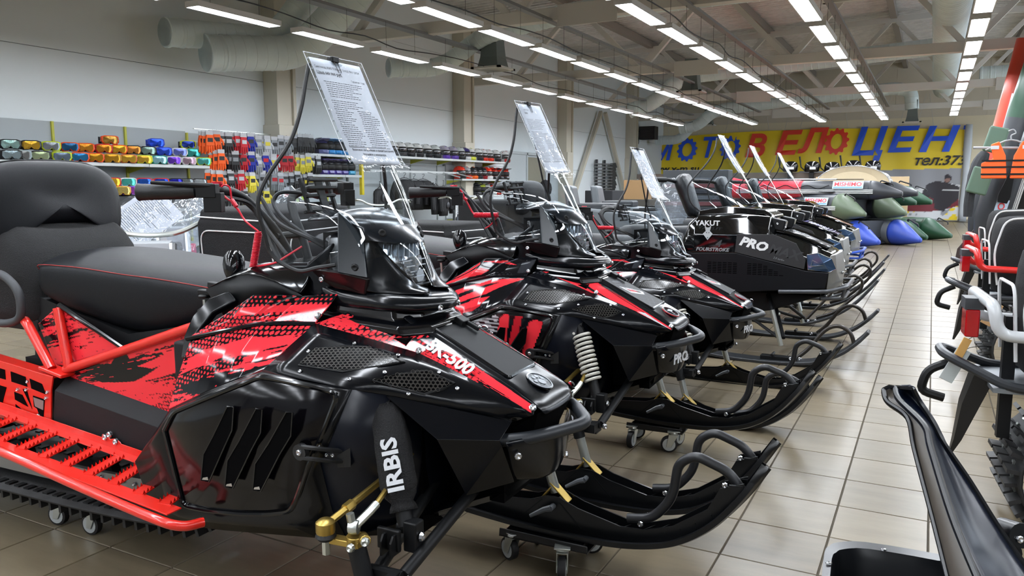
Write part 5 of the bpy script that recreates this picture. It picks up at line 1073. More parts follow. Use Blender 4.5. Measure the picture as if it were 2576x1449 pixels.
    for s in (-1, 1): m.tube([(.08, s * .50, .36), (.15, s * .51, .12)], .016, 8); bolt_at(m, (.12, s * .46, .33), (1, 0, 0), .012, .01)
    B(m, 'spindle', zinc)
    for s in (-1, 1):
        k = empty('ski'); k.parent = S; k.location = (0, .51 * s, 0)
        up_ = kind != 'a'; prof = crv([(-.45, .03), (-.2, .005), (.1, .0), (.35, .02), (.52, .09), (.63, .18), (.70, .26)] if kind == 'a' else [(-.3, .03), (-.1, .005), (.2, .01), (.42, .09), (.58, .20), (.70, .34), (.76, .42)], 4)
        m = MB(); rr = []
        for i, (x, z) in enumerate(prof):
            d = nrm(V(*(prof[min(i + 1, len(prof) - 1)])) - V(*prof[max(i - 1, 0)])); n_ = V(-d[1], d[0]); w_ = .072 if i < len(prof) - 3 else .06
            rr.append([(x, -w_, z), (x, w_, z), (x + n_[0] * .022, w_, z + n_[1] * .022), (x + n_[0] * .022, -w_, z + n_[1] * .022)])
        m.loft(rr); m.build('ski_blade', mat('ski_grey', '2c2e31', .4), k, bevel=.006)
        m = MB(); m.b2((.02, -.03, .02), (.26, .03, .05)); m.tube([(.10, -.045, .06), (.10, .045, .06)], .010, 8); m.build('ski_saddle', blkm, k, bevel=.004)
        m = MB()
        if kind == 'a': m.tube(crv([(.26, 0, .05), (.33, 0, .12), (.42, 0, .245), (.50, 0, .285), (.575, 0, .25), (.61, 0, .165)], 6), .0135, 10)
        else: m.tube(crv([(.20, 0, .05), (.32, 0, .20), (.46, 0, .38), (.55, 0, .45), (.62, 0, .42), (.62, 0, .34), (.54, 0, .24), (.42, 0, .13), (.28, 0, .07)], 6), .0125, 10)
        m.build('ski_loop', mat('loop_brown', '2a2520', .35), k)
        m = MB(); bolt_at(m, (.22, -.035, .045), (0, -1, 0), .012, .01); bolt_at(m, (.28, -.035, .05), (0, -1, 0), .012, .01); m.build('ski_bolt', chrome, k)
    # handlebar with draped cover, seat, tunnel, track
    m = MB(); m.tube(crv([(-.62, -.05, 1.0), (-.68, -.06, 1.18), (-.74, -.18, 1.24), (-.82, -.36, 1.25)], 6), .013, 10); m.tube(crv([(-.62, .05, 1.0), (-.68, .06, 1.18), (-.74, .18, 1.24), (-.82, .36, 1.25)], 6), .013, 10); B(m, 'handlebar', blkm)
    for s in (-1, 1): MB().cyl((-.76, s * .26, 1.245), (-.86, s * .40, 1.25), .019, 14).build('hand_grip', rubb, S)
    m = MB(); ring = []
    for t, (x, z, a, b) in enumerate(((-.60, .95, .05, .11), (-.63, 1.05, .055, .13), (-.67, 1.15, .06, .15), (-.70, 1.22, .065, .17), (-.70, 1.27, .05, .15), (-.69, 1.295, .02, .06))):
        ring.append([(x + (a + .01 * math.sin(k * 2.1 + t)) * math.cos(k * math.pi / 8), (b + .012 * math.sin(k * 2.7 + t * 1.4)) * math.sin(k * math.pi / 8), z + .008 * math.sin(k * 1.7)) for k in range(16)])
    m.loft(ring); B(m, 'handlebar_cover', mat('cover_vinyl', '17191c', .35, bump=.5, bscale=20, bdist=.01), sub=1)
    m = MB(); m.loft([[(x, -w_, zb), (x, -w_ * 1.05, (zb + zt) / 2), (x, -w_ * .8, zt), (x, w_ * .8, zt), (x, w_ * 1.05, (zb + zt) / 2), (x, w_, zb)] for x, w_, zb, zt in ((-1.75, .16, .62, .78), (-1.6, .19, .6, .84), (-1.1, .18, .6, .80), (-.8, .15, .62, .84), (-.68, .12, .65, .88))]); B(m, 'seat', vinyl, sub=1)
    m = MB(); m.b2((-2.3, -.26, .35), (-.55, .26, .60)); B(m, 'tunnel', blkm, bevel=.02); m = MB()
    m.b2((-1.7, -.45, .33), (-.5, -.26, .345)).b2((-1.7, .26, .33), (-.5, .45, .345)); B(m, 'running_board', blkm)
    m = MB(); lp = crv([(-.5, .3), (-.52, .16), (-.7, .06), (-1.2, .035), (-2.0, .03), (-2.3, .08), (-2.33, .22), (-2.1, .31), (-1.2, .33)], 4, True); m.loft([[(x, -.25, z) for x, z in lp], [(x, .25, z) for x, z in lp]], caps=True); B(m, 'track', mat('track_rubber', '121213', .6, bump=.4, bscale=120))
    m = MB()
    for i in range(0, len(lp), 1):
        p = lp[i]; m.box((p[0], 0, p[1] - (.02 if p[1] < .15 else -.02)), (.02, .48, .03))
    tag(B(m, 'track_lug', mat('track_rubber', '121213', .6), smooth=False), kind='stuff')
    return S
u1 = utility('a'); u1.location = (-1.0, 6.0, 0); tag(u1, 'nearest boxy black utility snowmobile with a wolf decal and PRO print on its side', 'snowmobile', 'boxy black utility snowmobiles')
u2 = utility('b'); u2.location = (-1.106, 7.66, 0); tag(u2, 'middle boxy black utility snowmobile with a violet striped hood', 'snowmobile', 'boxy black utility snowmobiles')
u3 = utility('c'); u3.location = (-1.148, 9.40, 0); tag(u3, 'farthest boxy black utility snowmobile with a blue front bumper', 'snowmobile', 'boxy black utility snowmobiles')
SN = (0, -1, 0)
text('decal_yakut', 'YAKUT', .05, whitel, frame((-.41, -.388, .935), (1, 0, -.0), SN), u1, .001, .0015, 0, 1.1)
m = MB(); m.xz([(-.43, .925), (-.42, .88), (-.44, .86), (-.405, .815), (-.37, .86), (-.39, .88), (-.38, .925), (-.395, .905), (-.415, .905)], -.384, -.3825); m.build('wolf_decal', mat('wolf_grey', 'a9adaf', .4), u1, smooth=False)
m = MB(); m.xz([(-.418, .872), (-.408, .868), (-.416, .864)], -.3855, -.384).xz([(-.392, .872), (-.402, .868), (-.394, .864)], -.3855, -.384).xz([(-.41, .835), (-.405, .828), (-.40, .835)], -.3855, -.384); m.build('wolf_features', hexm, u1, smooth=False)
text('decal_stroke', 'FOURSTROKE', .034, mat('decal_grey', '7c8084', .4), frame((-.37, -.384, .748), (1, 0, 0), SN), u1, .0008, .0012, .25, 1.1)
text('decal_four', '4', .07, mat('decal_dark', '3a3d40', .4), frame((-.33, -.384, .79), (1, 0, 0), SN), u1, .0008, .001, .25, 1.2)
text('decal_pro', 'PRO', .085, mat('decal_white', 'dfe0e0', .35), frame((-.085, -.3845, .795), (1, 0, -.24), SN), u1, .0008, .004, .25, 1.15)
text('decal_max', 'MAX', .085, mat('decal_maxdark', '2e2f31', .45), frame((.12, -.3845, .745), (1, 0, -.24), SN), u1, .0008, .003, .25, 1.15)
text('decal_small', '2.0 turbo', .02, mat('decal_grey', '7c8084', .4), frame((.09, -.3845, .70), (1, 0, -.24), SN), u1, .0006, 0, .2, 1)
text('decal_max', 'MAX', .085, mat('decal_violet', '43359c', .4), frame((.12, -.3845, .745), (1, 0, -.24), SN), u2, .0008, .003, .25, 1.15)
def small_sheet(u, lab, seed):
    t = empty('price_sheet', tuple(u.location)); m = MB(); pts = [(-.432, 1.57), (-.40, 1.51), (-.36, 1.43), (-.315, 1.355), (-.27, 1.29)]; m.grid([[(x + .006, y, z + .004) for y in (-.10, -.03, .03, .10)] for x, z in pts]); m.build('paper', mat('paper_white', 'b9bfc8', .6, spec=.2), t, solid=.001, ang=180)
    m = MB(); m.grid([[(x + .012, y, z + .008 + .002 * math.sin(y * 60 + x * 50)) for y in np.linspace(-.115, .115, 7)] for x, z in pts]); m.build('clear_sleeve', slv, t, ang=180)
    rg = random.Random(seed); m = MB()
    for k in range(26):
        f_ = .08 + k * .033; i = min(3, int(f_ * 4)); q = f_ * 4 - i; x = pts[i][0] * (1 - q) + pts[i + 1][0] * q + .0075; z = pts[i][1] * (1 - q) + pts[i + 1][1] * q + .0055; m.box((x, -.01, z), (.0012, rg.uniform(.08, .17), .0022))
    tag(m.build('printed_text', ink, t, smooth=False), kind='stuff'); MB().box((-.435, 0, 1.572), (.02, .03, .014)).build('binder_clip', blkm, t); tag(t, lab, 'price sheet', 'price sheets clipped to the windscreens')
small_sheet(u1, 'price sheet in a sleeve on the nearest boxy black snowmobile screen', 5); small_sheet(u2, 'price sheet on the middle boxy snowmobile screen in front of the red letter', 6); small_sheet(u3, 'price sheet on the farthest boxy snowmobile screen', 7)
# ------------------------------------------------------------------ banner on the back wall
YN = YB - .12
def wav(x, z): return YN + .035 * math.sin(x * 2.1) + .02 * math.sin(x * 5.3 + z) - .01
def banner():
    t = empty('shop_banner', (-4.8, YN, 0)); o = V(-4.8, YN, 0); xs = np.linspace(-10.3, .82, 260); zt = lambda x: 3.10 + .25 * max(0, math.sin((x + 10.3) / 11.2 * math.pi)) ** .8 * .8 + .02 * (x + 10.3) / 11
    zs = np.linspace(0, 1, 90); v = []; cols_ = []
    yel, gry_, whi = [np.array(srgb(c)[:3]) for c in ('ffe028', 'a2a4aa', 'eef0f2')]
    X, U = np.meshgrid(xs, zs); Zt = np.array([zt(x) for x in xs])[None]; Z = .04 + (Zt - .04) * U
    col = np.where((Z > 1.70 + .012 * (X + 10))[..., None], yel, gry_)
    n = vnoise(X * 3, Z * 3, 4) * .6 + vnoise(X * 9, Z * 9, 5) * .4
    s = X + 3.4
    torn = (X > -.9 - .8 * n) & (Z < 1.5 - .5 * n) & (X > -3); col = np.where((torn & (Z > .75) & (Z < 1.35 - .35 * n + .1 * X))[..., None], whi, col)
    col = np.where((inpoly(X, Z, [(-2.6, .55), (-2.2, 1.0), (-1.6, .95), (-.8, .66), (-.5, .3), (-2.4, .2)]))[..., None], yel, col); col = np.where(inpoly(X, Z, [(.3, .05), (.82, .05), (.82, .75), (.5, .35)])[..., None], yel, col)
    col = np.where(((Z < .42 + .22 * n) & (X > -1.9) & (Z > .1) & (n > .3))[..., None], whi * .95, col)
    col = np.where(inpoly(X, Z, [(-1.35, .42), (-.85, .72), (-.35, .95), (.82, 1.15), (.82, .55), (.1, .36), (-.8, .34)])[..., None], np.array(srgb('7d1f2e')[:3]), col)
    col = np.where(inpoly(X, Z, [(-1.2, .62), (-.3, .98), (-.35, .9), (-1.1, .55)])[..., None], np.array(srgb('4a6fb0')[:3]), col)
    col = np.where((inpoly(X, Z, [(-.35, .95), (-.2, 1.3), (.15, 1.42), (.25, 1.36), (.55, 1.3), (.8, 1.2), (.8, .8), (.5, .5), (.35, .35), (.1, .42), (.0, .8)]) | (np.hypot((X - .42) / .11, (Z - 1.48) / .15) < 1))[..., None], np.array(srgb('26222c')[:3]), col)
    col = np.where((np.hypot((X - .42) / .075, (Z - 1.43) / .08) < 1)[..., None], np.array(srgb('9a7468')[:3]), col); col = np.where(inpoly(X, Z, [(.3, 1.12), (.8, 1.1), (.8, 1.06), (.3, 1.07)])[..., None], whi, col)
    m = MB(); m.grid([[V(X[j, i], wav(X[j, i], Z[j, i]), Z[j, i]) - o for i in range(len(xs))] for j in range(len(zs))]); m.build('printed_cloth', mat('banner_cloth', 'ffffff', .35, attr=True), t, col=col.reshape(-1, 3), ang=180)
    blue = mat('banner_blue', '2d62ee', .35); red = mat('banner_red', 'ff4a35', .35); bk = mat('banner_black', '18181a', .4)
    def place_text(name, s, px, py, hpx, mt, shear=.25, sx=1.0, w_=.03):
        p = atY(px, py, YN); size = hpx / FPX * (p - CAM) @ FW / .73
        o_ = text(name, s, size, mt, frame(V(*p) - o + V(0, -.06, 0), (1, 0, 0), (0, -1, 0)), t, .004, w_ * size, shear, sx)
        for v_ in o_.data.vertices:
            x = v_.co.x + o[0]; v_.co.y += wav(x, v_.co.z) - YN
    for s, px, py, h, mt in (('М', 1664, 381, 50, blue), ('Т', 1779, 375, 48, blue), ('В', 1898, 371, 54, red), ('Е', 1975, 364, 56, red), ('Л', 2040, 359, 58, red), ('Ц', 2178, 361, 66, blue), ('Е', 2262, 356, 60, blue), ('Н', 2352, 355, 60, blue)):
        place_text('banner_letter', s, px, py, h, mt, .25, {'М': .85, 'Ц': 1.1, 'Н': 1.3, 'Е': 1.2, 'Л': 1.05, 'В': 1.0, 'Т': .9}[s], .03)
    place_text('banner_letter', 'Т', 2426, 353, 60, blue, .25, .35, .02)
    for px, py, r_, mt in ((1729, 377, .42, blue), (1838, 372, .42, blue), (2105, 356, .44, red)):
        c_ = V(*atY(px, py, YN)) - o + V(0, -.03, 0); m = MB(); nT = 12; ro = []; ri = []
        for k in range(nT * 4):
            a = 2 * math.pi * (k + .5) / (nT * 4); rr = r_ * (1.0 if k % 4 in (0, 1) else .84); ro.append((math.cos(a) * rr * .95, math.sin(a) * rr * 1.1)); ri.append((math.cos(a) * r_ * .44, math.sin(a) * r_ * .62))
        N = len(ro); yv = lambda q: wav(q + c_[0] + o[0], 1) - YN - .005
        m.add([c_ + V(a + .22 * b * .5, yv(a), b) for a, b in ro] + [c_ + V(a + .22 * b * .5, yv(a), b) for a, b in ri], [(i, (i + 1) % N, N + (i + 1) % N, N + i) for i in range(N)]); m.build('gear_letter', mt, t, smooth=False)
    place_text('banner_web_address', 'www.x-m.su', 1694, 425, 15, bk, .15, 1.25, .02); place_text('banner_phone', 'тел:373', 2362, 405, 24, bk, .3, 1.05, .02); place_text('banner_small_letters', 'Ы', 2325, 497, 12, bk, .3, 1.2, .03); place_text('banner_small_letters', 'И', 2318, 511, 12, bk, .3, 1.2, .03)
    m = MB(); k = -10
    while k < .9: m.cyl(V(k, wav(k, 3), zt(k)) - o, V(k + (.25 if int(k * 3) % 2 else -.2), YN + .05, 4.4) - o, .006, 4); k += .55
    tag(m.build('hanging_cord', mat('cord_white', 'c9c9c4', .6), t, smooth=False), kind='stuff')
    tag(t, 'long yellow shop banner with blue and red letters and gear wheels', 'banner')
banner()
m = MB(); ring = []
for z in np.linspace(.02, 3.3, 12): ring.append([(.95 + .11 * math.cos(a) * (1 + .15 * math.sin(z * 3)), YN - .05 + .05 * math.sin(a), z) for a in [k * math.pi / 5 for k in range(10)]])
tag(m.loft(ring).build('rolled_cloth', mat('cloth_white', 'c4cad0', .5), ang=180), 'rolled white cloth edge hanging beside the yellow banner', 'cloth')
# ------------------------------------------------------------------ inflatable boats
def pvc(n, c): return mat('pvc_' + n, c, .38, bump=.05, bscale=60)
pg, pgd, pbl, pol, prd, pgn = pvc('grey', '74787d'), pvc('charcoal', '33363b'), pvc('blue', '3550b4'), pvc('olive', '5c6a55'), pvc('red', 'dd3344'), pvc('green', '1f4a33')
whs = mat('rub_strake', 'c9cccb', .35)
def boat(loc, rz, r, L_, sep, c_mid, c_tip, c_bow, lab, split=.35, tilt=None, tipz=-.14, strake=True, logo=True, oar=None):
    t = empty('inflatable_boat', loc, rz)
    if tilt is not None: t.matrix_world = tilt
    for s in (0, 1):
        y = s * sep; m = MB(); 
        def ringx(x, rr, dz=0): return [(x, y + rr * math.cos(k * math.pi / 12), dz + rr * math.sin(k * math.pi / 12)) for k in range(24)]
        R0 = [ringx(-.62 - q * .0, r) for q in (0,)]
        m.loft([ringx(-.55, r), ringx(-.57, r * .999), ringx(-L_ * split, r)], caps=False); m.build('tube_section', c_mid, t, ang=180)
        m = MB(); m.loft([ringx(0, .045, tipz), ringx(-.02, .055, tipz * .98), ringx(-.25, r * .62, tipz * .5), ringx(-.45, r * .93, tipz * .1), ringx(-.55, r * 1.003, 0), ringx(-.60, r * 1.003, 0)]); m.build('cone_end', c_tip, t, ang=180)
        m = MB(); xs = np.linspace(-L_ * split, -L_ * .8, 5); pts = [(x, y, 0) for x in xs] + [(-L_ * .9, y * .95 + (sep * .03 if s == 0 else 0), .04), (-L_ * .97, sep * (.25 if s == 0 else .75), .12), (-L_, sep * .5, .16)]
        m.tube(crv(pts, 4), r, 20); m.build('bow_tube', c_bow, t, ang=180)
        if strake:
            m = MB()
            for k in (-1, 0, 1): m.tube([(-.50, y + (-1 if s == 0 else 1) * r * 1.0, -.03 + k * .03), (-L_ * .8, y + (-1 if s == 0 else 1) * r * 1.0, -.03 + k * .03)], .011, 6)
            m.build('rub_strake', whs, t)
        m = MB(); a = (-.25, y + (-1 if s == 0 else 1) * r * .45, r * .38); m.tube(rcor([(-.40, a[1] - .0, r * .82), (-.38, a[1], r * 1.0), (-.16, a[1], r * .62), (-.16, a[1], r * .42)], .04, 4), .014, 8); m.build('carry_handle', mat('handle_black', '15161a', .5), t)
    m = MB(); m.b2((-.80, r * .7, -.12), (-.74, sep - r * .7, r * .9)); m.build('transom', mat('transom_grey', '3c4046', .5), t, bevel=.01); m = MB(); m.b2((-L_ * .8, 0, -r * .9), (-.7, sep, -r * .75)); m.build('boat_floor', pgd, t)
    if logo:
        M = frame((-.98, -r * 1.004 - .003, .10), (1, 0, 0), (0, -1, .30)); m = MB(); q = [(-.30, -.075), (.30, -.075), (.30, .085), (-.30, .085)]
        m.add([M @ Vector((a, b, .004)) for a, b in q], [(0, 1, 2, 3)]); m.build('logo_patch', mat('logo_patch', 'b9cfe4', .4), t, smooth=False)
        text('logo_lettering', 'MISHIMO', .115, mat('logo_red', 'd8434b', .4), M @ Matrix.Translation((0, .015, .006)), t, .001, .002, 0, 1.15); m = MB(); m.add([M @ Vector((a, b, .006)) for a, b in ((-.28, -.06), (.28, -.06), (.28, -.035), (-.28, -.035))], [(0, 1, 2, 3)]); m.build('logo_bar', mat('logo_blue', '6c9fd0', .4), t, smooth=False)
    m = MB(); P = []
    for k in range(4): x = -1.35 - k * .45; P += [(x, -r - .01, .10), (x - .22, -r - .03, .03)]
    P.append((-1.35 - 4 * .45, -r - .01, .10)); m.tube(crv(P, 5), .009, 6); m.build('grab_line', blkm, t)
    if oar:
        m = MB(); m.tube([(-2.9, -.05, r + .03), (-1.25, -.03, r + .03)], .017, 8); m.build('oar_shaft', mat('oar_alu', 'b9bcc0', .3, metal=.7), t); m = MB(); m.b2((-1.25, -.10, r + .02), (-.75, .05, r + .035)); m.build('oar_blade', blkm, t, bevel=.005); m = MB(); m.tube([(-2.9, -.05, r + .03), (-3.1, -.05, r + .03)], .022, 8); m.build('oar_grip', blkm, t)
    tag(t, lab, 'boat', 'inflatable boats at the end of the hall'); return t
def bt(px, py, Y, dz): p = atY(px, py, Y); return (p[0], p[1], p[2] + dz)
r_ = .265
boat((-.86, 16.8, .265), -.60, r_, 3.6, 1.25, pg, pbl, pg, 'blue and grey inflatable boat lying on the floor, bottom of the stack', oar=None)
boat((-1.14, 16.85, .80), -.58, r_, 3.5, 1.25, pgd, pol, pgd, 'charcoal inflatable boat with olive cone ends, middle of the stack', oar=True)
boat((-.52, 17.2, 1.13), -.22, .19, 4.2, 1.15, pgd, pgd, prd, 'red and charcoal inflatable boat on top of the stack', tipz=-.07, oar=True, split=.46)
boat((-.05, 19.2, .25), -.5, .25, 3.2, 1.0, pgn, pgn, pgn, 'dark green inflatable boat on the floor behind the blue one', logo=False, strake=False)
boat((-.30, 18.9, 1.0), -.3, .22, 3.0, 1.0, pgn, pgn, pgd, 'green inflatable boat held up behind the charcoal one', logo=False, strake=False)
MB().b2((-3.6, 19.6, .0), (-1.4, 20.9, .78)).build('boat_rack', mat('rack_wood', '5b5046', .6), bevel=.01); tag(bpy.data.objects['boat_rack'], 'low wooden rack holding the green boat behind the stack', 'rack')
# awning and board behind
t = empty('boat_awning', tuple(atY(2145, 462, 18.0))); tag(t, 'beige canvas boat awning stretched over a hoop behind the red boat', 'awning')
m = MB(); rows = []
for y in (-.1, .5, 1.1): rows.append([(.70 * math.cos(a) * 1.0, y, .36 * math.sin(a)) for a in np.linspace(.05, math.pi - .05, 24)])
m.grid(rows); m.add(rows[0] + [V(p[0] * .7, -.06, p[2] * .7) for p in rows[0]], [(i, i + 1, 25 + i, 24 + i) for i in range(23)]); m.add([V(p[0] * .7, -.06, p[2] * .7) for p in rows[0]], [tuple(range(24))]); m.build('canvas', mat('canvas_beige', 'd6c5a2', .7, bump=.3, bscale=8, bdist=.02), t, ang=180); m = MB()
for r0 in rows: m.tube([V(*p) * V(1.01, 1, 1.02) for p in r0], .012, 6)
m.build('hoop', chrome, t)
tag(MB().b2((-2.6, 21.0, 0), tuple(V(*atY(2288, 444, 21.0)) + V(0, .04, 0))).build('plywood_board', mat('board_tan', 'c9b08a', .6), bevel=.004), 'tan board standing behind the boats beside the banner picture', 'board')
# outboard motors on a stand
st_ = empty('motor_stand', (-5.3, 24.0, 0)); tag(st_, 'long wooden stand holding outboard motors below the yellow banner', 'stand')
MB().b2((-3.0, -.03, 1.45), (3.7, .03, 1.60)).build('rail', mat('rack_wood', '5b5046', .6), st_)
for x in (-2.8, 0, 3.2): MB().b2((x - .05, -.3, 0), (x + .05, .3, 1.45)).build('post', mat('rack_wood', '5b5046', .6), st_)
mot0 = None
for k, (px, py, ang_) in enumerate(((1993, 431, .1), (2047, 431, -.35), (2097, 433, -.4), (2150, 429, 0), (2199, 430, .1))):
    p = atY(px, py, 24.0)
    if mot0 is None:
        t = empty('outboard_motor'); m = MB(); rr = []
        for z, a, b in ((-.02, .16, .10), (.0, .20, .13), (.14, .21, .135), (.24, .17, .11), (.28, .08, .06)): rr.append([(a * math.cos(q) - .04 + .05 * z, b * math.sin(q), z) for q in [i * math.pi / 7 for i in range(14)]])
        m.loft(rr); m.build('cowling', blkg, t, ang=60); m = MB(); m.b2((-.10, -.05, -.75), (.02, .05, -.02)); m.lathe([(.09, -.06), (.09, .06)], (-.04, 0, -.78), (1, 0, 0), 10); m.build('leg', blkm, t, bevel=.01); m = MB(); m.tube([(-.2, 0, .0), (-.33, 0, .12), (-.38, 0, .42)], [.018, .018, .024], 8); m.build('tiller', blkm, t)
        m = MB(); m.b2((-.08, -.136, .05), (.08, -.132, .12)); m.build('cowling_badge', whitel, t); mot0 = t
    else: t = copy_tree(mot0)
    t.location = (p[0], 24.0 - .12, p[2]); tag(t, 'small black outboard motor, %s from the left in the row before the banner' % ['first', 'second', 'third', 'fourth', 'fifth'][k], 'outboard motor', 'outboard motors on the stand')
# ------------------------------------------------------------------ shelving on the goggle wall
XF = -9.2; msh = mat('shelf_white', 'c3c8c8', .45); mpan = mat('shelf_back', 'aab1b3', .6); mup = mat('upright_yellow', 'b8b83c', .5)
def gondola(y0, y1, ztop, shelves, lab, n):
    t = empty('wall_shelving', (XL, y0, 0)); tag(t, lab, 'shelving')
    k = 0; y = y0
    while y < y1 - .01: MB().b2((.03, y - y0 + .012, .1), (.06, min(y + 1.0, y1) - y0 - .012, ztop)).build('back_panel', mpan, t, bevel=.002, bseg=1); MB().b2((.04, y - y0 - .015, 0), (.085, y - y0 + .015, ztop)).build('upright', mup if n < 2 else mat('upright_grey', '9da3a3', .5), t); y += 1.0
    for z, a, b, d in shelves:
        y = a
        while y < b - .01:
            e = min(y + 1.0, b); MB().b2((.06, y - y0 + .003, z - .03), (d, e - y0 - .003, z)).b2((d - .003, y - y0 + .003, z - .035), (d + .006, e - y0 - .003, z + .008)).build('shelf', msh, t, bevel=.003, bseg=1)
            m = MB(); m.prism([(.06, z - .03), (d - .05, z - .03), (.06, z - .12)], lambda q, h, tt: (q, tt, h), y - y0 + .01, y - y0 + .016); m.build('shelf_bracket', mup, t); y = e
    return t
gondola(1.05, 8.05, 2.0, [(1.49, 1.05, 8.05, .52), (1.19, 1.05, 8.05, .55), (.90, 1.05, 8.05, .55), (.4, 1.05, 8.05, .55)], 'white wall shelving with rows of goggles', 0)
gondola(8.05, 10.05, 1.98, [(.4, 8.05, 10.05, .5)], 'wall shelving section hung with gloves', 0)
gondola(10.05, 11.6, 1.95, [(1.75, 10.05, 11.55, .5), (1.40, 10.05, 11.55, .5), (.9, 10.05, 11.55, .5)], 'wall shelving section with blue off-road helmets', 1)
gondola(11.65, 15.0, 1.66, [(.35, 11.65, 15.0, .5)], 'low wall panels behind the hanging black clothing', 2)
gondola(15.0, 17.2, 1.70, [(1.37, 15.0, 17.1, .5), (1.0, 15.0, 16.9, .5), (.5, 15.0, 16.9, .5)], 'wall shelving section with red and black helmets', 2)
t = gondola(11.65, 17.25, .1, [(1.79, 11.65, 17.2, .5)], 'long high shelf carrying white full-face helmets', 2)
tag(MB().b2((XF - .1, 11.5, 1.05), (XF - .04, 11.56, 1.55)).b2((XF - .1, 11.5, 1.55), (XF - .05, 11.56, 1.75)).build('yellow_post', mat('post_yellow', 'dcc62a', .4)), 'bright yellow post standing between helmets and hanging clothes', 'post')
bpy.data.objects['yellow_post'].data.materials[0] = mat('post_yellow', 'dcc62a', .4)
# goggles
GC = {}
def goggle(p, rz, fc, lc, strap='1a1a1d'):
    key = (fc, lc, strap)
    if key not in GC:
        t = empty('goggles'); w_, h = .088, .047; ol = [(-w_, -.01), (-w_ * .95, h * .8), (-w_ * .6, h), (w_ * .6, h), (w_ * .95, h * .8), (w_, -.01), (w_ * .75, -h * .9), (w_ * .25, -h * .85), (0, -h * .35), (-w_ * .25, -h * .85), (-w_ * .75, -h * .9)]
        def P(s, d): return [(.045 + d - .35 * (a * s) ** 2 * 8, a * s, h + .004 + b * s) for a, b in ol]
        m = MB(); m.loft([P(1.0, -.03), P(1.05, -.005), P(1.0, .006), P(.86, .008), P(.84, -.006)], caps=False); m.build('frame', mat('gf_' + fc, fc, .3), t, ang=60)
        m = MB(); q = P(.86, .004); c_ = V(.056, 0, h + .006); m.add([c_] + q, [(0, i + 1, (i + 1) % 11 + 1) for i in range(11)]); m.build('lens', mat('gl_' + lc, lc, .1, metal=.75), t, ang=180)
        m = MB(); m.b2((-.05, -w_ * 1.0, h - .018), (.03, -w_ * .96, h + .02)); m.b2((-.05, w_ * .96, h - .018), (.03, w_, h + .02)); m.b2((-.06, -w_, h - .03), (-.04, w_, h + .04)); m.build('strap', mat('gs_' + strap, strap, .7), t); GC[key] = t; o = t
    else: o = copy_tree(GC[key])
    o.location = p; o.rotation_euler = (0, 0, rz); o.scale = (1.22, 1.22, 1.22); return o
OR, GD, YL, LM, BL, CY, SV, BK, WH, PU, RD, TQ = 'e8501c', 'd69a2c', 'e0b040', 'c6d832', '2a48c8', '3fb6cc', '9fb0b4', '1c1d20', 'd8d8da', '7a4ad0', 'd02a30', '2ca090'
GG = [  # px, py(base), tier, frame, lens, words
 (33, 372, 0, BK, SV), (57, 373, 0, SV, '8a8a88'), (105, 372, 0, BK, 'b6c49a'), (160, 374, 0, LM, '7b8a9a'), (205, 376, 0, OR, '3a86b8'), (243, 378, 0, OR, GD), (286, 379, 0, 'b98a3a', GD), (327, 380, 0, 'c86a3a', YL), (366, 381, 0, LM, YL), (404, 383, 0, TQ, 'a8dcea'), (440, 384, 0, WH, PU), (478, 385, 0, WH, 'b89aa8'), (516, 386, 0, LM, '62c2b6'),
 (38, 350, 1, BK, '9dc0b8'), (90, 351, 1, BK, 'd8a83a'), (140, 352, 1, LM, '8f9498'), (187, 353, 1, OR, '2c5f86'), (226, 356, 1, OR, 'd08a2a'), (272, 357, 1, RD, 'cc8224'), (310, 360, 1, OR, 'e0a630'), (346, 363, 1, BK, 'd6883a'), (384, 365, 1, BK, '8aa498'), (424, 366, 1, BL, '3a5ad8'), (463, 367, 1, WH, '7a86d8'), (497, 368, 1, TQ, '4ab0a8'),
 (295, 334, 2, OR, 'a88038'), (412, 346, 2, BL, '2f55d8'), (492, 351, 2, LM, '2a3f90'),
 (262, 438, 0, OR, YL), (286, 441, 0, RD, 'e8b838'), (326, 443, 0, WH, '5cc8b8'), (366, 443, 0, RD, '3566c8'), (409, 446, 0, RD, '2a4ab8'), (446, 447, 0, BK, '3434c0'), (473, 446, 0, BK, '8a9090'), (506, 448, 0, BK, 'c6ccd0')]
words = {OR: 'orange', GD: 'gold', YL: 'yellow', LM: 'lime', BL: 'blue', CY: 'cyan', SV: 'silver', BK: 'black', WH: 'white', PU: 'violet', RD: 'red', TQ: 'teal', 'b98a3a': 'tan', 'c86a3a': 'copper'}
posn = {}
for px, py, tier, fc, lc in GG:
    x = XF - .02 - tier * .0; p = atX(px, py, x); z0 = 1.49 if py < 400 else 1.19; tz = {0: 0, 1: .12, 2: .235}[tier]
    o = goggle((x - .05 - .06 * tier, p[1], z0 + tz), -.35 + rnd.uniform(-.1, .1), fc, lc, BK if rnd.random() < .6 else fc)
    key = (z0, tier); posn[key] = posn.get(key, 0) + 1
    tag(o, '%s framed goggles, %s from the left, %s of the %s goggle shelf' % (words.get(fc, 'grey'), ['first', 'second', 'third', 'fourth', 'fifth', 'sixth', 'seventh', 'eighth', 'ninth', 'tenth', 'eleventh', 'twelfth', 'thirteenth'][posn[key] - 1], ['front tier', 'raised tier', 'very top'][tier], 'upper' if z0 > 1.3 else 'lower'), 'goggles', 'goggles on the wall shelves')
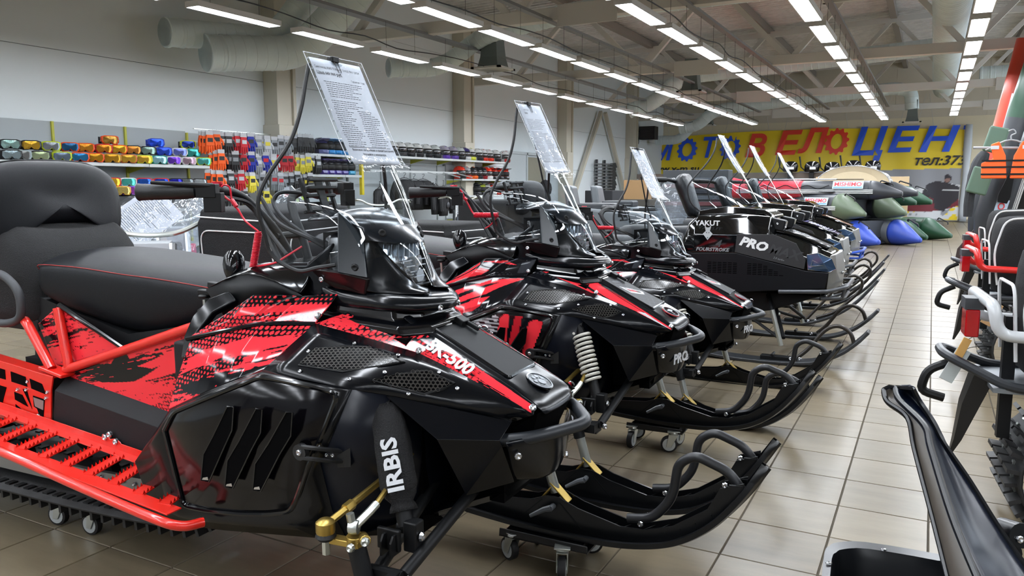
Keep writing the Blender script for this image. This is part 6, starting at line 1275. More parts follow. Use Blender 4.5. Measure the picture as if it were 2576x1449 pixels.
for px, py, fc, lc in ((305, 470, YL, 'd8c070'), (345, 473, TQ, '5ab8a8'), (382, 474, BL, '3a66e0'), (417, 474, RD, '38a8d8'), (325, 490, PU, 'b85ac8'), (455, 476, BK, '707478'), (500, 478, BK, 'd8d8da'), (525, 470, BK, '3a3c40')):
    p = atX(px, py, XF); o = goggle((XF, p[1], max(.9, 1.08)), -.35, fc, lc); tag(o, 'x', 'goggles', 'goggles on the lowest visible shelf')
    o['label'] = '%s goggles with %s lens, standing on the lowest visible goggle shelf' % (words.get(fc, 'grey'), {'d8c070': 'gold', '5ab8a8': 'green', '3a66e0': 'blue', '38a8d8': 'cyan', 'b85ac8': 'pink', '707478': 'grey', 'd8d8da': 'white', '3a3c40': 'smoked'}[lc])
t = empty('display_tray', (XF - .12, 4, 1.49)); 
for z, y0, y1, lab in ((1.49, 2.5, 8.0, 'upper'), ):
    o = MB().b2((XL + .1, y0, z), (XF - .09, y1, z + .115)).build('goggle_step', mat('step_dark', '2a2d30', .5)); tag(o, 'dark display step behind the front goggles on the upper shelf', 'display step')
bpy.data.objects.remove(t)
tag(MB().b2((XL + .1, 2.5, .905), (XF + .02, 8.0, 1.075)).build('goggle_step', mat('step_dark', '2a2d30', .5)), 'dark display step under the lowest visible goggles', 'display step')
# gloves on hooks
GL = {}
def glove(p, rz, c, c2='e8e8e8', s=1.0, yaw=0):
    key = (c, c2)
    if key not in GL:
        t = empty('glove'); m = MB(); 
        m.loft([[(-.012, -.035, -.0), (.012, -.035, 0), (.012, .035, 0), (-.012, .035, 0)], [(-.016, -.045, -.06), (.018, -.045, -.06), (.018, .045, -.06), (-.016, .045, -.06)], [(-.016, -.048, -.12), (.02, -.048, -.12), (.02, .045, -.12), (-.016, .045, -.12)]])
        for k, l in enumerate((.07, .085, .08, .06)): y = -.036 + k * .024; m.tube([(.002, y, -.11), (.006, y - .004 + k * .003, -.12 - l * .6), (.0, y - .006 + k * .004, -.12 - l)], [.0125, .0115, .009], 7)
        m.tube([(.0, .044, -.05), (.012, .066, -.09), (.016, .068, -.125)], [.014, .012, .010], 7); m.build('glove_body', mat('gv_' + c, c, .7), t)
        m = MB(); m.b2((.019, -.03, -.08), (.022, .03, -.035)); m.build('cuff_print', mat('gv_' + c2, c2, .5), t)
        m = MB(); m.b2((-.004, -.04, .0), (.006, .04, .045)); m.tube([(-.02, 0, .05), (.0, 0, .055)], .003, 4); m.build('hang_card', mat('card_grey', 'b6b8bc', .4), t); GL[key] = t; o = t
    else: o = copy_tree(GL[key])
    o.location = p; o.rotation_euler = (0, 0, rz); o.scale = (s, s, s); return o
gn = 0; gseen = {}
def bunch(px0, px1, py, n, c, c2, what, row, s=1.0, x0=-9.25):
    global gn; gseen[(what, row)] = gseen.get((what, row), 0) + 1; what = what if gseen[(what, row)] == 1 else {2: 'other ', 3: 'farther ', 4: 'rightmost '}[gseen[(what, row)]] + what
    for k in range(n):
        px = px0 + (px1 - px0) * (k / max(1, n - 1)); x = x0 + .12 * (k % 3) * .4; p = atX(px, py + rnd.uniform(-3, 3), x); o = glove((x, p[1], p[2]), -.4 + rnd.uniform(-.25, .25), c, c2, s * 1.25)
        tag(o, '%s glove hanging in the %s row, %s of its bunch' % (what, row, ['front', 'second', 'third', 'fourth', 'fifth', 'sixth', 'last'][n - 1 - k] if n > 1 else 'alone'), 'glove', 'gloves hanging on the wall hooks')
O_, B_, R_, U_, G_c, Y_, W_ = 'f0601c', '17181b', 'c01f2c', '20309a', '8a8f94', 'd8c838', 'b9bdc2'
for a in ((508, 545, 340, 5, O_, B_, 'orange', 'top'), (560, 575, 345, 2, B_, W_, 'black', 'top'), (584, 612, 345, 3, R_, W_, 'red', 'top'), (622, 630, 345, 2, U_, B_, 'blue', 'top'), (642, 650, 348, 2, G_c, W_, 'grey', 'top'), (664, 672, 352, 2, W_, Y_, 'multicoloured', 'top'), (690, 722, 352, 3, G_c, B_, 'pale grey', 'top'), (742, 782, 345, 4, B_, B_, 'large black', 'top'),
          (532, 556, 388, 3, O_, B_, 'orange', 'second'), (572, 592, 390, 3, B_, G_c, 'black', 'second'), (604, 612, 392, 2, R_, B_, 'red', 'second'), (616, 632, 392, 3, U_, B_, 'blue', 'second'), (643, 650, 394, 2, G_c, W_, 'grey', 'second'), (657, 668, 394, 2, U_, R_, 'blue and red', 'second'), (676, 688, 394, 2, W_, Y_, 'yellow tipped grey', 'second'), (700, 730, 392, 3, R_, B_, 'red striped', 'second'), (748, 775, 396, 3, Y_, G_c, 'yellow and grey', 'second'), (785, 800, 400, 2, B_, W_, 'black work', 'second'),
          (524, 552, 436, 3, O_, B_, 'orange', 'third'), (566, 580, 438, 2, B_, W_, 'black', 'third'), (594, 606, 440, 2, R_, W_, 'red', 'third'), (615, 634, 440, 3, Y_, B_, 'yellow', 'third'), (646, 660, 440, 2, G_c, B_, 'grey', 'third'), (690, 705, 442, 2, G_c, R_, 'grey and red', 'third'), (718, 748, 442, 3, B_, G_c, 'black leather', 'third'), (760, 780, 445, 3, B_, Y_, 'dark insulated', 'third'),
          (655, 670, 478, 2, Y_, B_, 'yellow', 'lowest'), (700, 720, 478, 2, B_, R_, 'black', 'lowest'), (735, 760, 490, 3, B_, 'a8c83a', 'black and lime', 'lowest'), (560, 580, 478, 2, B_, B_, 'black', 'lowest'), (600, 615, 478, 2, B_, W_, 'black', 'lowest')):
    bunch(*a)
t = empty('hook_rails', (-9.6, 8.1, 1.2)); m = MB()
for z in (.42, .66, .84): m.b2((0, 0, z - .006), (.02, 1.9, z + .006))
m.build('rail', zinc, t); tag(t, 'steel hook rails the gloves hang from', 'hook rail')
# helmets
HM = {}
def helmet(p, rz, c, c2, cross=False, s=1.0):
    key = (c, c2, cross)
    if key not in HM:
        t = empty('helmet'); m = MB(); rr = []
        for k in range(9):
            a = k / 8 * math.pi; zc = .125 + .125 * math.cos(a) * (1.0 if a < 1.6 else .98); rad = .118 * math.sin(a) ** .8 if k not in (0, 8) else .001
            if a > 2.4: rad = .095
            rr.append([(rad * 1.22 * math.cos(q) - .01, rad * 1.0 * math.sin(q), zc) for q in [i * math.pi / 8 for i in range(16)]])
        m.loft(rr[::-1]); m.build('shell', mat('hm_' + c, c, .14, coat=.6), t, ang=180)
        m = MB(); g = []
        for z, e in ((.075, 1.01), (.10, 1.03), (.13, 1.035), (.165, 1.02)): rd = .118 * math.sin(math.acos(max(-1, min(1, (z - .125) / .125)))) ** .8; g.append([(rd * 1.22 * e * math.cos(q) - .008, rd * e * math.sin(q), z) for q in np.linspace(-1.15, 1.15, 12)])
        m.grid(g); m.build('visor', mat('hm_visor', '1a1c20', .06, spec=1, coat=1) if not cross else mat('hm_open', '0a0a0b', .6), t, ang=180, solid=.003)
        m = MB(); m.loft([[(.10, -.075, .0), (.12, -.06, .0), (.12, .06, .0), (.10, .075, .0)], [(.11, -.085, .03), (.165 if cross else .145, -.03, .03), (.165 if cross else .145, .03, .03), (.11, .085, .03)], [(.105, -.09, .07), (.15, -.04, .07), (.15, .04, .07), (.105, .09, .07)]]); m.build('chin_bar', mat('hm_' + c2, c2, .2, coat=.4), t, bevel=.006)
        if cross: m = MB(); m.loft([[(.06, -.09, .19), (.06, .09, .19), (.06, .085, .20), (.06, -.085, .20)], [(.20, -.06, .225), (.20, .06, .225), (.20, .055, .232), (.20, -.055, .232)]]); m.build('peak', mat('hm_' + c2, c2, .2), t, bevel=.003)
        m = MB(); m.tube([(-.06, 0, .232), (.04, 0, .243), (.08, 0, .228)], .012, 6, flat=.4).box((.02, .075, .205), (.06, .02, .01), rot=Matrix.Rotation(.7, 3, 'X')).box((.02, -.075, .205), (.06, .02, .01), rot=Matrix.Rotation(-.7, 3, 'X')); m.build('stripe', mat('hm_' + c2, c2, .2), t); HM[key] = t; o = t
    else: o = copy_tree(HM[key])
    o.location = p; o.rotation_euler = (0, 0, rz); o.scale = (s * 1.18,) * 3; return o
HW, HB, HP, HR, HL = 'd2d4d4', '202226', '5a3aa0', 'd0301c', 'c8d040'
hl = [(985, 'a'), (1005, 'a'), (1026, 'b'), (1047, 'b'), (1070, 'b'), (1092, 'c'), (1116, 'p'), (1137, 'p'), (1155, 'c'), (1168, 'n'), (1181, 'y'), (1200, 'b'), (1212, 'r'), (1226, 'r'), (1245, 'b'), (1268, 'm')]
kinds = {'a': (HW, '3a3c40', 'white and dark grey full-face helmet'), 'b': ('cdd0cf', HB, 'white and black full-face helmet'), 'c': ('b9bfbe', HB, 'silver and black full-face helmet'), 'p': ('9a96a4', HP, 'grey and purple full-face helmet'), 'n': ('3a3466', HW, 'navy and white helmet'), 'y': (HW, HL, 'white and pale lime helmet'), 'r': (HW, HR, 'white and red helmet'), 'm': (HW, 'b83030', 'white helmet with a red mark')}
for k, (px, kd) in enumerate(hl):
    p = atX(px, 390, XF - .22); o = helmet((XF - .22, p[1], 1.79), -.35 + rnd.uniform(-.15, .15), kinds[kd][0], kinds[kd][1]); tag(o, kinds[kd][2] + ', ' + ORD[k].replace('nearest', 'first') + ' on the high shelf from the left', 'helmet', 'helmets on the high shelf')
for k, (px, c, c2, w_) in enumerate(((1156, HR, HB, 'red and black'), (1170, '8a8c90', HR, 'silver and red'), (1186, HB, 'e06020', 'black with orange flash'), (1199, HB, HB, 'plain black'), (1211, HB, '8a1a20', 'black and dark red'), (1224, HR, 'e8e8e8', 'bright red'), (1238, HR, HB, 'red off-road'), (1252, HR, HB, 'deep red'), (1266, HR, HB, 'last red'))):
    p = atX(px, 440, XF - .22); o = helmet((XF - .22, p[1], 1.37), -.35, c, c2, cross=k > 5); tag(o, w_ + ' helmet on the middle helmet shelf, %s from the left' % ORD[k].replace('nearest', 'first'), 'helmet', 'helmets on the middle shelf')
for k, (px, c, c2, w_) in enumerate(((1195, HB, HB, 'black'), (1208, 'b8c84a', HB, 'lime and black'), (1220, 'd0d2d0', HB, 'white and black'), (1234, HR, HW, 'red and white'), (1246, HB, HR, 'black and red'))):
    p = atX(px, 485, XF - .22); o = helmet((XF - .22, p[1], 1.0), -.35, c, c2, True); tag(o, w_ + ' off-road helmet on the lower helmet shelf', 'helmet', 'helmets on the lower shelf')
for row, (z, py) in enumerate(((1.75, 385), (1.40, 435))):
    for k in range(5):
        px = 806 + k * 17; p = atX(px, py, XF - .22); c, c2 = ((HB, '2d8ad0') if k > 0 else ('2a2a50', '6a70a0')) if row == 0 else ((HB, '4a3a90') if k < 4 else (HB, '3aa0c8')); o = helmet((XF - .22, p[1], z), -.35, c, c2, True); tag(o, 'dark helmet with %s trim, %s from the left, %s shelf by the gloves' % ('blue' if row == 0 else 'violet', ORD[k].replace('nearest', 'first'), 'upper' if row == 0 else 'lower'), 'helmet', 'off-road helmets beside the gloves')
# hanging black clothing
t = empty('clothes_rail', (XF - .1, 11.8, 1.5)); tag(t, 'white clothes rail with hanging arms on the wall panels', 'clothes rail'); m = MB(); m.b2((0, 0, -.02), (.02, 3.1, .02)); m.b2((-.45, 0, -.02), (0, .02, .02)).b2((-.45, 3.08, -.02), (0, 3.1, .02)); m.build('rail', msh, t)
for y in (1.9, 2.5, 3.0): MB().beam((0, y, 0), (.42, y + .02, -.10), .025, .02).build('sloping_arm', msh, t)
def garment(p, rz, c, s=1.0, kind=0):
    t = empty('hanging_jacket', p, rz); m = MB(); rr = []
    for z, hw, d in ((-.03, .05, .04), (-.05, .17, .06), (-.12, .23, .09), (-.3, .21, .10), (-.5, .20, .09), (-.62, .20, .07)):
        rr.append([(d * math.sin(q) * (1 + .12 * math.sin(q * 5 + z * 9)), hw * math.cos(q) * (1 + .05 * math.sin(q * 7 + z * 20)), z) for q in [i * math.pi / 9 for i in range(18)]])
    m.loft(rr); m.build('jacket_body', mat('cloth_' + c, c, .75, bump=.7, bscale=14, bdist=.02), t, ang=180)
    for sg in (-1, 1):
        m = MB(); m.tube(crv([(0, sg * .19, -.09), (.02, sg * .27, -.3), (.03, sg * .26, -.52)], 4), .05, 8); m.build('sleeve', mat('cloth_' + c, c, .75, bump=.7, bscale=14, bdist=.02), t)
    if kind:
        for (y, z, a, b) in ((-.08, -.2, .07, .08), (.08, -.2, .07, .08), (0, -.4, .10, .07)): MB().sph((.10, y, z), (.03, a, b), 10, 6).build('armour_plate', mat('plate_grey', '3a3d42', .35), t)
    m = MB(); m.tube(crv([(0, -.18, -.06), (0, 0, .0), (0, .18, -.06)], 4), .006, 6); m.tube(crv([(0, 0, 0), (0, 0, .04), (.0, .03, .07), (0, .02, .1), (0, -.02, .09)], 4), .004, 6); m.build('hanger', blkm, t); return t
for k, (px, py, x, c, kd, w_) in enumerate(((1017, 447, XF, '17181b', 0, 'black jacket on the first hanger of the rail'), (1041, 450, XF, '1c1d20', 0, 'black jacket on the second hanger of the rail'), (1064, 450, XF, '131416', 0, 'black jacket on the third hanger of the rail'), (1096, 462, XF + .3, '1f2023', 1, 'black body armour vest on the first sloping arm'), (1115, 466, XF + .38, '17181b', 1, 'black body armour vest in the middle of the sloping arms'), (1140, 462, XF + .3, '202125', 1, 'grey-black armour jacket on the last sloping arm'), (1158, 468, XF + .4, '1a1b1e', 1, 'dark protective vest hanging nearest the helmets'), (955, 470, XF + .1, '1a1b1f', 1, 'black armour jacket hanging beside the yellow post'))):
    p = atX(px, py, x); o = garment((x, p[1], p[2]), -.5 if x == XF else .3, c, 1, kd); tag(o, w_, 'clothing', 'black riding clothes on the rail')
# glass door, paddles, wall items
t = empty('door_1', (XL + .02, 17.9, 0)); t['kind'] = 'structure'; mfr = mat('door_white', 'c2c8ca', .4); gls = mat('door_glass', 'dfe9ea', .05, alpha=.25, spec=.9)
for a, b in ((0, 1.15), (2.3, 3.9)): MB().b2((.02, a, .05), (.04, b, 2.05)).build('door_leaf', mfr, t, bevel=.004)
MB().b2((0, 1.15, 0), (.02, 2.3, 2.0)).build('doorway', mat('doorway_beige', '8d8877', .7), t); 
for y in (0, 1.12, 2.3, 3.9): MB().b2((.01, y - .03, 0), (.07, y + .03, 2.1)).build('door_jamb', mfr, t)
MB().b2((.01, -.03, 2.05), (.07, 3.93, 2.12)).build('door_head', mfr, t)
m = MB(); m.sph((.25, 1.7, .7), (.2, .45, .55), 12, 8); m.sph((.25, 1.9, 1.15), (.15, .3, .25), 10, 6); o = m.build('heap_of_clothes', mat('cloth_heap', '1b1c22', .8, bump=.8, bscale=9, bdist=.03)); o.location = (XL, 17.9, 0); tag(o, 'dark heap of clothes piled in the open doorway', 'clothes')
pr = empty('paddle_rack', tuple(atX(1515, 460, XL + .1))); tag(pr, 'wall rack stacked with dark paddles between the wall braces', 'paddle rack')
for y in (-.45, .25): MB().b2((-.05, y - .05, -.3), (0, y + .05, .75)).build('rack_post', mat('rack_dark', '3a3d40', .5), pr)
for k in range(9):
    m = MB(); z = -.2 + k * .1; m.tube([(.05, -.75 - .03 * (k % 3), z), (.05, .75, z + .02)], .022, 7); m.build('paddle_shaft', mat('paddle_grey', '8b8f92', .4, metal=.4), pr); m = MB(); m.loft([[(.04, .6, z - .03), (.06, .6, z - .03), (.06, .6, z + .05), (.04, .6, z + .05)], [(.03, 1.0 + .1 * (k % 3), z - .08), (.07, 1.0 + .1 * (k % 3), z - .08), (.07, 1.05, z + .08), (.03, 1.05, z + .08)]]); m.build('paddle_blade', mat('rack_dark', '3a3d40', .5), pr)
# ------------------------------------------------------------------ things between the snowmobiles and the wall
def bike(loc, rz, c, lab, bag=False):
    t = empty('pit_bike', loc, rz)
    for x, r in ((-.6, .26), (.62, .30)):
        m = MB(); m.lathe([(r - .06, -.035), (r - .02, -.045), (r, -.02), (r, .02), (r - .02, .045), (r - .06, .035)], (x, 0, r), (0, 1, 0), 28); m.build('tyre', rubb, t); m = MB(); m.lathe([(r - .07, -.015), (r - .055, -.02), (r - .055, .02), (r - .07, .015)], (x, 0, r), (0, 1, 0), 28)
        for k in range(12): a = k * math.pi / 6; m.tube([(x, 0, r), (x + (r - .06) * math.cos(a), .0, r + (r - .06) * math.sin(a))], .003, 4)
        m.build('wheel_rim', chrome, t)
    m = MB(); m.tube([(.62, -.09, .30), (.40, -.09, .92)], .022, 10).tube([(.62, .09, .30), (.40, .09, .92)], .022, 10); m.build('fork_leg', mat('fork_silver', 'b9bcbf', .25, metal=.9), t)
    m = MB(); m.tube(crv([(.22, -.38, 1.02), (.30, -.25, 1.03), (.36, -.1, .97), (.36, .1, .97), (.30, .25, 1.03), (.22, .38, 1.02)], 5), .012, 8); m.build('handlebar', zinc, t)
    for s in (-1, 1): MB().cyl((.19, s * .42, 1.015), (.25, s * .29, 1.03), .017, 12).build('hand_grip', rubb, t); MB().tube([(.27, s * .27, 1.02), (.30, s * .40, 1.0)], .006, 6).build('brake_lever', zinc, t)
    m = MB(); m.loft([[(.42, -.10, .62), (.42, .10, .62), (.42, .08, .70), (.42, -.08, .70)], [(.72, -.08, .68), (.72, .08, .68), (.72, .06, .72), (.72, -.06, .72)], [(.92, -.04, .60), (.92, .04, .60), (.92, .03, .62), (.92, -.03, .62)]]); m.loft([[(.2, -.12, .60), (.2, -.12, .80), (.2, .12, .80), (.2, .12, .60)], [(.38, -.16, .55), (.36, -.15, .82), (.36, .15, .82), (.38, .16, .55)], [(.46, -.13, .50), (.45, -.12, .78), (.45, .12, .78), (.46, .13, .50)]]); m.build('fairing', mat('bk_' + c, c, .25), t, bevel=.006)
    m = MB(); m.loft([[(-.75, -.06, .82), (-.75, .06, .82), (-.75, .05, .86), (-.75, -.05, .86)], [(-.3, -.09, .74), (-.3, .09, .74), (-.3, .08, .80), (-.3, -.08, .80)], [(.25, -.07, .80), (.25, .07, .80), (.25, .05, .88), (.25, -.05, .88)]]); m.build('seat', blkm, t, bevel=.01)
    m = MB(); m.loft([[(.42, -.09, .74), (.42, .09, .74), (.38, .09, .94), (.38, -.09, .94)], [(.455, -.08, .75), (.455, .08, .75), (.415, .08, .93), (.415, -.08, .93)]]); m.build('number_plate', mat('plate_white', '9b9fa2', .3), t, bevel=.006)
    m = MB(); m.tube([(.34, 0, .85), (.0, 0, .70), (-.25, 0, .62), (-.2, 0, .35), (.1, 0, .30), (.35, 0, .5), (.36, 0, .8)], .022, 8); m.b2((-.1, -.12, .32), (.2, .12, .6)); m.tube([(-.2, -.06, .35), (-.6, -.06, .26)], .02, 6).tube([(-.2, .06, .35), (-.6, .06, .26)], .02, 6); m.build('frame', mat('bk_frame', '232428', .4), t)
    tag(t, lab, 'motorbike', 'pit bikes beside the wall'); return t
b1 = bike((-3.55, 2.75, 0), -.75, '1d1e22', 'black pit bike with a white number plate behind the nearest seat'); b2_ = bike((-4.7, 3.7, 0), -.6, 'c43a60', 'pit bike with bright graphics behind the black trunk')
bike((-6.4, 8.3, 0), -.9, 'b8c840', 'pit bike with lime panels near the hanging clothes'); bike((-7.0, 11.4, 0), -1.1, '30343a', 'grey pit bike standing below the helmet shelves'); bike((-5.1, 5.4, 0), -.7, '2a8ac0', 'pit bike with a blue and green fairing behind the windscreen')
def flat_sheet(px, py, Y, w_, h, rx, lab, seed, txt=None):
    p = atY(px, py, Y); t = empty('price_sheet', tuple(p)); d = nrm(CAM - p); M = frame((0, 0, 0), (math.cos(rx) * RT[0], math.cos(rx) * RT[1], -math.sin(rx)), d + V(0, 0, .3)); t.matrix_world = Matrix.Translation(p) @ M
    MB().b2((-w_ / 2, -h / 2, 0), (w_ / 2, h / 2, .001)).build('paper', mat('paper_white', 'b9bfc8', .6, spec=.2), t); m = MB(); rg = random.Random(seed); m.grid([[(x, y, .004 + .004 * rg.random()) for x in np.linspace(-w_ / 2 - .02, w_ / 2 + .01, 6)] for y in np.linspace(-h / 2 - .01, h / 2 + .01, 8)]); m.build('clear_sleeve', slv, t, ang=180)
    m = MB()
    for k in range(24): y = h / 2 - .03 - k * (h - .06) / 24; u = -w_ / 2 + .02; m.b2((u, y, .0012), (u + w_ * rg.uniform(.3, .85), y + .0022, .0016))
    tag(m.build('printed_text', ink, t, smooth=False), kind='stuff'); tag(t, lab, 'price sheet'); return t
flat_sheet(362, 548, 2.55, .21, .30, .85, 'tilted price sheet in a sleeve hung on the black pit bike', 8)
def bag(px, py, Y, s, lab, c='c9ccd0'):
    p = atY(px, py, Y); m = MB(); rr = []
    for k in range(8):
        a = k / 7; rr.append([((.02 + .13 * math.sin(a * 2.6) ** .7) * s * math.cos(q) * (1 + .18 * math.sin(q * 5 + k * 2)), (.02 + .13 * math.sin(a * 2.6) ** .7) * s * math.sin(q) * (1 + .18 * math.sin(q * 4 + k)), (.22 - .44 * a) * s) for q in [i * math.pi / 7 for i in range(14)]])
    m.loft(rr); o = m.build('plastic_bag', film('bag_film_' + c, 'e4e8ec', .7, .1, 1.4, bump=22, haze=.12), ang=40); o.location = p; tag(o, lab, 'bag')
bag(482, 560, 3.1, .9, 'crumpled clear plastic bag hanging on a bike handle beside the black trunk'); bag(345, 590, 2.7, .55, 'small clear bag below the tilted price sheet'); bag(730, 530, 4.2, .8, 'clear plastic wrap over a bike seen through the nearest screen'); bag(1690, 505, 7.5, 1.0, 'clear plastic wrap over a machine before the yellow banner'); bag(505, 540, 3.3, .6, 'small white plastic bag beside the trunk', 'e6e8ea')
# backrest sled and grey machine behind the third snowmobile
t = empty('backrest_seat', (-3.1, 6.15, 0)); tag(t, 'black padded backrest with a curved cut-out standing behind the red tether cord', 'backrest')
m = MB(); sec2 = []
outl = []
for k in range(28):
    a = 2 * math.pi * k / 28; ca, sa = math.cos(a), math.sin(a); y = .235 * abs(ca) ** .65 * np.sign(ca); z = .16 * abs(sa) ** .75 * np.sign(sa)
    if z < 0: z *= 1.1 - .85 * max(0, 1 - (y / .15) ** 4)
    outl.append((y, z))
for dx, s_ in ((-.07, .7), (-.05, .97), (0, 1), (.04, .97), (.065, .75), (.07, .2)): sec2.append([(dx, y * s_, 1.09 + z * s_) for y, z in outl])
m.loft(sec2); m.build('backrest', vinyl, t, sub=1); MB().b2((-.6, -.24, .55), (-.09, .24, 1.08)).build('cargo_box', fabr, t, bevel=.03); MB().b2((-.5, -.2, .0), (.5, .2, .55)).build('seat_base', blkm, t, bevel=.03)
def gquad(loc, rz, lab):
    t = empty('grey_quad', loc, rz); g1, g2 = mat('quad_grey', '565b5f', .45), mat('quad_dark', '2f3236', .5)
    m = MB(); m.loft([[(-.9, -.35, .55), (-.9, -.33, .80), (-.9, .33, .80), (-.9, .35, .55)], [(-.2, -.38, .55), (-.2, -.36, .92), (-.2, .36, .92), (-.2, .38, .55)], [(.5, -.36, .55), (.5, -.34, .86), (.5, .34, .86), (.5, .36, .55)], [(.8, -.28, .5), (.8, -.26, .70), (.8, .26, .70), (.8, .28, .5)]]); m.build('body', g1, t, bevel=.04, bseg=3)
    m = MB(); m.loft([[(-.45, -.2, .9), (-.45, .2, .9), (-.50, .18, 1.22), (-.50, -.18, 1.22)], [(-.33, -.2, .9), (-.33, .2, .9), (-.38, .16, 1.20), (-.38, -.16, 1.20)]]); m.build('backrest', g1, t, bevel=.03, bseg=3); MB().b2((-.3, -.2, .88), (.2, .2, .98)).build('seat', g2, t, bevel=.03)
    for x in (-.6, .6):
        for s in (-1, 1): m = MB(); m.lathe([(.12, -.1), (.24, -.1), (.28, -.06), (.28, .06), (.24, .1), (.12, .1)], (x, s * .42, .28), (0, 1, 0), 20); m.build('wheel', rubb, t)
    m = MB(); m.tube(rcor([(.45, -.3, .90), (.75, -.3, .90), (.75, .3, .90), (.45, .3, .90)], .05), .012, 8); m.build('front_rack', blkm, t); tag(t, lab, 'quad bike')
gquad((-3.9, 9.9, 0), .2, 'grey quad bike with a padded backrest behind the third snowmobile'); gquad((-4.3, 11.8, 0), .1, 'second grey quad bike farther back under plastic wrap')
p = atX(1606, 448, -5.2); tag(MB().b2((-5.5, p[1] - .2, .0), (-4.9, p[1] + .3, .95)).build('packing_crate', mat('crate_dark', '4a4640', .7), bevel=.01), 'dark crate carrying the cardboard box behind the quad bike', 'crate')
tag(MB().b2((-5.45, p[1] - .15, .95), (-5.0, p[1] + .25, 1.33)).build('cardboard_box', mat('cardboard', 'a8835a', .8), bevel=.004), 'brown cardboard box standing behind the quad backrest', 'box')
for k, (x, y, z, sx, sy, sz, c) in enumerate(((-8.4, 20, 0, .8, 1.2, 1.1, '2c2e33'), (-7.6, 22.5, 0, 1, .8, 1.2, '6b5a48'), (-6.8, 25.5, 0, 1.6, .6, 1.5, '34363a'), (-4.9, 26.5, 0, 1.8, .6, 1.45, '2a2c30'))):
    tag(MB().b2((x, y, z), (x + sx, y + sy, z + sz)).build('storage_crate', mat('crate_' + c, c, .7, var=.2), bevel=.02), '%s crate standing %s' % (['charcoal', 'brown', 'long dark', 'low black'][k], ['near the open doorway', 'below the paddle rack', 'under the web address of the banner', 'under the first gear letter of the banner'][k]), 'crate')
# display case with small goods seen through the first boxy screen
t = empty('goods_rack', (-3.2, 11.9, 0)); tag(t, 'dark display rack full of small goods behind the nearest boxy snowmobile screen', 'display rack')
MB().b2((-.5, 0, 0), (.5, .3, 1.45)).build('rack_body', mat('rack_dark', '3a3d40', .5), t, bevel=.01)
for k in range(9): m = MB(); m.b2((-.45, -.03, .55 + k * .09), (.45, 0, .61 + k * .09)); m.build('goods_row', mat('goods_%d' % (k % 3), ['20242c', '5a3034', '40464e'][k % 3], .3), t, bevel=.008)
# ------------------------------------------------------------------ upright boats, rear sleds and foreground plastic on the aisle's other side
def lean(px_bot, px_top, Y, dy=0): return atY(*px_bot, Y), atY(*px_top, Y + dy)
def upright(bot, top, r, cols_, lab, group, sep=.9, wide=(1, .35, 0), up0=.6):
    t = empty('upright_boat', tuple(bot)); d = V(*top) - V(*bot); L_ = np.linalg.norm(d); d = d / L_; w_ = nrm(V(*wide) - d * (V(*wide) @ d)); n_ = np.cross(w_, d)
    for s in (0, 1):
        o = w_ * sep * s; q = [.0, .02, .10, .16, .35, .62, .621, .85, 1.0]; rd = [.05, .07, r * .75, r, r, r, r, r, r * .9]
        m = MB(); m.tube([o + d * L_ * a for a in q[:6]], rd[:6], 20); m.build('tube_lower', cols_[0], t, ang=60); m = MB(); m.tube([o + d * L_ * a for a in (up0, .8, 1.0)], [r * 1.002] * 3, 20); m.build('tube_upper', cols_[1], t, ang=60)
    m = MB(); m.loft([[w_ * 0 + d * L_ * .12, w_ * sep + d * L_ * .12], [w_ * 0 + d * L_ * .97, w_ * sep + d * L_ * .97]], closed=False); m.build('boat_floor', cols_[2], t, solid=.04)
    return t, d, w_, n_, L_
bot, top = atY(2464, 640, 14.6), atY(2657, 60, 14.6)
t, d, w_, n_, L_ = upright(bot, top, .25, (pgd, pgn, pgd), '', '', sep=1.2); tag(t, 'tall charcoal and green inflatable boat stood on end beside the aisle', 'boat', 'inflatable boats stood upright')
fx = -n_ if (-n_)[1] < 0 else n_
M = frame(d * L_ * .155 + fx * .256 + w_ * -.03, d, fx); m = MB(); m.add([M @ Vector(q) for q in ((-.36, -.09, .01), (.36, -.09, .01), (.36, .09, .01), (-.36, .09, .01))], [(0, 1, 2, 3)]); m.build('logo_patch', mat('logo_patch', 'b9cfe4', .4), t, smooth=False); text('logo_lettering', 'MISHIMO', .14, mat('logo_red', 'd8434b', .4), M @ Matrix.Translation((0, 0, .014)), t, .001, .003, 0, 1.1)
m = MB()
for k in (-1, 0, 1): m.tube([w_ * (.20 + k * .03) + fx * .17 + d * L_ * .02, w_ * (.20 + k * .03) + fx * .17 + d * L_ * .7], .012, 6)
m.build('rub_strake', whs, t)
a = w_ * -.06 + fx * .30; m = MB(); m.tube([a + d * L_ * .38, a + d * L_ * .84], .022, 8); m.build('oar_shaft', mat('oar_alu', 'b9bcc0', .3, metal=.7), t); m = MB(); m.tube([a + d * L_ * .84, a + d * L_ * .9], .03, 8).tube([a + d * L_ * .60, a + d * L_ * .63], .045, 8); m.build('oar_grip', blkm, t)
m = MB(); m.loft([[a + d * L_ * .39 + w_ * -.03, a + d * L_ * .39 + w_ * .03, a + d * L_ * .39 + w_ * .03 + fx * .02, a + d * L_ * .39 - w_ * .03 + fx * .02], [a + d * L_ * .27 + w_ * -.09, a + d * L_ * .27 + w_ * .09, a + d * L_ * .27 + w_ * .09 + fx * .02, a + d * L_ * .27 - w_ * .09 + fx * .02], [a + d * L_ * .24 + w_ * -.07, a + d * L_ * .24 + w_ * .07, a + d * L_ * .24 + w_ * .07 + fx * .02, a + d * L_ * .24 - w_ * .07 + fx * .02]]); m.build('oar_blade', blkm, t, bevel=.005)
for f_ in (.34, .55): m = MB(); c_ = w_ * -.05 + d * L_ * (f_ + .14) + fx * .27; m.lathe([(.045, -.01), (.045, .02), (.02, .03)], c_, fx, 14); m.build('air_valve', blkm, t)
bot2, top2 = atY(2445, 636, 15.8), atY(2592, 100, 15.8)
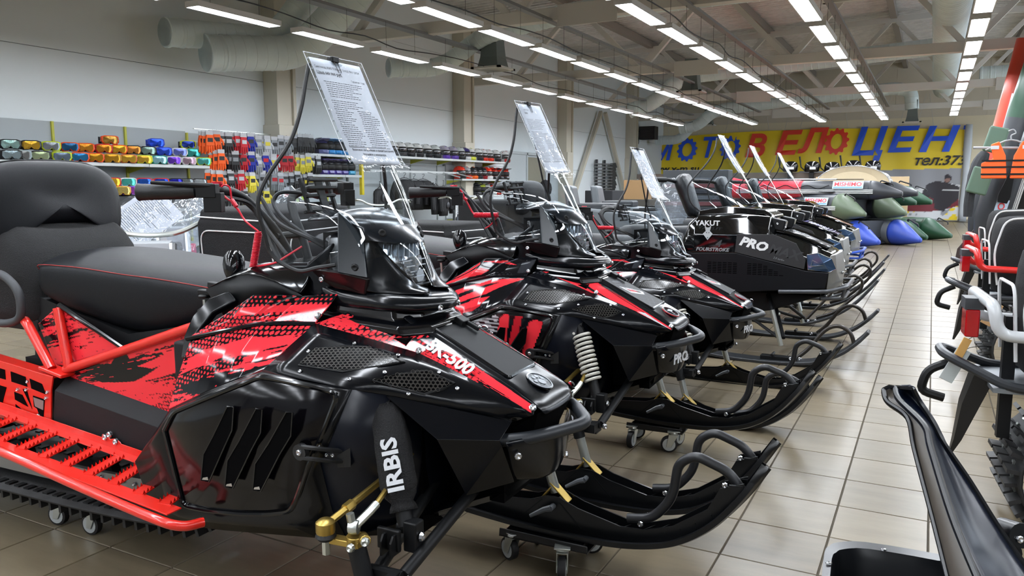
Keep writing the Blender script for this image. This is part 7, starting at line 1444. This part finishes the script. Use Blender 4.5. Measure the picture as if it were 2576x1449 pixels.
t2, d2, w2, n2, L2 = upright(bot2, top2, .20, (pgd, pvc('orange_red', 'e04a32'), pgd), '', '', sep=.3, up0=.42); tag(t2, 'slim red-orange boat stood on end behind the charcoal and green one', 'boat', 'inflatable boats stood upright')
m = MB(); fx2 = -n2 if (-n2)[1] < 0 else n2; a = w2 * -.12 + fx2 * .2; m.tube([a + d2 * L2 * .45, a + d2 * L2 * .75], .02, 8); m.build('oar_shaft', mat('oar_alu', 'b9bcc0', .3, metal=.7), t2)
# wooden foot
t = empty('boat_stand', (.62, 15.2, 0)); tag(t, 'dark brown wooden stand at the foot of the upright boats', 'stand'); m = MB(); m.xz([(-.22, 0), (.02, 0), (.05, .06), (.45, .06), (.45, .95), (.22, .80), (-.20, .16)], -.02, .02); m.build('stand_side', mat('stand_brown', '3c2d2b', .5), t, bevel=.008); m = MB(); m.xz([(.03, .28), (.10, .24), (.14, .34), (.10, .44), (.04, .40)], -.025, -.021); m.build('hand_hole', hexm, t)
# green seat cushions and camo covers on the boats
for px, py, lab in ((2470, 235, 'small green bag strapped high on the upright boat'), (2492, 222, 'pale green seat bag strapped on the upright boat')): pass
for px, py, sx, sz, lab in ((2505, 352, .13, .19, 'pale green cushion strapped to the upright boat'), (2465, 455, .14, .20, 'green zipped bag hung on the upright boat')):
    p = atY(px, py, 13.9); o = MB().b2((-sx, -.06, -sz), (sx, .06, sz)).build('green_bag', mat('bag_green', '56705f', .5), bevel=.03, bseg=3); o.location = p; o.rotation_euler = (0, .25, 0); tag(o, lab, 'bag')
m = MB(); m.tube(crv([atY(2478, 385, 14.2), atY(2455, 430, 14.1), atY(2440, 490, 14.0), atY(2434, 545, 14.0)], 4), [.07, .09, .10, .10, .09, .09, .08, .08, .07, .07, .07, .065, .06], 10); tag(m.build('camouflage_roll', mat('camo', '24262a', .7, var=.7, vscale=14)), 'dark camouflage fabric roll tied along the upright boat', 'roll')
# life vest on a rail
p = atY(2540, 395, 13.2); t = empty('life_vest', tuple(p)); tag(t, 'bright orange life vest on a hanger in front of the upright boats', 'life vest'); om = mat('vest_orange', 'f4601a', .6)
for s in (-1, 1): m = MB(); m.xz([(s * .02, -.30), (s * .33, -.30), (s * .34, -.08), (s * .20, -.02), (s * .24, .18), (s * .14, .22), (s * .05, .02)], -.04, .04); m.build('vest_front', om, t, bevel=.015)
m = MB()
for z in (-.24, -.14, -.05): m.b2((-.34, -.048, z - .012), (.34, -.041, z + .012))
m.build('strap', blkm, t); m = MB()
for s in (-1, 1): m.b2((s * .19 - .05, -.05, .11), (s * .19 + .05, -.042, .16))
m.build('reflective_patch', whitel, t); m = MB(); m.tube(crv([(-.3, 0, .10), (0, 0, .24), (.3, 0, .10)], 4), .012, 6); m.tube(crv([(0, 0, .24), (0, 0, .3), (.05, 0, .33), (.02, 0, .38), (-.04, 0, .36)], 4), .009, 6); m.build('hanger', mat('hanger_grey', '9a9da0', .4), t)
q = atY(2540, 375, 13.3); m = MB(); m.tube([q + V(-.45, 0, .03), q + V(1.6, .0, -.03)], .018, 6); tag(m.build('clothes_bar', mat('hanger_grey', '9a9da0', .4)), 'thin grey bar the orange life vest hangs from', 'bar')
# row of small tracked machines, rear ends towards the aisle
def machine(loc, rz, fr_col, lab, full=True):
    """rear end of a small snowmobile: frame hoop, soft bag, snow flap; +x points away from the aisle"""
    t = empty('snow_buggy', loc, rz); fm_ = mat('bf_' + fr_col, fr_col, .3, coat=.3)
    m = MB(); m.tube(rcor([(.85, -.22, .68), (.0, -.22, .70), (-.02, -.22, .80), (-.02, .22, .80), (.0, .22, .70), (.85, .22, .68)], .05, 5), .02, 12); m.build('frame_hoop', fm_, t)
    m = MB(); m.tube(rcor([(.7, -.20, .52), (.05, -.20, .52), (-.14, -.08, .60), (-.14, .08, .60), (.05, .20, .52), (.7, .20, .52)], .05, 5), .017, 10); m.build('rear_bumper', mat('bumper_black', '25282c', .4), t)
    m = MB(); m.b2((.0, -.20, .50), (.9, .20, .515)); m.build('deck', mat('deck_grey', '7d8286', .4, metal=.5), t)
    m = MB(); rr = []
    for z, e in ((.52, -.02), (.56, 0), (.85, .01), (.98, -.01), (1.02, -.05)): rr.append([((.42 + (.33 + e) * abs(math.cos(a)) ** .4 * np.sign(math.cos(a)) + .01 * math.sin(a * 7 + z * 9)), (.17 + e) * abs(math.sin(a)) ** .4 * np.sign(math.sin(a)) + .008 * math.sin(a * 9), z) for a in [i * math.pi / 12 for i in range(24)]])
    m.loft(rr); m.build('soft_bag', fabr, t, sub=1); m = MB()
    m.tube(rcor([(.10, -.19, .60), (.07, -.19, .80), (.12, -.19, 1.0), (.5, -.19, 1.02)], .06, 5), .006, 6); m.tube(rcor([(.07, -.14, .60), (.05, -.14, .86), (.05, .14, .86), (.07, .14, .60)], .05, 5), .006, 6); m.build('bag_piping', mat('piping_white', 'd6d8d8', .4), t)
    m = MB(); m.loft([[(-.04, -.09, .54), (-.04, .02, .54), (.02, .02, .52), (.02, -.09, .52)], [(-.07, -.07, .42), (-.07, .01, .42), (-.02, .01, .40), (-.02, -.07, .40)], [(-.085, -.05, .28), (-.085, .0, .28), (-.06, .0, .28), (-.06, -.05, .28)], [(-.095, -.03, .22), (-.095, -.015, .22), (-.085, -.015, .22), (-.085, -.03, .22)]]); m.build('snow_flap', mat('flap_black', '1a1b1d', .35), t)
    m = MB(); m.b2((-.075, -.05, .66), (-.03, .05, .76)); m.build('tail_lamp', mat('tail_red', 'b01018', .15, coat=.5), t, bevel=.006); m = MB(); m.b2((-.08, -.05, .76), (-.02, .05, .80)); m.build('lamp_bracket', mat('lamp_grey', '3a3c40', .5), t)
    m = MB(); m.tube(rcor([(-.1, 0, .56), (-.18, 0, .52), (-.20, 0, .44), (-.12, 0, .42)], .03), .016, 8); m.build('tow_hook', blkm, t)
    m = MB(); m.b2((.05, -.035, .30), (.09, .0, .74)); m.build('hanging_strap', blkm, t)
    tr = empty('track'); tr.parent = t; R_ = .19
    lp = [(.30 + R_ * math.cos(a), .20 + R_ * math.sin(a) * 1.0) for a in np.linspace(math.pi * .5, math.pi * 1.5, 14)] + [(1.2, .01), (1.35, .12), (1.2, .39)]
    m = MB(); m.loft([[(x, -.19, z) for x, z in lp], [(x, .19, z) for x, z in lp]], caps=False); m.build('belt', mat('track_rubber', '121213', .6), tr, solid=.012)
    m = MB(); lg = MB()
    for i, (x, z) in enumerate(lp[:14]):
        nx, nz = nrm(V(x - .30, z - .20)); a = math.atan2(nx, nz)
        for yy in (-.14, -.045, .05, .145): lg.box((x + nx * .025, yy + (.01 if i % 2 else -.01), z + nz * .025), (.014, .075, .05), rot=Matrix.Rotation(a, 3, 'Y'))
        for yy in (-.09, .09): m.box((x + nx * .012, yy, z + nz * .012), (.03, .022, .012), rot=Matrix.Rotation(a, 3, 'Y'))
    tag(lg.build('track_lug', mat('track_rubber2', '1d1d1e', .55), tr, smooth=False), kind='stuff'); tag(m.build('track_clip', zinc, tr, smooth=False), kind='stuff')
    m = MB(); m.lathe([(.15, -.012), (.15, .012), (.12, .02), (.06, .02), (.05, .03), (.0001, .03)], (.30, -.20, .20), (0, -1, 0), 24); m.build('wheel', blkm, tr)
    m = MB()
    for k in range(5): a = k * 2 * math.pi / 5; m.tube([(.30 + .04 * math.cos(a), -.225, .20 + .04 * math.sin(a)), (.30 + .13 * math.cos(a), -.222, .20 + .13 * math.sin(a))], .012, 6)
    m.build('wheel_spoke', blkm, tr)
    tag(t, lab, 'snow buggy', 'small tracked buggies parked tail to the aisle'); return t
mA = machine((.20, 3.25, 0), .1, 'c8cbcd', 'nearest tracked buggy with a white tubular frame and red tail lamp')
mB = machine((float(atY(2478, 790, 5.6)[0]) - .07, 5.75, 0), .1, 'd0201c', 'tracked buggy with a red frame behind the white framed one')
mC = machine((float(atY(2468, 720, 7.4)[0]) - .07, 7.5, 0), .1, 'd0201c', 'farther tracked buggy with a red frame near the upright boats')
for k, (px, py, Y, w_, h, c, lab, rz) in enumerate(((2402, 918, 3.2, .05, .13, 'c3cac9', 'long pale tag hanging from the nearest buggy bumper', .45), (2418, 883, 3.2, .03, .10, 'd8a860', 'small tan tag tied to the nearest buggy bumper', .4), (2478, 665, 7.6, .06, .20, 'c09a52', 'orange card tag on the red framed buggy', 1.0), (2495, 790, 5.3, .06, .14, 'b08a60', 'cardboard tag beside a buggy track', .5))):
    p = atY(px, py, Y); o = empty('hang_tag'); MB().b2((-w_ / 2, -.002, -h / 2), (w_ / 2, .002, h / 2)).build('card', mat('tag_' + c, c, .6), o, bevel=.003); MB().tube(crv([(0, 0, h / 2 - .005), (.02, 0, h / 2 + .02), (.07, 0, h / 2 + .05)], 4), .0012, 5).build('string', blkm, o); o.location = p; o.rotation_euler = (0, rz, .3); tag(o, lab, 'tag')
# foreground: moulded plastic sled tub with tall channelled panel
pl = mat('tub_plastic', '121417', .3, spec=.4); pl2 = mat('panel_plastic', '0f1626', .3, spec=.35)
t = empty('drag_sled', (0, 1.1, 0)); tag(t, 'black moulded plastic sled with a tall curved end in the foreground', 'drag sled'); o_ = V(0, 1.1, 0)
def q_(px, py, Y): return V(*atY(px, py, Y)) - o_
# tub rim: plan outline at fixed height
zr = float(atY(2085, 1385, 1.25)[2]); c1 = V(*atZ(2062, 1500, zr)); c2 = V(*atZ(2078, 1395, zr)); c3 = V(*atZ(2110, 1369, zr)); c4 = V(*atZ(2180, 1368, zr)); c5 = V(*atZ(2370, 1400, zr)); c6 = V(*atZ(2440, 1420, zr))
rimo = [c1 + V(0, -.35, 0), c1, c2, (c2 + c3) / 2 + V(-.003, .004, 0), c3, c4, c5, c6 + V(.05, -.0, 0), c6 + V(.07, -.45, 0)]; cen_ = V(float(np.mean([c2[0], c6[0]])), c2[1] - .15, zr)
rimo = [p - o_ for p in crv(rimo, 3)]; cc_ = cen_ - o_
def sc_(p, s, dz): return V(cc_[0] + (p[0] - cc_[0]) * s, cc_[1] + (p[1] - cc_[1]) * s, p[2] + dz)
m = MB(); m.loft([[sc_(p, .93, -.55) for p in rimo], [sc_(p, 1.0, -.03) for p in rimo], [sc_(p, 1.03, -.015) for p in rimo], [sc_(p, 1.03, 0) for p in rimo], [sc_(p, .90, .002) for p in rimo], [sc_(p, .87, -.012) for p in rimo], [sc_(p, .82, -.12) for p in rimo], [sc_(p, .70, -.50) for p in rimo]], closed=True, caps=True); m.build('tub', pl, t, ang=60)
m = MB()
for px, py in ((2085, 1417), (2223, 1383)): bolt_at(m, V(*atZ(px, py, zr + .003)) - o_, (0, 0, 1), .005, .002)
m.build('rivet', chrome, t, smooth=False)
# channelled panel: left web (colour lightened for the floor's reflection) and right blue-black channel
Lp = [q_(2222, 980, 1.35), q_(2232, 1010, 1.33), q_(2282, 1050, 1.30), q_(2300, 1130, 1.27), q_(2345, 1300, 1.20), q_(2385, 1460, 1.13), q_(2410, 1560, 1.10)]
Mp = [q_(2250, 975, 1.36), q_(2262, 1005, 1.33), q_(2325, 1070, 1.28), q_(2342, 1130, 1.25), q_(2395, 1300, 1.17), q_(2460, 1460, 1.10), q_(2500, 1560, 1.07)]
Np = [q_(2262, 975, 1.37), q_(2275, 1000, 1.38), q_(2338, 1072, 1.35), q_(2360, 1130, 1.33), q_(2430, 1300, 1.25), q_(2520, 1460, 1.16), q_(2570, 1560, 1.12)]
Op = [q_(2295, 978, 1.37), q_(2312, 1010, 1.38), q_(2345, 1060, 1.37), q_(2375, 1115, 1.36), q_(2440, 1210, 1.33), q_(2515, 1330, 1.28), q_(2620, 1480, 1.20)]
f_ = lambda P: crv(P, 5)
m = MB(); m.grid([f_(Lp), [a * .6 + b * .4 + V(.0, .010, 0) for a, b in zip(f_(Lp), f_(Mp))], f_(Mp)]); m.build('outer_web', mat('web_floor_glow', '4b453e', .4), t, solid=.006, ang=180)
m = MB(); A_, B__, C_ = f_(Mp), f_(Np), f_(Op); m.grid([A_, [a * .5 + b * .5 + V(0, -.012, 0) for a, b in zip(A_, B__)], B__, [b * .7 + c * .3 + V(0, .012, 0) for b, c in zip(B__, C_)], [b * .3 + c * .7 + V(0, .012, 0) for b, c in zip(B__, C_)], C_]); m.build('channel_panel', pl2, t, solid=.005, ang=180)
m = MB(); m.tube(f_(Lp), .0035, 6).tube(A_, .004, 6).tube(C_, .004, 6); m.tube([Lp[0], (Lp[0] + Mp[0]) / 2 + V(0, 0, .003), Mp[0], Np[0], Op[0]], .0035, 6); m.build('panel_lip', pl, t)
m = MB(); h_ = q_(2545, 1340, 1.3); m.lathe([(.018, -.02), (.018, .02)], h_, (.5, -.8, .2), 14).lathe([(.014, -.02), (.014, .02)], h_ + V(-.008, 0, -.028), (.5, -.8, .2), 14); m.build('hinge', pl, t); m = MB(); bolt_at(m, h_ + V(.008, -.02, -.0), (.5, -.8, .2), .006, .003); m.build('hinge_bolt', chrome, t, smooth=False)
m = MB(); m.loft([[sc_(p, .4, -.02) + V(.16, -.02, 0) for p in rimo], [sc_(p, .2, .05) + V(.18, -.0, 0) for p in rimo]]); m.build('moulded_hump', pl, t, ang=60)
